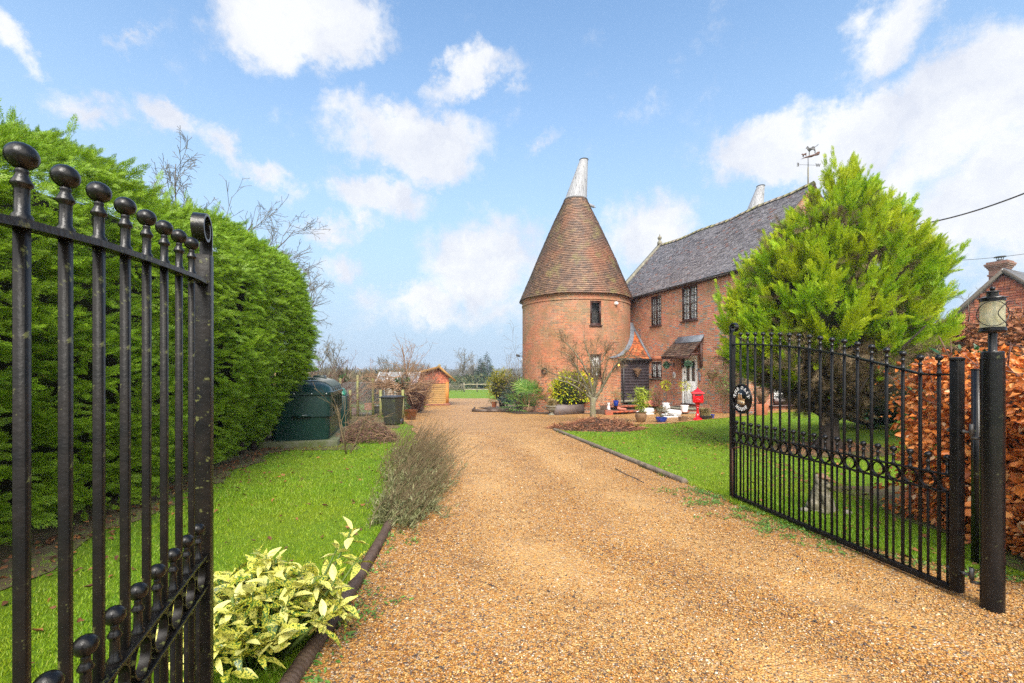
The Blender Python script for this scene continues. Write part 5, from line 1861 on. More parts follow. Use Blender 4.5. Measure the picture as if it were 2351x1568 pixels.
# --- the golden conifer on the right lawn
def build_conifer():
    rng = np.random.default_rng(33)
    x0, y0, _ = pt(1903, 1032)
    z0 = G(x0, y0)
    t = thing('golden_conifer', 'large yellow green conifer with bare brown underside on the right lawn', 'tree', (x0, y0, z0))
    prof = [(.95, .35), (1.25, .95), (1.55, 1.50), (1.9, 1.80), (2.4, 1.90), (3.0, 1.90), (3.6, 1.76), (4.3, 1.38), (4.9, .84), (5.4, .42), (5.75, .18), (5.95, .03)]
    pz, pr = zip(*prof)

    def rad(z, a):
        return np.interp(z, pz, pr) * (1 + .07 * np.sin(2 * a + 1.2) + .09 * np.sin(5 * a + z * 2.1) + .11 * np.exp(-((z - 4.1) / .75) ** 2) * np.cos(a + .6))
    cx, cy = .10, .25
    # pointed branch ends, spread evenly over the crown and grouped in tufts
    PL = [plume(rng, FR_C, 22, (20, 42), .42) for _ in range(6)]
    P, D, S = [], [], []
    zs = np.arange(1.75, 5.5, .26)
    for z in zs:
        r = np.interp(z, pz, pr)
        n = max(5, int(2 * PI * r / (.43 if z < 3.9 else .28)))
        for k in range(n):
            a = 2 * PI * (k + rng.uniform(-.35, .35)) / n + z * 3.1
            zz = z + rng.normal(0, .09)
            if zz < 2.08 + .22 * math.sin(3 * a + .5) - .35 * (math.cos(a + .55) < -.4) and rng.random() < .9:
                continue
            rr = float(rad(zz, a)) * rng.uniform(.80, 1.03)
            out = np.array([math.cos(a), math.sin(a), 0])
            steep = np.interp(zz, [1.6, 2.4, 4.2, 5.6], [.45, 1.05, 1.7, 3.2])
            d = out + np.array([0, 0, steep]) + rng.normal(0, .16, 3)
            d /= np.linalg.norm(d)
            L = rng.uniform(.70, 1.10) * np.interp(zz, [1.6, 4.3, 5.6], [1.0, .88, .55])
            sh = .30 * float(smooth(3.6, 5.6, zz))      # the top leans a little to the right
            tip = np.array([cx + sh * .83 + rr * out[0], cy - sh * .56 + rr * out[1], zz]) + d * .12
            m = rng.integers(9, 14)
            P.append(tip - d * L)
            D.append(d)
            S.append(L)
            for j in range(m):          # side branchlets of the same tuft
                dd = d + rng.normal(0, .33, 3) + [0, 0, .06]
                q = tip - d * L * rng.uniform(.42, 1.0)
                P.append(q)
                D.append(dd)
                S.append(L * rng.uniform(.34, .56))
    for k in range(34):
        a = rng.uniform(0, 2 * PI)
        z = rng.uniform(4.4, 5.45)
        r = rng.uniform(0, .40) * (5.7 - z)
        P.append((cx + .24 + r * math.cos(a), cy - .16 + r * math.sin(a), z))
        D.append((.25 * math.cos(a), .25 * math.sin(a), 1))
        S.append(rng.uniform(.45, .75))
    for k in range(34):
        a = -.6 + rng.normal(0, .55) + (PI if k % 3 == 0 else 0)
        zz = rng.uniform(3.0, 4.5)
        r = float(rad(zz, a)) * rng.uniform(.75, 1.0)
        P.append((cx + r * math.cos(a), cy + r * math.sin(a), zz - .15))
        D.append((.35 * math.cos(a) + rng.normal(0, .1), .35 * math.sin(a), 1))
        S.append(rng.uniform(.4, .7))
    P, D, S = np.array(P), np.array(D), np.array(S)
    V, F = place(PL, P, D, rng.normal(0, 1, P.shape), S, rng)
    # a few green sprays low on the bare limbs
    M = 12
    a = rng.uniform(0, 2 * PI, M)
    z = rng.uniform(.85, 1.5, M)
    r = np.interp(z, pz, pr) * rng.uniform(.7, 1.1, M)
    V2, F2 = place(PL, np.c_[cx + r * np.cos(a), cy + r * np.sin(a), z], np.c_[np.cos(a), np.sin(a), rng.uniform(-.2, .7, M)], rng.normal(0, 1, (M, 3)), rng.uniform(.22, .4, M), rng)
    MB().addA(V, F).addA(V2, F2).build('foliage', MT['conifer'], t)
    # dead brown twigs fill the inside and the underside
    PD = [plume(rng, FR_DEAD, 16, (25, 65), .55) for _ in range(4)]
    M = 1700
    a = rng.uniform(0, 2 * PI, M)
    z = rng.uniform(.75, 4.6, M) ** 1.0
    z = np.where(rng.random(M) < .55, rng.uniform(.75, 1.9, M), z)
    r = np.interp(z, pz, pr) * np.where(z < 2.1, rng.uniform(.35, 1.0, M), rng.uniform(.30, .70, M))
    V, F = place(PD, np.c_[cx + r * np.cos(a), cy + r * np.sin(a), z], np.c_[np.cos(a), np.sin(a), rng.normal(.35, .45, M)], rng.normal(0, 1, (M, 3)), rng.uniform(.28, .6, M), rng)
    MB().addA(V, F).build('dead_twigs', MT['dead'], t)
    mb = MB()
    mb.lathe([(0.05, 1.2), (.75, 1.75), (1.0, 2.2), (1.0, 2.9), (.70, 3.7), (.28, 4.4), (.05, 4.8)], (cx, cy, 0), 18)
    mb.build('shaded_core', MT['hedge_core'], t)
    mb = MB().tube([(-.02, 0, -.08), (0, 0, .12), (.03, .02, .5), (.02, .06, 1.0), (0, .15, 2.2), (0, .25, 4.6)], [.27, .185, .155, .165, .12, .03], 14)
    for k in range(6):
        a = 2 * PI * k / 6 + .4
        mb.tube([(.06 * math.cos(a), .06 * math.sin(a), .3), (.19 * math.cos(a), .19 * math.sin(a), .05), (.36 * math.cos(a), .36 * math.sin(a), -.05)], [.09, .075, .03], 7)
    mb.build('trunk', MT['bark_brown'], t, smooth=True)
    mb = MB()
    for k in range(26):
        a = rng.uniform(0, 2 * PI)
        h = rng.uniform(.6, 1.5)
        L = rng.uniform(.9, 1.7)
        o = np.array([math.cos(a), math.sin(a), 0])
        p = np.array([0, .08, h])
        mb.tube([p, p + o * L * .4 + [0, 0, .12 + .1 * L], p + o * L * .75 + [0, 0, .35 * L], p + o * L + [0, 0, .62 * L]], [.055, .035, .024, .010], 6)
    mb.build('limbs', MT['bark_brown'], t, smooth=True)
    return t


build_conifer()


# --- copper beech hedges on the right
def beech(name, label, x0, x1, y0, y1, h, n, size, mat, seed, fx, twigs=60, roundtop=.25):
    rng = np.random.default_rng(seed)
    cx, cy = (x0 + x1) / 2, (y0 + y1) / 2
    t = thing(name, label, 'hedge', (cx, cy, G(cx, cy)))
    oz = t.location.z
    k = rng.random(n)
    y = rng.uniform(y0, y1, n)
    zf = rng.uniform(.02, 1, n)
    top = k < .22
    front = fx(y)
    end = k > .86
    hh = h * (1 + .05 * np.sin(y * 3) + .04 * np.sin(y * 7.7))
    x = np.where(top, rng.uniform(0, 1, n) * (x1 - front) + front, front + rng.normal(0, .07, n) - .10 * np.sin(zf * PI) + .06 * np.sin(y * 6 + zf * 8) + .06 * np.sin(zf * 11 - y * 3))
    z = np.where(top, hh + rng.normal(0, .05, n) - roundtop * ((x - (front + x1) / 2) / (x1 - front)) ** 2 * 4 * .5, zf * hh)
    x = np.where((~top) & (zf > .85), x + (zf - .85) * roundtop * 2.2, x)
    # far and near end faces
    y = np.where(end, np.where(rng.random(n) < .75, y1, y0) + rng.normal(0, .07, n) + .05 * np.sin(zf * 9), y)
    x = np.where(end, rng.uniform(0, 1, n) * (x1 - front) + front, x)
    d = np.where(top[:, None], np.c_[rng.normal(0, .6, n), rng.normal(0, .6, n), rng.uniform(0, .9, n)], np.c_[-np.ones(n) * .8, rng.normal(0, .6, n), rng.normal(-.25, .5, n)])
    d = np.where(end[:, None], np.c_[rng.normal(0, .6, n), np.ones(n) * .7, rng.normal(-.2, .5, n)], d)
    ups = np.where(top[:, None], np.array([0, 0, 1.0]), np.where(end[:, None], np.array([0, 1.0, .4]), np.array([-1.0, 0, .45]))) + rng.normal(0, .55, (n, 3))
    V, F = place(ROUND, np.c_[x - cx, y - cy, z + gz(x, y) - oz], d, ups, size * np.exp(rng.normal(0, .28, n)), rng)
    MB().addA(V, F).build('leaves', mat, t)
    mb = MB()
    V, F = [], []
    ys = np.linspace(y0 + .15, y1 - .15, 12)
    for q in ys:
        a, b = float(fx(q)) + .16, x1
        for xx, zz in ((a, 0), (a, h * .55), (a + .12, h * .9), (b, h * .9), (b, 0)):
            V.append((xx - cx + .03 * math.sin(q * 9 + zz * 5), q - cy, zz + G(xx, q) - oz))
    for i in range(11):
        for j in range(4):
            F.append((i * 5 + j, i * 5 + j + 1, i * 5 + 6 + j, i * 5 + 5 + j))
    F += [(0, 1, 2, 3, 4), tuple(55 + k for k in (4, 3, 2, 1, 0))]
    MB().add(V, F).build('interior', MT['bark_brown'], t)
    mb = MB()
    for k in range(twigs):
        q = rng.uniform(y0, y1)
        p = np.array([float(fx(q)) + .2 - cx, q - cy, rng.uniform(.0, h) + G(cx, q) - oz])
        d = np.array([-rng.uniform(.1, .9), rng.normal(0, .6), rng.uniform(-.1, 1.0)])
        L = rng.uniform(.25, .6)
        mb.tube([p, p + d * L * .5, p + d * L + [0, 0, .04]], [.008, .006, .003], 4)
    mb.build('twigs', MT['twig_red'], t)
    return t


beech('copper_hedge', 'copper leaved beech hedge behind the thick gate post', 4.0, 5.2, 2.2, 4.8, 1.56, 15000, .050, MT['beech'], 41, lambda y: 4.08 + .13 * (np.asarray(y) - 3.4) + .05 * np.sin(np.asarray(y) * 4), twigs=150, roundtop=.07)
beech('tall_copper_hedge', 'tall copper leaved hedge behind the lantern', 8.2, 11.5, 6.6, 9.6, 2.3, 9000, .07, MT['beech_far'], 42, lambda y: 8.5 + .10 * (np.asarray(y) - 8) + .12 * np.sin(np.asarray(y) * 3), 160, .9)


def shrub(name, label, cat, loc, radii, n, size, mat, seed, protos=None, core=None, stems=None, up=.35, hollow=.55, lumpy=.12, group=None, zc=None, stem_mat=None):
    """a rounded leafy bush"""
    rng = np.random.default_rng(seed)
    t = thing(name, label, cat, loc, 0, group)
    d = rng.normal(0, 1, (n, 3))
    d /= np.linalg.norm(d, axis=1)[:, None]
    d[:, 2] = np.where(d[:, 2] < -.5, -d[:, 2], d[:, 2])
    f = rng.uniform(hollow ** 2, 1, n) ** .5 * (1 + lumpy * np.sin(d[:, 0] * 7 + d[:, 2] * 5) + lumpy * np.sin(d[:, 1] * 9 - d[:, 2] * 4 + 1))
    zc = radii[2] * .85 if zc is None else zc
    p = d * f[:, None] * np.array(radii) + [0, 0, zc]
    p[:, 2] = np.maximum(p[:, 2], .04)
    V, F = leaf_cloud(rng, p, d + np.array([0, 0, up]) + rng.normal(0, .5, (n, 3)), size, protos)
    MB().addA(V, F).build('leaves', mat, t)
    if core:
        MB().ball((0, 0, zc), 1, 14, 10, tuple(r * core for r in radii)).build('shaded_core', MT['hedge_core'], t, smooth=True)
    mb = MB()
    for k in range(stems or 8):
        a = rng.uniform(0, 2 * PI)
        e = np.array([math.cos(a) * radii[0] * .7, math.sin(a) * radii[1] * .7, zc + radii[2] * rng.uniform(-.1, .6)])
        mb.tube([(rng.normal(0, .04), rng.normal(0, .04), -.02), e * [.35, .35, .5], e], [.016, .011, .005], 5)
    mb.build('stems', MT[stem_mat or 'bark'], t)
    return t


def place_at(xd, yd):
    return pt(xd, yd)


l = pt(2005, 990)
shrub('laurel_bush', 'dark glossy laurel bush behind the conifer trunk', 'bush', (l[0] + .35, l[1] + .5, l[2]), (1.15, .8, .62), 1500, .15, MT['laurel'], 51, core=.72, stems=10)
shrub('green_bush', 'green leaved bush poking over the copper hedge', 'bush', (7.35, 7.3, G(7.35, 7.3)), (.9, .5, .95), 420, .14, MT['laurel'], 52, stems=12, up=.9, hollow=.2)
l = pt(1300, 951)
shrub('choisya_bush', 'bright yellow green bush behind the long steel planter', 'bush', (2.78, 21.15, G(2.78, 21.1) + .2), (1.06, .66, .95), 3200, .105, MT['choisya'], 53, core=.8, stems=14, lumpy=.06)
shrub('olive_shrub', 'tall olive yellow shrub left of the tower', 'bush', (-.62, 26.0, G(-.6, 26)), (.88, .8, 1.12), 1900, .10, MT['yellow_shrub'], 54, core=.6, stems=16, zc=1.1)


def spruce():
    rng = np.random.default_rng(9)
    x, y = .25, 25.2
    t = thing('blue_spruce', 'small blue grey spruce beside the tower and wooden gate', 'tree', (x, y, G(x, y)))
    PLs = [plume(rng, FR_H, 12, (30, 60), .5, .3) for _ in range(3)]
    P, D, S = [], [], []
    for z in np.arange(.35, 2.0, .17):
        r = .95 * (1 - (z / 2.25) ** 1.4)
        for k in range(int(6 + r * 9)):
            a = rng.uniform(0, 2 * PI)
            o = np.array([math.cos(a), math.sin(a), rng.uniform(-.05, .35)])
            P.append((o[0] * r * .25, o[1] * r * .25, z))
            D.append(o)
            S.append(r * rng.uniform(.7, 1.05))
    V, F = place(PLs, P, D, np.array([0, 0, 1]) + rng.normal(0, .3, (len(P), 3)), S, rng)
    MB().addA(V, F).build('needles', MT['spruce'], t)
    MB().tube([(0, 0, -.05), (0, 0, 1.9)], [.06, .015], 7).build('trunk', MT['bark'], t)


spruce()


def fan_palm():
    rng = np.random.default_rng(19)
    x, y, z = pt(1213, 948)
    t = thing('fan_palm', 'low spiky fan palm left of the long steel planter', 'palm', (x, y + .5, G(x, y + .5)))
    mbl, mbs = [], MB()
    V, F, n = [], [], 0
    for k in range(40):
        a = rng.uniform(0, 2 * PI)
        el = R(rng.uniform(-12, 78))
        L = rng.uniform(.62, 1.12)
        o = np.array([math.cos(a) * math.cos(el), math.sin(a) * math.cos(el), math.sin(el)])
        b = np.array([.10 * math.cos(a), .10 * math.sin(a), .30])
        h = b + o * L
        mbs.tube([b, b + o * L * .5 + [0, 0, .03], h], [.014, .010, .008], 4)
        side = np.cross(o, [0, 0, 1.0])
        side /= np.linalg.norm(side) + 1e-9
        up = np.cross(side, o)
        m = 13
        rl = rng.uniform(.50, .72)
        for i in range(m):
            q = R(-95 + 190 * i / (m - 1))
            d = o * math.cos(q) + side * math.sin(q) + up * (.18 * math.cos(q) - .06)
            w = np.cross(d, up)
            w = w / (np.linalg.norm(w) + 1e-9) * .024
            e = h + d * rl * rng.uniform(.85, 1.05) - np.array([0, 0, .06 + .05 * rng.random()])
            mid = h + d * rl * .55 + up * .015
            k0 = len(V)
            V += [h, mid + w, mid - w, e]
            F += [(k0, k0 + 2, k0 + 3, k0 + 1)]
    MB().addA(np.array(V), np.array(F)).build('fronds', MT['palm'], t)
    mbs.build('leaf_stalks', MT['greens'], t)
    mb = MB()
    mb.tube([(0, 0, -.05), (0, 0, .18), (0, 0, .4)], [.14, .16, .09], 10)
    for k in range(40):
        a = rng.uniform(0, 2 * PI)
        mb.tube([(.1 * math.cos(a), .1 * math.sin(a), .3), (.22 * math.cos(a), .22 * math.sin(a), .2), (.26 * math.cos(a), .26 * math.sin(a), .02)], [.012, .010, .004], 4)
    mb.build('trunk', MT['clay_dark'], t)


fan_palm()


# --- spotted laurel in the near left corner
def aucuba():
    rng = np.random.default_rng(77)
    x, y = -1.36, 2.40
    t = thing('spotted_laurel', 'spotted yellow and green laurel beside the gravel edge in front', 'bush', (x, y, G(x, y)))
    mb = MB()
    P, D, S = [], [], []
    heads = []
    for k in range(105):
        a = rng.uniform(0, 2 * PI)
        r = math.sqrt(rng.uniform(.0, 1)) * .42
        ex, ey = r * math.cos(a) * 1.0, r * math.sin(a) * .85
        h = (.50 - .55 * r) * rng.uniform(.65, 1.05)
        heads.append((ex, ey, max(.10, h)))
    heads += [(.36, .33, .50), (.30, .28, .42), (.41, .30, .36)]
    for ex, ey, h in heads:
        b = np.array([ex * .35, ey * .35, 0])
        top = np.array([ex, ey, h])
        mb.tube([b, (b + top) / 2 + [ex * .08, ey * .08, .03], top], [.008, .007, .005], 5)
        m = rng.integers(6, 9)
        for j in range(m):
            q = 2.4 * j + rng.uniform(0, .6)
            el = rng.uniform(-.55, .75) if j < m - 2 else rng.uniform(.8, 1.6)
            P.append(top - [0, 0, .010 * (m - j)])
            D.append((math.cos(q), math.sin(q), el))
            S.append(rng.uniform(.06, .122))
    P, D, S = np.array(P), np.array(D), np.array(S)
    pr = [leaf_proto(6, .44, .18, .25), leaf_proto(6, .40, .10, .5), leaf_proto(6, .48, .28, .1)]
    for v, f in pr:
        v[:, 2] += .02 * np.sin(v[:, 0] * 14) * (np.abs(v[:, 1]) > .02)
    V, F = place(pr, P, D, np.array([0, 0, 1.0]) + rng.normal(0, .3, P.shape), S, rng)
    MB().addA(V, F).build('leaves', MT['aucuba'], t, smooth=True)
    mb.build('stems', MT['greens'], t)
    t.scale = (1.08, 1.08, 1.12)


aucuba()


# --- straggly lavender like bushes along the left edge of the drive
def straggle(loc, h, wid, n, label, seed, leafn):
    rng = np.random.default_rng(seed)
    t = thing('woody_bush', label, 'bush', loc, 0, 'woody bushes along the drive')
    mb = MB()
    P, D = [], []
    for k in range(n):
        b = np.array([rng.normal(0, wid * .25), rng.normal(0, wid * .42), 0])
        lean = np.array([rng.normal(.50, .42), rng.normal(.20, .42), 1.0])
        lean /= np.linalg.norm(lean)
        L = h * rng.uniform(.55, 1.15)
        m = b + lean * L * .5 + [0, 0, .03]
        e = b + lean * L + np.array([.10, .03, -.02]) * L
        mb.tube([b, m, e], [.0045, .0032, .0018], 3, cap=False)
        for q in (.15, .28, .4, .52):
            if rng.random() < leafn:
                P.append(b + lean * L * q * rng.uniform(.6, 1.1))
                D.append(lean + rng.normal(0, .6, 3))
        if rng.random() < .8:
            s = b + lean * L * rng.uniform(.4, .75)
            d2 = lean + rng.normal(0, .35, 3)
            mb.tube([s, s + d2 / np.linalg.norm(d2) * L * .3], [.0026, .0015], 3, cap=False)
    mb.build('woody_stems', MT['twig_olive'], t)
    P, D = np.array(P), np.array(D)
    k = 9
    P = np.repeat(P, k, 0) + rng.normal(0, .026, (len(P) * k, 3))
    D = np.repeat(D, k, 0) + rng.normal(0, .5, (len(D) * k, 3))
    V, F = place(NARROW, P, D, rng.normal(0, 1, P.shape), rng.uniform(.045, .085, len(P)), rng)
    MB().addA(V, F).build('leaves', MT['grey_leaf'], t)
    return t


straggle((-1.16, 4.75, 0), .38, .50, 170, 'low grey green woody bush nearest the camera on the drive edge', 61, 1.0)
straggle((-1.22, 5.5, G(-1.3, 5.5)), .52, .58, 170, 'dense knee high woody bush behind the nearest one', 64, .8)
straggle((-1.42, 6.5, G(-1.4, 6.5)), .72, .75, 240, 'tallest brown stemmed woody bush leaning over the drive edge', 62, .55)
straggle((-1.78, 8.0, G(-1.8, 8.0)), .80, .85, 210, 'thin stemmed woody bush farthest along the drive edge', 63, .25)


# --- bare trees
def bare_tree(name, label, loc, P, d, L, r, seed, mat, twig=None, split=2, group=None, trunk_pts=None):
    rng = np.random.default_rng(seed)
    t = thing(name, label, 'tree', loc, 0, group)
    st = grow(rng, (0, 0, -.05), d, L, r, P)
    strands(st, (9, 6, 5, 4, 3, 3), 0, split - 1).build('trunk', mat, t, smooth=True)
    strands(st, (9, 6, 5, 4, 3, 3), split, 9).build('branches', twig or mat, t, smooth=False)
    return t


def small_tree():
    """the spreading bare tree on the bark mound, limbs set out as in the photograph"""
    rng = np.random.default_rng(71)
    x, y, z = pt(1362, 973)
    t = thing('bare_garden_tree', 'spreading bare tree with lichen on its limbs in the bark mound', 'tree', (x, y, z))
    sc = y / 1045
    tr = [(0, 0, -.05), (-.02, 0, .35), (-.02, .0, .70), (.0, .0, .92)]
    mb = MB().tube([(0.05, 0, -.06)] + tr, [.16, .13, .105, .095, .10], 12)
    limbs = [  # end points in the plane across the view (dx, dz) and depth
        [(-.02, 0, .85), (-.28, .05, 1.30), (-.70, .1, 1.52), (-1.35, .2, 1.72), (-1.95, .1, 2.0)],
        [(-.02, 0, .80), (-.32, -.1, 1.10), (-.95, -.25, 1.45), (-1.6, -.4, 1.62)],
        [(0, 0, .9), (-.10, .1, 1.5), (-.35, .15, 2.1), (-.85, .1, 2.75), (-1.2, .1, 3.05)],
        [(.02, .0, .9), (.06, .12, 1.4), (.02, .2, 2.0), (-.22, .3, 2.7), (-.30, .3, 3.25)],
        [(.03, 0, .88), (.22, -.05, 1.15), (.42, -.1, 1.55), (.75, -.15, 2.05), (1.10, -.2, 2.55)],
        [(.05, 0, .80), (.30, .1, 1.2), (.62, .15, 1.75), (.95, .1, 2.2), (1.30, .1, 2.35)],
        [(0, 0, .92), (.16, .25, 1.5), (.32, .4, 2.1), (.60, .4, 2.8)],
        [(0, 0, .86), (-.2, .4, 1.4), (-.5, .8, 2.0), (-.8, 1.0, 2.4)],
        [(0, 0, .86), (.05, -.35, 1.4), (-.05, -.7, 1.9), (-.2, -.9, 2.3)],
        [(-.5, .05, 1.45), (-.55, -.1, 1.9), (-.85, -.2, 2.35), (-1.3, -.2, 2.6)],
        [(.30, -.05, 1.35), (.30, -.3, 1.8), (.45, -.45, 2.35)]]
    st = []
    PR = dict(seg=[5, 4, 3], up=[.03, .04, .04], wob=[.10, .14, .16], kids=[5, 4], f0=[.15, .1], ang=[(25, 65), (25, 60)], lr=[.55, .55], rr=.55, rmin=.0035, taper=.3)
    for i, lb in enumerate(limbs):
        P = np.array(lb, float)
        f = np.linspace(0, 1, 4 * len(P))
        Q = np.c_[[np.interp(f, np.linspace(0, 1, len(P)), P[:, k]) for k in range(3)]].T + rng.normal(0, .012, (len(f), 3))
        rr = np.linspace(.050 if i < 8 else .026, .008, len(Q))
        mb.tube(Q, rr, 7)
        for k in range(9):
            u = rng.uniform(.22, .98)
            j = min(int(u * (len(Q) - 1)), len(Q) - 2)
            dd = Q[j + 1] - Q[j]
            dd /= np.linalg.norm(dd)
            nd = dd + rng.normal(0, .65, 3)
            nd[2] += .15
            grow(rng, Q[j], nd, rng.uniform(.35, .75), max(rr[j] * .5, .006), PR, 0, st)
    mb.build('trunk', MT['bark_mossy'], t, smooth=True)
    strands(st, (5, 4, 3)).build('branches', MT['twig_olive'], t)
    # small red buds and twiglets at the tips
    P, D = tips(st, 1)
    sel = rng.permutation(len(P))[:900]
    V, F = place(NARROW, P[sel], D[sel] + rng.normal(0, .01, (len(sel), 3)), rng.normal(0, 1, (len(sel), 3)), rng.uniform(.05, .12, len(sel)), rng)
    MB().addA(V, F).build('buds', MT['twig_red'], t)
    return t


small_tree()

TALL = dict(seg=[6, 5, 4, 3, 3], up=[.03, .05, .03, .02, .01], wob=[.05, .10, .14, .18, .2], kids=[9, 8, 6, 3], f0=[.25, .2, .15, .1], ang=[(25, 55), (25, 55), (25, 60), (25, 60)], lr=[.58, .55, .55, .55], rr=.55, rmin=.0045, taper=.35)
for i, (x, y, h, s) in enumerate(((-8.4, 9.3, 2.7, 1), (-7.8, 10.4, 4.5, 2), (-7.3, 11.7, 4.3, 3), (-7.2, 13.2, 3.9, 5))):
    bare_tree('bare_tree', ['bare tree behind the hedge, the tallest and nearest the camera', 'bare tree behind the hedge, second from the camera', 'bare tree behind the hedge, third from the camera', 'bare tree behind the hedge, farthest and lowest'][i],
              (x, y, G(x, y)), TALL, (.12, 0, 1), h, .11, 80 + s, MT['bark'], MT['twig_grey'], group='bare trees behind the hedge')

MULTI = dict(seg=[5, 5, 4, 3], up=[.02, .03, .02, .0], wob=[.10, .14, .18, .2], kids=[7, 5, 3], f0=[.15, .2, .1], ang=[(20, 60), (25, 60), (30, 70)], lr=[.8, .55, .5], rr=.6, rmin=.004, taper=.4)


def multi_stem(name, label, loc, n, h, r, lean, seed, mat, cat='shrub', P=MULTI, group=None):
    rng = np.random.default_rng(seed)
    t = thing(name, label, cat, loc, 0, group)
    st = []
    for k in range(n):
        a = 2 * PI * k / n + rng.uniform(0, .8)
        grow(rng, (.05 * math.cos(a), .05 * math.sin(a), -.03), (lean * math.cos(a), lean * math.sin(a), 1), h * rng.uniform(.7, 1.1), r, P, 0, st)
    strands(st, (6, 5, 4, 3), 0, 0).build('stems', mat, t)
    strands(st, (6, 5, 4, 3), 1, 9).build('branches', mat, t)
    return t


l = at(730, 905, 15.5)
multi_stem('bare_shrub', 'reddish bare shrub behind the green oil tank', (l[0], l[1], G(l[0], l[1])), 9, 1.75, .035, .85, 91, MT['twig_red'])
l = at(1190, 930, 25.6)
multi_stem('thin_climber', 'thin bare shrub against the left edge of the tower', (.42, 23.6, G(.4, 23.6)), 7, 2.5, .02, .22, 92, MT['twig_olive'], P=dict(MULTI, kids=[5, 4, 2]))
l = pt(796, 1041)
multi_stem('bare_sapling', 'slender bare sapling in front of the oil tank', l, 3, 1.05, .016, .55, 93, MT['twig_olive'], P=dict(MULTI, kids=[4, 3], wob=[.08, .12, .12], up=[.05, .05, .02]))


def brush_pile():
    rng = np.random.default_rng(95)
    x, y, z = pt(832, 1018)
    t = thing('brush_pile', 'heap of cut brown prunings beside the oil tank', 'brush pile', (x, y + .35, G(x, y + .35)))
    mb = MB()
    for k in range(620):
        a = rng.uniform(0, 2 * PI)
        r = math.sqrt(rng.random()) * .72
        p = np.array([r * math.cos(a) * 1.05, r * math.sin(a) * .7, (.55 * (1 - (r / .75) ** 1.6)) * rng.uniform(.3, 1.0) + .02])
        d = rng.normal(0, 1, 3) * [1, .8, .5]
        d /= np.linalg.norm(d)
        L = rng.uniform(.10, .34)
        c = rng.normal(0, .07, 3)
        mb.tube([p - d * L * .5, p + c * .6, p + d * L * .5 + c * .3], rng.uniform(.003, .007), 3, cap=False)
    mb.build('twigs', MT['twig_red'], t)
    mb = MB()
    for k in range(330):
        a = rng.uniform(0, 2 * PI)
        r = math.sqrt(rng.random()) * .70
        p = np.array([r * math.cos(a) * 1.1, r * math.sin(a) * .7, (.58 * (1 - (r / .75) ** 1.6)) * rng.uniform(.4, 1.05) + .02])
        d = rng.normal(0, 1, 3) * [1, .8, .45]
        d /= np.linalg.norm(d)
        L = rng.uniform(.1, .35)
        mb.tube([p - d * L * .5, p + rng.normal(0, .04, 3), p + d * L * .5], rng.uniform(.003, .006), 3, cap=False)
    mb.build('pale_twigs', MT['twig_tan'], t)


brush_pile()


def wisteria():
    """gnarled climber with an ivy clad stump, in front of the shed"""
    rng = np.random.default_rng(97)
    l = at(925, 960, 19.0)
    x, y = l[0], l[1]
    t = thing('gnarled_climber', 'gnarled tan climber with an ivy clad stump in front of the shed', 'shrub', (x, y, G(x, y)))
    st = []
    PW = dict(seg=[7, 6, 5, 3], up=[-.02, -.02, .0, .0], wob=[.20, .24, .26, .2], kids=[6, 4, 3], f0=[.2, .15, .1], ang=[(25, 75), (30, 75), (30, 70)], lr=[.62, .55, .5], rr=.6, rmin=.0045, taper=.45, minz=-.5)
    for k in range(24):
        a = rng.uniform(0, 2 * PI)
        grow(rng, (.15 * math.cos(a), .15 * math.sin(a), 1.2 + rng.normal(0, .15)), (math.cos(a), .5 * math.sin(a), rng.uniform(.0, .5)), rng.uniform(.9, 1.5), .028, PW, 0, st)
    for k in range(11):
        a = rng.uniform(0, 2 * PI)
        grow(rng, (.1, .1, 1.7), (.5 * math.cos(a) + .35, .4 * math.sin(a), 1), rng.uniform(1.0, 1.7), .014, dict(PW, up=[.03, .02, 0, 0], wob=[.07, .1, .1, .1], kids=[3, 2]), 0, st)
    strands(st, (6, 4, 3, 3)).build('branches', MT['twig_tan'], t)
    mb = MB().tube([(-.15, 0, -.05), (-.12, 0, .8), (-.05, 0, 1.5), (.05, .05, 2.0)], [.13, .11, .09, .04], 8)
    mb.build('trunk', MT['bark'], t)
    n = 900
    a = rng.uniform(0, 2 * PI, n)
    z = rng.uniform(.35, 1.65, n)
    r = .22 + .10 * np.sin(z * 5 + a) + rng.normal(0, .04, n)
    V, F = leaf_cloud(rng, np.c_[-.12 + r * np.cos(a), r * np.sin(a), z], np.c_[np.cos(a), np.sin(a), rng.normal(0, .5, n)], .075)
    MB().addA(V, F).build('ivy', MT['ivy'], t)


wisteria()
# dense brown twiggy bush behind it, against the shed
l = at(955, 940, 21.5)
multi_stem('dense_twiggy_bush', 'dense reddish brown twiggy bush against the shed corner', (l[0], l[1], G(l[0], l[1])), 75, 1.75, .014, .36, 98, MT['twig_red'], P=dict(MULTI, kids=[6, 4], f0=[.05, .1], wob=[.06, .12, .14], lr=[.5, .5]))
l = at(786, 905, 20)
shrub('ivy_stump', 'ivy covered stump behind the oil tank', 'stump', (l[0], l[1], G(l[0], l[1])), (.22, .22, .55), 420, .08, MT['ivy'], 99, core=.85, stems=3, zc=1.2)

# bare trees on the right, by the neighbouring house
for i, (xd, yd, Y, n, h, s) in enumerate(((2215, 700, 11.5, 5, 1.7, 1), (2330, 650, 10.5, 6, 2.2, 2))):
    l = at(xd, yd, Y)
    multi_stem('lichened_tree', ['bare lichened tree left of the neighbouring gable', 'bare lichened tree in front of the neighbouring gable'][i], (l[0], Y, G(l[0], Y)), n, 2.3 if i == 0 else 2.5, .03, .35, 110 + s, MT['twig_grey'], 'tree', P=dict(MULTI, kids=[6, 4, 3], up=[.05, .05, .03, .02]))


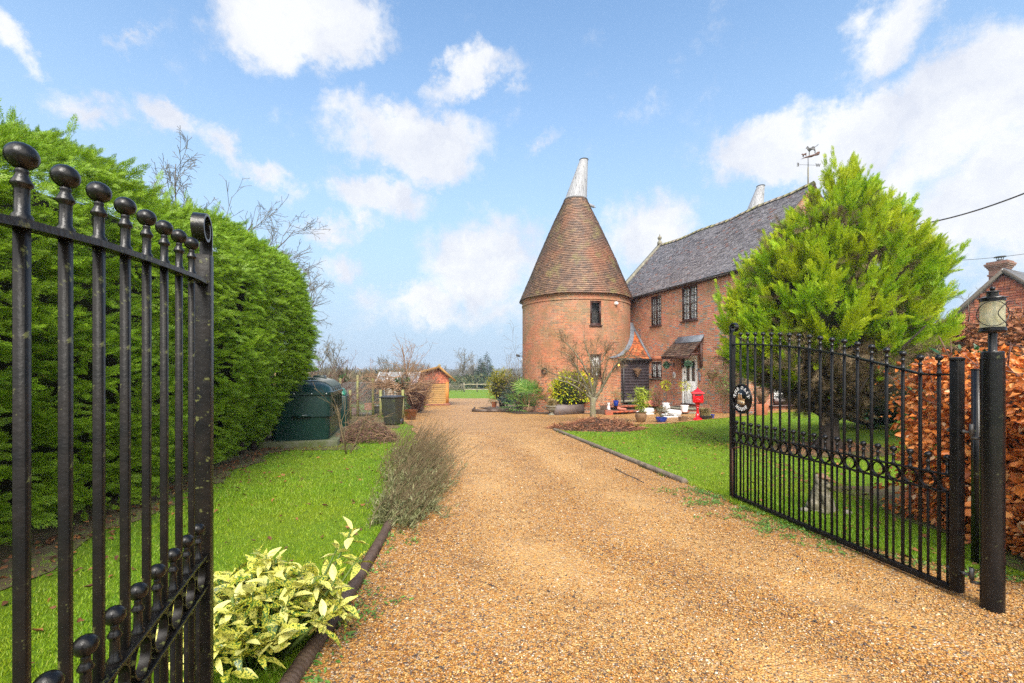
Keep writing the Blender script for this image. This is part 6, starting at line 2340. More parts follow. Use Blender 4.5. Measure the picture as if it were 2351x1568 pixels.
# --- climber on the house wall right of the door
def wall_climber():
    rng = np.random.default_rng(120)
    X, Y = h2w(6.7, -.25)
    t = thing('wall_climber', 'thin straggling climber on the brick wall right of the red post box', 'climber', (X, Y, G(X, Y)), HA)
    st = []
    for k in range(12):
        grow(rng, (rng.normal(0, .25), 0, -.05), (rng.normal(0, .35), 0.02, 1), rng.uniform(1.0, 2.1), .008, dict(MULTI, kids=[5, 3], wob=[.12, .2, .2], rmin=.003), 0, st)
    for pts, rad, lev in st:
        pts[:, 1] = np.clip(pts[:, 1], -.35, .20)
    strands(st, (4, 3, 3)).build('stems', MT['twig_olive'], t)
    P, D = tips(st, 0)
    P = np.repeat(P, 5, 0) + rng.normal(0, .06, (len(P) * 5, 3))
    P[:, 1] = np.clip(P[:, 1], -.4, .2)
    P[:, 2] = np.maximum(P[:, 2], .02)
    V, F = leaf_cloud(rng, P, rng.normal(0, 1, P.shape), .06)
    MB().addA(V, F).build('leaves', MT['greens'], t)


wall_climber()


# ------------------------------------------------------------------ lawns, gravel stones, litter (nobody could count these)
def hedge_edge(y):
    return -3.80 - 0.2 * (y - 3.5)


def right_edge(y):
    return np.where(y < 5.9, 4.15 + .13 * (y - 3.4), 13.5)


def blades():
    rng = np.random.default_rng(200)

    def scatter(n, y0, y1, a, b, pw=1.6):
        u = rng.random(n)
        e = 1 - pw
        y = (y0 ** e + u * (y1 ** e - y0 ** e)) ** (1 / e)
        l, r = a(y), b(y)
        x = l + (r - l) * rng.random(n)
        return x, y, (r > l)
    X, Y = [], []
    for n, y0, y1, a, b in ((150000, 1.0, 13.5, hedge_edge, lambda y: drive_L(y) - .03 - .02 * rng.random(len(y))),
                            (190000, 3.0, 17.4, lambda y: drive_R(y) + .03, right_edge)):
        x, y, ok = scatter(n, y0, y1, a, b)
        k = noise2(x, y)
        # thin and patchy towards the hedge and under the conifer
        keep = ok & (rng.random(n) < np.clip(1.15 - .5 * k, .25, 1))
        cx0, cy0, _ = pt(1903, 1032)
        keep &= np.hypot(x - cx0, (y - cy0)) > .75 + .35 * rng.random(n)
        keep &= ~((x < hedge_edge(y) + .45) & (rng.random(n) < .6))
        keep &= ~((((x - 2.6) / 1.4) ** 2 + ((y - 13.9) / .74) ** 2 < 1))
        X.append(x[keep])
        Y.append(y[keep])
    x, y = np.concatenate(X), np.concatenate(Y)
    n = len(x)
    big = noise2(x * .6 + 3, y * .6)
    h = (.012 + .016 * rng.random(n)) * (1 + .5 * big) * (1 + .03 * y)
    # longer grass along the gate and the edging
    edge = np.exp(-((x - drive_R(y)) / .13) ** 2) * (y < 14) + np.exp(-((x - drive_L(y)) / .10) ** 2)
    h = h * (1 + .9 * edge)
    w = (.0018 + .0014 * rng.random(n)) * (1 + .14 * y)
    a = rng.uniform(0, 2 * PI, n)
    t = rng.uniform(0, 2 * PI, n)
    lean = h * rng.uniform(.2, 1.0, n)
    z = gz(x, y) - .003
    B = np.c_[x, y, z]
    S = np.c_[np.cos(a), np.sin(a), np.zeros(n)] * w[:, None]
    Tp = B + np.c_[np.cos(t) * lean, np.sin(t) * lean, h]
    V = np.stack([B - S, B + S, Tp], 1).reshape(-1, 3)
    F = np.arange(3 * n).reshape(-1, 3)
    kind(MB().addA(V, F).build('grass', MT['grass'], None), 'stuff')


def noise2(x, y):
    return .5 + .25 * np.sin(1.7 * x + 2.3 * np.sin(.9 * y)) + .25 * np.sin(2.1 * y + 1.3 * np.sin(1.1 * x + 1))


blades()


def stones():
    rng = np.random.default_rng(210)
    # a squashed eight sided pebble
    base = np.array([(1, 0, 0), (0, 1, 0), (-1, 0, 0), (0, -1, 0), (0, 0, 1), (0, 0, -1), (.62, .62, .45), (-.62, .62, .45), (-.62, -.62, .45), (.62, -.62, .45)], float)
    tri = np.array([(4, 6, 7), (4, 7, 8), (4, 8, 9), (4, 9, 6), (6, 0, 1), (6, 1, 7), (7, 1, 2), (7, 2, 8), (8, 2, 3), (8, 3, 9), (9, 3, 0), (9, 0, 6)])
    pr = []
    for k in range(5):
        b = base * np.array([1, rng.uniform(.6, .95), rng.uniform(.35, .6)]) * (1 + rng.normal(0, .12, (10, 1)))
        pr.append((b[:], tri))
    n = 125000
    y = (1.75 ** -.8 + rng.random(n) * (13.0 ** -.8 - 1.75 ** -.8)) ** (1 / -.8)
    a, b = drive_L(y) - .03, np.minimum(drive_R(y) + .10, 1.35 * y + .5)
    x = a + (b - a) * rng.random(n)
    s = .0039 * np.exp(rng.normal(0, .33, n)) * (1 + .06 * y)
    q = rng.uniform(0, 2 * PI, n)
    d = np.c_[np.cos(q), np.sin(q), rng.normal(0, .25, n)]
    V, F = place(pr, np.c_[x, y, gz(x, y) + .015 + s * .35], d, np.array([0, 0, 1.0]) + rng.normal(0, .25, (n, 3)), s, rng)
    kind(MB().addA(V, F).build('gravel_stones', MT['pebble'], None), 'stuff')
    # fallen leaves
    n = 2600
    y = rng.uniform(1.5, 16, n)
    side = rng.random(n)
    hx = hedge_edge(y)
    x = np.where(side < .42, hx + rng.exponential(.25, n) - .25, np.where(side < .55, hx + rng.uniform(0, 2.6, n), np.where(side < .78, drive_R(y) + rng.uniform(0, 4, n), 4.0 + .12 * (y - 3.5) - rng.exponential(.35, n) + .2)))
    ok = (x < 8) & (x > -6) & ~((x > drive_L(y)) & (x < drive_R(y) - .2))
    x, y = x[ok], y[ok]
    m = len(x)
    V, F = place(ROUND, np.c_[x, y, gz(x, y) + .024], np.c_[rng.normal(0, 1, (m, 2)), rng.normal(0, .2, m)], np.array([0, 0, 1.0]) + rng.normal(0, .35, (m, 3)), rng.uniform(.03, .065, m), rng)
    kind(MB().addA(V, F).build('fallen_leaves', MT['fallen'], None), 'stuff')
    # little weeds at the gravel edges
    P = []
    for k in range(330):
        yy = rng.uniform(2.0, 6.0)
        xx = float(drive_R(yy)) - abs(rng.normal(0, .28)) + .05 if rng.random() < .72 else float(drive_L(yy)) + abs(rng.normal(0, .12))
        c = rng.integers(6, 22)
        P.append(np.c_[xx + rng.normal(0, .035, c), yy + rng.normal(0, .035, c), np.full(c, G(xx, yy) + .022)])
    P = np.concatenate(P)
    d = np.c_[rng.normal(0, 1, (len(P), 2)), rng.uniform(.1, .9, len(P))]
    V, F = place(LEAF, P, d, np.array([0, 0, 1.0]) + rng.normal(0, .3, P.shape), rng.uniform(.018, .04, len(P)), rng)
    kind(MB().addA(V, F).build('weeds', MT['weed'], None), 'stuff')


stones()


# ------------------------------------------------------------------ garden objects
def oil_tank():
    x, y, _ = pt(707, 1030)
    rot = R(15)
    z = G(-4.2, 10.3)
    W, Dp, H = 1.31, 2.55, 1.0
    yc, xc = y + .25, x - .30
    p = thing('tank_plinth', 'mossy concrete plinth under the green oil tank', 'plinth', (xc, yc, z), rot)
    bevel(MB().box((0, Dp / 2, .02), (W + .28, Dp + .25, .25)).build('slab', MT['concrete'], p), .02)
    t = thing('oil_tank', 'dark green plastic oil tank with ribbed lid on a plinth', 'oil tank', (xc, yc, z + .147), rot)

    def ring(hw, y0, y1, z, c=.16, bow=.05):
        pts = []
        for cx, cy, a0 in ((hw - c, y1 - c, 0), (-hw + c, y1 - c, 90), (-hw + c, y0 + c, 180), (hw - c, y0 + c, 270)):
            for k in range(6):
                a = R(a0 + 90 * k / 5)
                pts.append((cx + c * math.cos(a), cy + c * math.sin(a)))
        out = []
        for a, b in pts:
            f = 1 - (a / hw) ** 2
            out.append((a, b - bow * f if b < (y0 + y1) / 2 else b + bow * f, z))
        return out
    levels = [(.60, .05, Dp - .05, 0.0), (.622, .03, Dp - .03, .50), (.655, .0, Dp, .52), (.650, .0, Dp, .56), (.645, .01, Dp - .01, .98), (.672, -.02, Dp + .02, 1.0), (.672, -.02, Dp + .02, 1.06), (.640, .02, Dp - .02, 1.075)]
    V, F = [], []
    for hw, a, b, zz in levels:
        V += ring(hw, a, b, zz)
    n = 24
    for i in range(len(levels) - 1):
        for k in range(n):
            F.append((i * n + k, i * n + (k + 1) % n, (i + 1) * n + (k + 1) % n, (i + 1) * n + k))
    F.append(tuple(range(n - 1, -1, -1)))
    MB().add(V, F).build('body', MT['tank'], t, auto=28)
    # domed lid, higher along the middle
    V, F = [], []
    lv = [(.640, .02, Dp - .02, 1.07), (.60, .10, Dp - .10, 1.17), (.45, .32, Dp - .32, 1.27), (.25, .6, Dp - .6, 1.315), (.06, .9, Dp - .9, 1.325)]
    for hw, a, b, zz in lv:
        V += ring(hw, a, b, zz, min(.16, hw * .9), .04 if hw > .3 else 0)
    for i in range(len(lv) - 1):
        for k in range(n):
            F.append((i * n + k, i * n + (k + 1) % n, (i + 1) * n + (k + 1) % n, (i + 1) * n + k))
    F.append(tuple((len(lv) - 1) * n + k for k in range(n)))
    lid = MB().add(V, F).build('lid', MT['tank'], t, auto=35)
    for k in range(5):
        yy = .55 + .42 * k
        mb = MB()
        V, F = [], []
        sect = [(.655, 1.06), (.62, 1.19), (.47, 1.30), (.25, 1.355), (.05, 1.37)]
        for hx, hz in sect:
            V += [(hx, yy - .06, hz - .03), (hx, yy - .04, hz + .012), (hx, yy + .04, hz + .012), (hx, yy + .06, hz - .03)]
        for i in range(4):
            for q in range(3):
                F.append((i * 4 + q, i * 4 + q + 1, i * 4 + q + 5, i * 4 + q + 4))
        F += [(0, 1, 2, 3), (19, 18, 17, 16)]
        mb.add(V, F).build('lid_rib', MT['tank'], lid, auto=40)
    b = MB().prism([(-.36, 1.04), (.06, 1.04), (.055, 1.36), (.02, 1.40), (-.31, 1.395), (-.35, 1.36)], lambda u, v, d: (u, d, v), .0, 1.15)
    bevel(b.build('fill_housing', MT['tank'], t), .018)
    bevel(MB().box((.20, 1.55, 1.37), (.30, .34, .12), taper=.9).build('inspection_hatch', MT['tank'], t), .015)
    for u in (-.45, -.1, .25, .55):
        MB().ball((u, -.055 - .0 + .05 * (u / .66) ** 2 - .015, 1.03), .012, 8, 6).build('bolt', MT['plastic_white'], t)
    # moulded recesses on the sides and the seam in front
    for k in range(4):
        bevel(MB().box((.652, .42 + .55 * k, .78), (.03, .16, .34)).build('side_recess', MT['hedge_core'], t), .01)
    MB().box((.05, -.045, .545), (.36, .05, .05)).build('moulded_step', MT['tank'], t)
    x2, y2 = xc - 1.15, yc + 4.6
    t = thing('second_tank', 'bright green lidded tank behind the dark oil tank', 'tank', (x2, y2, G(x2, y2)), rot)
    bevel(MB().box((0, 0, .52), (1.1, 1.0, 1.04), taper=.96).build('body', MT['tank'], t), .05)
    bevel(MB().box((0, 0, 1.14), (1.0, .9, .22), taper=.78).build('lid', MT['tank_light'], t), .05)


oil_tank()


def wheelie_bin():
    x, y, z = pt(895, 977)
    t = thing('wheelie_bin', 'algae covered wheelie bin with black lid beside the drive', 'bin', (x, y + .3, G(x, y + .3)), R(-14))
    V = []
    for zz, hw, d0, d1 in ((.03, .21, -.20, .24), (.85, .265, -.30, .30), (.92, .275, -.31, .31)):
        V += [(-hw, d0, zz), (hw, d0, zz), (hw, d1, zz), (-hw, d1, zz)]
    F = [(3, 2, 1, 0)] + [(i * 4 + k, i * 4 + (k + 1) % 4, i * 4 + 4 + (k + 1) % 4, i * 4 + 4 + k) for i in (0, 1) for k in range(4)]
    bevel(MB().add(V, F).build('body', MT['bin'], t), .025, 3)
    mb = MB().box((0, 0, .945), (.60, .68, .05)).box((0, .02, .978), (.50, .52, .03), taper=.85)
    bevel(mb.build('lid', MT['bin_lid'], t), .015)
    MB().tube([(-.24, .36, .93), (.24, .36, .93)], .016, 8).build('handle', MT['bin_lid'], t)
    for s in (-1, 1):
        w = MB().lathe([(.0, -.025), (.10, -.025), (.10, .025), (.0, .025)], n=18).build('wheel', MT['bin_lid'], t)
        w.rotation_euler = (0, R(90), 0)
        w.location = (s * .22, .25, .10)


wheelie_bin()


def shed():
    Y = 29.0
    xl, xr, xa = -8.0, -4.02, -4.62
    zg = G(-5, Y)
    ze, za = 1.05, 1.93
    t = thing('garden_shed', 'low golden weatherboarded shed with a tiled gable beside the drive', 'shed', ((xl + xr) / 2 + .03, Y - .35, zg), R(10))
    ox = (xl + xr) / 2
    mb = MB()
    bh = .115
    zw = .92 - zg - .0
    n = int((zw - .12) / bh)
    for k in range(n):
        z0 = .12 + bh * k
        z1 = z0 + bh * 1.15
        a, b = xl - ox, xr - ox - .16
        mb.add([(a, -.03, z0), (b, -.03, z0), (b, -.005, z1), (a, -.005, z1), (a, 0, z0), (b, 0, z0)], [(0, 1, 2, 3), (5, 4, 0, 1)])
    mb.box((0, 2.0, zw / 2 + .05), (xr - xl - .02, 3.98, zw - .06))
    mb.build('boarding', MT['shed_board'], t)
    MB().box((xr - ox - .10, .03, zw / 2 + .06), (.20, .16, zw)).build('corner_post', MT['shed_post'], t)
    mb = MB()
    mb.box((0, .02, .04), (xr - xl + .04, .12, .16))
    mb.box((xr - ox - .12, .0, .06), (.42, .22, .18))
    mb.build('brick_base', MT['brick_red2'], t)
    rng = np.random.default_rng(3)
    e1, ea, e2 = (xl - .25 - ox, ze - .12 - zg), (xa - ox, za - zg), (xr + .42 - ox, ze - .03 - zg)
    mb = MB()
    zb = .90 - zg
    for r in range(9):
        z0, z1 = zb + .105 * r, zb + .105 * (r + 1) + .015
        for k in range(34):
            a = xl - ox + .12 * k + (.06 if r % 2 else 0)
            c = a + .055
            lim = np.interp(c, [e1[0], ea[0], e2[0]], [e1[1], ea[1], e2[1]]) - .03
            if z1 > lim or c > xr - ox:
                continue
            j = rng.normal(0, .003)
            mb.add([(a, -.045 + j, z0), (a + .115, -.045 + j, z0), (a + .115, -.02, z1), (a, -.02, z1), (a, -.03, z0), (a + .115, -.03, z0)], [(0, 1, 2, 3), (5, 4, 0, 1)])
    g = mb.build('gable_tiles', MT['tile_hung'], t)
    MB().add([(xl - ox, -.004, zb), (xr - ox, -.004, zb), (xr - ox, -.004, e2[1] - .02), (ea[0], -.004, ea[1] - .03), (xl - ox, -.004, e1[1])], [(0, 1, 2, 3, 4)]).build('gable_wall', MT['tile_hung'], g)
    mb = MB()
    for (p, q) in ((e1, ea), (ea, e2)):
        V = []
        for yy in (-.28, 4.1):
            V += [(p[0], yy, p[1]), (q[0], yy, q[1]), (q[0], yy, q[1] + .07), (p[0], yy, p[1] + .07)]
        mb.add(V, [(0, 1, 2, 3), (7, 6, 5, 4), (0, 4, 5, 1), (3, 2, 6, 7), (0, 3, 7, 4), (1, 5, 6, 2)])
    ro = mb.build('roof', MT['tile_grey'], t)
    mb = MB()
    for (p, q) in ((e1, ea), (ea, e2)):
        mb.bar((p[0], -.30, p[1] - .02), (q[0], -.30, q[1] - .02), .05, .12, (0, 1, 0)) if False else mb.bar((p[0], -.30, p[1]), (q[0], -.30, q[1]), .045, .13)
    mb.build('barge_board', MT['shed_board'], ro)
    mb = MB()
    for k in range(12):
        mb.tube([(ea[0], -.30 + .36 * k, ea[1] + .09), (ea[0], .04 + .36 * k, ea[1] + .09)], .10, 8)
    mb.build('ridge_tiles', MT['tile_cone_mossy'], ro)


MT['brick_red2'] = simple('shed_base_bricks', (0.26, 0.085, 0.05), (0.16, 0.07, 0.045), 9, .9)
shed()


def vegetable_garden():
    l = at(985, 905, 24.0)
    # netted fruit cage on posts, with a greenhouse behind
    a, b = at(872, 945, 19.5), at(918, 945, 23.5)
    cx, cy = -6.6, 19.2
    t = thing('fruit_cage', 'grey netted fruit cage behind the wheelie bin', 'fruit cage', (cx, cy, G(cx, cy)))
    mb = MB()
    mb.quad((-1.3, 0, .1), (.75, 0, .1), (.75, 0, 1.42), (-1.3, 0, 1.42))
    mb.quad((.75, 0, .1), (.75, 2.2, .1), (.75, 2.2, 1.42), (.75, 0, 1.42))
    mb.quad((-1.3, 0, 1.42), (.75, 0, 1.42), (.75, 2.2, 1.42), (-1.3, 2.2, 1.42))
    n = mb.build('netting', MT['net'], t)
    for x in (-1.3, -.62, .1, .75):
        MB().box((x, -.03, .8), (.08, .08, 1.65 if x != .1 else 1.9)).build('post', MT['wood_green'], t)
    cx, cy = -5.55, 21.6
    t = thing('greenhouse', 'small pale greenhouse with white glazing bars', 'greenhouse', (cx, cy, G(cx, cy)))
    mb = MB()
    mb.quad((-1.0, 0, .35), (1.0, 0, .35), (1.0, 0, 1.35), (-1.0, 0, 1.35))
    mb.quad((-1.0, 0, 1.35), (1.0, 0, 1.35), (1.0, 1.0, 1.95), (-1.0, 1.0, 1.95))
    mb.quad((1.0, 0, .35), (1.0, 2, .35), (1.0, 2, 1.35), (1.0, 0, 1.35))
    mb.build('panes', MT['pane_pale'], t)
    mb = MB()
    for k in range(5):
        x = -1 + .5 * k
        mb.bar((x, -.01, .05), (x, -.01, 1.35), .035).bar((x, -.01, 1.35), (x, 1.0, 1.96), .035)
    for z in (.35, 1.35):
        mb.bar((-1, -.012, z), (1, -.012, z), .045)
    mb.build('frame', MT['white'], t)
    MB().box((0, 1, .17), (1.96, 1.96, .34)).build('base', MT['wood_grey'], t)
    # post and rail of the vegetable garden
    t = thing('garden_fence', 'weathered post and wire fence in front of the fruit cage', 'fence', (-5.6, 17.8, G(-5.6, 17.8)), R(8))
    for x in (-1.9, -.7, .45, 1.3):
        MB().box((x, 0, .55), (.09, .09, 1.2)).build('post', MT['wood_green'], t)
    mb = MB()
    for z in (.35, .7, 1.0):
        mb.tube([(-2.2, 0, z), (1.35, 0, z)], .006, 4)
    mb.build('wire', MT['iron'], t)
    t = thing('panel_fence', 'tan lapped panel fence between hedge and bare shrub', 'fence', (-7.6, 17.0, G(-7.6, 17)), R(4))
    for k in range(1):
        mb = MB()
        for q in range(10):
            mb.box((-.95 + 1.9 * k, .01 * (q % 2), .22 + .165 * q), (1.8, .02, .175))
        mb.build('panel', MT['wood_tan'], t)
    for x in (-1.9, 0):
        MB().box((x, 0, .95), (.09, .09, 1.95)).build('post', MT['wood_grey'], t)


MT['wood_tan'] = simple('tan_fence_panel', (0.36, 0.23, 0.11), (0.27, 0.17, 0.08), 4, .8)
vegetable_garden()


def pot_profile(kind_, r, h):
    if kind_ == 'flared':
        return [(r * .68, 0), (r * .72, .02 * h), (r * .95, h * .86), (r * 1.02, h * .87), (r * 1.02, h), (r * .92, h), (r * .88, h * .86), (r * .5, h * .84), (0, h * .84)]
    if kind_ == 'urn':
        return [(r * .55, 0), (r * .62, .04 * h), (r * .86, h * .35), (r, h * .62), (r * .93, h * .85), (r * .78, h * .92), (r * .88, h * .96), (r * .90, h), (r * .76, h), (r * .70, h * .9), (0, h * .88)]
    if kind_ == 'bowl':
        return [(r * .62, 0), (r * .72, .05 * h), (r * .93, h * .5), (r * .99, h * .82), (r * 1.05, h * .86), (r * 1.05, h), (r * .93, h), (r * .9, h * .85), (0, h * .82)]
    if kind_ == 'tub':
        return [(r * .92, 0), (r * .95, h * .1), (r * .97, h * .8), (r * 1.03, h * .82), (r * 1.03, h), (r * .94, h), (r * .92, h * .8), (0, h * .75)]
    return [(r, 0), (r, h), (r * .9, h), (r * .9, h * .9), (0, h * .9)]


def pot(name, label, cat, loc, shape, r, h, mat, group=None, n=28):
    t = thing(name, label, cat, loc, 0, group)
    pr = pot_profile(shape, r, h)
    MB().lathe(pr[:-1], n=n, cap=False).lathe([(0.0, 0.004), (pr[0][0], 0.004)], n=n, cap=False).build('vessel', MT[mat], t, auto=40)
    MB().lathe([(pr[-2][0], pr[-1][1]), (0, pr[-1][1] + .02 * r)], n=n, cap=False).build('earth', MT['soil'], t)
    return t


def tuft(t, n, h, r, z0, mat, seed, droop=.35, w=.006):
    rng = np.random.default_rng(seed)
    a = rng.uniform(0, 2 * PI, n)
    b = np.c_[rng.normal(0, r * .35, n), rng.normal(0, r * .35, n), np.full(n, z0)]
    sp = rng.uniform(.2, 1.0, n) * r * 1.6
    hh = h * rng.uniform(.6, 1.05, n)
    o = np.c_[np.cos(a), np.sin(a), np.zeros(n)]
    s = np.c_[-np.sin(a), np.cos(a), np.zeros(n)] * w
    m = b + o * (sp * .4)[:, None] + np.c_[np.zeros((n, 2)), hh * .75]
    e = b + o * sp[:, None] + np.c_[np.zeros((n, 2)), hh * (1 - droop * rng.random(n))]
    V = np.stack([b - s, b + s, m + s * .8, m - s * .8, e], 1).reshape(-1, 3)
    k = np.arange(n)[:, None] * 5
    V = np.concatenate([V])
    F4 = k + np.array([[0, 1, 2, 3]])
    F3 = k + np.array([[3, 2, 4]])
    MB().addA(V, F4).add(np.zeros((0, 3)), []).build_two(F3, 'blades', MT[mat], t)


def _build_two(s, F3, name, mat, parent):
    s.F.append(np.asarray(F3))
    return s.build(name, mat, parent)


MB.build_two = _build_two


def sprig(t, n, size, c, rad, mat, seed, protos=None, up=.4):
    rng = np.random.default_rng(seed)
    d = rng.normal(0, 1, (n, 3))
    d /= np.linalg.norm(d, axis=1)[:, None]
    p = np.array(c) + d * np.array(rad) * rng.uniform(.25, 1, (n, 1)) ** .6
    V, F = leaf_cloud(rng, p, d + [0, 0, up] + rng.normal(0, .5, (n, 3)), size, protos)
    MB().addA(V, F).build('leaves', MT[mat], t)
    mb = MB()
    for k in range(9):
        q = rng.integers(0, n)
        mb.tube([(rng.normal(0, .02), rng.normal(0, .02), c[2] - rad[2] - .12), (p[q] + np.array([0, 0, c[2]])) / 2, p[q]], [.006, .005, .003], 4)
    mb.build('stems', MT['twig_olive'], t)


def front_yard():
    g = 'potted plants in front of the house'
    # low brick edged terrace in front of the boarded lean-to, curved to the tower
    X, Y = h2w(2.1, -1.5)
    zt = -.02
    t = thing('brick_terrace', 'two low red brick terraces in front of the boarded lean-to', 'terrace', (HO[0], HO[1], 0), HA)
    for i, (tx, y0, zz) in enumerate(((2.95, -3.3, -.16), (2.35, -2.9, .02))):
        mb = MB()
        n = int((-.05 - y0) / .235)
        for k in range(n):
            a = y0 + .235 * k
            mb.box((tx - .055, a + .115, zz - .04 + .004 * math.sin(k * 2.1)), (.11, .225, .085))
        mb.build('brick_edge', MT['brick_edge'], t)
        MB().box((tx - .75, (y0 - .05) / 2, zz - .26), (1.28, -.06 - y0, .5)).build('terrace_bed', MT['soil'], t)
    # door steps: two rounded stone slabs
    x, y = h2w(4.34, 0)
    t = thing('door_step', 'rounded stone steps below the white front door', 'steps', (x, y, 0), HA)
    for r, z0, z1 in ((1.45, -.4, -.085), (.92, -.39, .055)):
        a = np.linspace(PI, 2 * PI, 25)
        poly = [(r * math.cos(q), r * .92 * math.sin(q)) for q in a]
        o = MB().prism(poly, lambda u, v, d: (u, v - .004, d), z1 - .07, z1).build('tread', MT['stone'], t)
        MB().prism([(u * .965, v * .965) for u, v in poly], lambda u, v, d: (u, v - .004, d), z0, z1 - .068).build('riser', MT['brick_edge'], o)
    bevel(tag(MB().box((0, 0, .012), (.75, .45, .02)).build('door_mat', MT['doormat'], None, loc=on_wall(4.34, -.35, .057)), 'dark mat on the top step at the white door', 'mat'), .006).rotation_euler = (0, 0, HA)

    # pots and their plants
    l = pt(1471, 970)
    t = pot('clay_pot', 'big bellied brown clay pot holding the bamboo', 'pot', l, 'urn', .205, .37, 'clay')
    t = thing('bamboo', 'feathery yellow green bamboo in the bellied clay pot', 'plant', (l[0], l[1], l[2] + .33))
    rng = np.random.default_rng(301)
    mb = MB()
    P, D = [], []
    for k in range(26):
        b = np.array([rng.normal(0, .05), rng.normal(0, .05), 0])
        e = b + [rng.normal(0, .17), rng.normal(0, .12), rng.uniform(.55, .98)]
        mb.tube([b, (b + e) / 2 + [0, 0, .02], e], [.006, .005, .003], 4)
        for q in rng.uniform(.22, 1, 30):
            P.append(b + (e - b) * q + rng.normal(0, .035, 3))
            D.append((rng.normal(0, 1), rng.normal(0, 1), rng.uniform(-.7, .5)))
    mb.build('canes', MT['bamboo'], t)
    V, F = leaf_cloud(rng, np.array(P), np.array(D), .125, NARROW)
    MB().addA(V, F).build('leaves', MT['bamboo'], t)

    l = pt(1518, 969.5)
    pot('blue_bowl', 'shiny cobalt blue bowl in front of the white lions', 'pot', l, 'bowl', .20, .185, 'glaze_blue')
    t = thing('bronze_shrub', 'dark leaved small shrub in the cobalt blue bowl', 'plant', (l[0], l[1], l[2] + .15))
    sprig(t, 260, .055, (0, 0, .24), (.30, .24, .20), 'bronze', 302)

    for i, (xd, yd, Y, s, lab, lp) in enumerate(((1528.5, 938.7, 20.55, 303, 'white plastic pot nearer the small window', 'yellow topped standard shrub in the pot nearer the small window'),
                                                 (1571, 946.5, 18.75, 304, 'white plastic pot on the rounded step before the door', 'sparse yellow standard shrub before the white door'))):
        a = at(xd, yd, Y)
        if i == 1:
            saucer = tag(MB().lathe([(.17, 0), (.19, .012), (.19, .03), (.175, .03), (.165, .015), (0, .015)], n=24).build('saucer', MT['terracotta'], None, loc=(a[0], a[1], a[2])), 'terracotta saucer under the white pot before the door', 'saucer')
            a = (a[0], a[1], a[2] + .016)
        else:
            bevel(tag(MB().box((0, 0, -.12), (.5, .5, .24)).build('paving_block', MT['stone'], None, loc=(a[0], a[1], a[2])), 'stone block under the white pot by the small window', 'block'), .015)
        pot('white_pot', lab, 'pot', a, 'flared', .17, .275, 'plastic_white', 'white plastic pots')
        t = thing('standard_shrub', lp, 'plant', (a[0], a[1], a[2] + .23), 0)
        MB().tube([(0, 0, 0), (.015, 0, .4), (-.01, .01, .72)], [.014, .012, .010], 6).build('trunk', MT['bark'], t)
        rng = np.random.default_rng(s)
        n = 330 if i == 0 else 150
        d = rng.normal(0, 1, (n, 3))
        d /= np.linalg.norm(d, axis=1)[:, None]
        p = d * np.array([.21, .2, .22]) * rng.uniform(.3, 1, (n, 1)) ** .5 + [0, 0, .84]
        V, F = leaf_cloud(rng, p, d + rng.normal(0, .5, (n, 3)), .062)
        MB().addA(V, F).build('leaves', MT['choisya'], t)
        mb = MB()
        for k in range(14):
            mb.tube([(-.01, .01, .68), p[k] * .6 + np.array([0, 0, .33]), p[k]], [.006, .005, .003], 4)
        mb.build('twigs', MT['twig_olive'], t)
    l = pt(1567.7, 966.5)
    pot('low_clay_pot', 'low tan clay pot with a single dry stem', 'pot', l, 'tub', .16, .155, 'clay')
    tag(MB().tube([(0, 0, .1), (-.03, 0, .35), (-.09, 0, .62), (-.07, 0, .8)], [.007, .006, .005, .003], 5).build('dead_seedling', MT['twig_olive'], None, loc=l), 'single dry stem in the low tan clay pot', 'plant')
    l = pt(1617, 962)
    pot('grass_pot', 'dark low pot of dry grass right of the red post box', 'pot', l, 'bowl', .28, .14, 'bin_lid')
    t = thing('dry_grass', 'straw coloured grass tuft right of the red post box', 'plant', (l[0], l[1], l[2] + .11))
    tuft(t, 420, .36, .20, 0, 'straw', 305)
    l = pt(1633.5, 960)
    pot('small_blue_pot', 'small blue pot under the wall climber', 'pot', (l[0], l[1], l[2]), 'flared', .10, .14, 'glaze_blue')
    a = at(1413.7, 930, 20.9)
    X, Y = h2w(2.0, -2.55)
    a = (a[0], a[1], .025)
    pot('tall_blue_pot', 'blue glazed pot on the terrace at the foot of the tower', 'pot', (a[0], a[1], a[2]), 'flared', .135, .25, 'glaze_blue')
    t = thing('rosemary', 'grey green shrub in the blue pot at the tower', 'plant', (a[0], a[1], a[2] + .2))
    sprig(t, 420, .055, (.04, 0, .28), (.30, .24, .24), 'greens', 306, NARROW)
    l = pt(1429, 975.5)
    pot('wide_clay_pot', 'wide brown clay tub standing right of the bark mound', 'pot', l, 'tub', .20, .20, 'clay_dark')
    l = pt(1291, 986)
    pot('tapered_clay_pot', 'rusty brown tapered pot at the left of the bark mound', 'pot', l, 'flared', .112, .20, 'clay')
    l = pt(1382, 972)
    t = thing('blue_tray', 'shallow blue dish behind the bare tree trunk', 'dish', (l[0] + .1, l[1], l[2] + .03))
    MB().lathe([(.17, .03), (.19, .10), (.2, .11), (.18, .10), (.15, .04), (0, .035)], n=24, cap=False).build('dish', MT['glaze_blue2'], t, smooth=True)
    a = at(1503, 930, 20.6)
    l = pt(1519, 941)
    pot('red_pot', 'small red pot beside the white plastic pot', 'pot', (l[0] - .06, l[1] + .1, l[2]), 'flared', .11, .17, 'terra_pink')
    t = thing('straggly_plant', 'straggly green plant in the small red pot', 'plant', (l[0] - .06, l[1] + .1, l[2] + .12))
    sprig(t, 150, .06, (0, 0, .45), (.28, .2, .35), 'greens', 307)
    l = pt(1452, 944)
    t = pot('black_pot', 'low black pot with dark green leaves on the brick edge', 'pot', (l[0], l[1], l[2]), 'bowl', .17, .17, 'bin_lid')
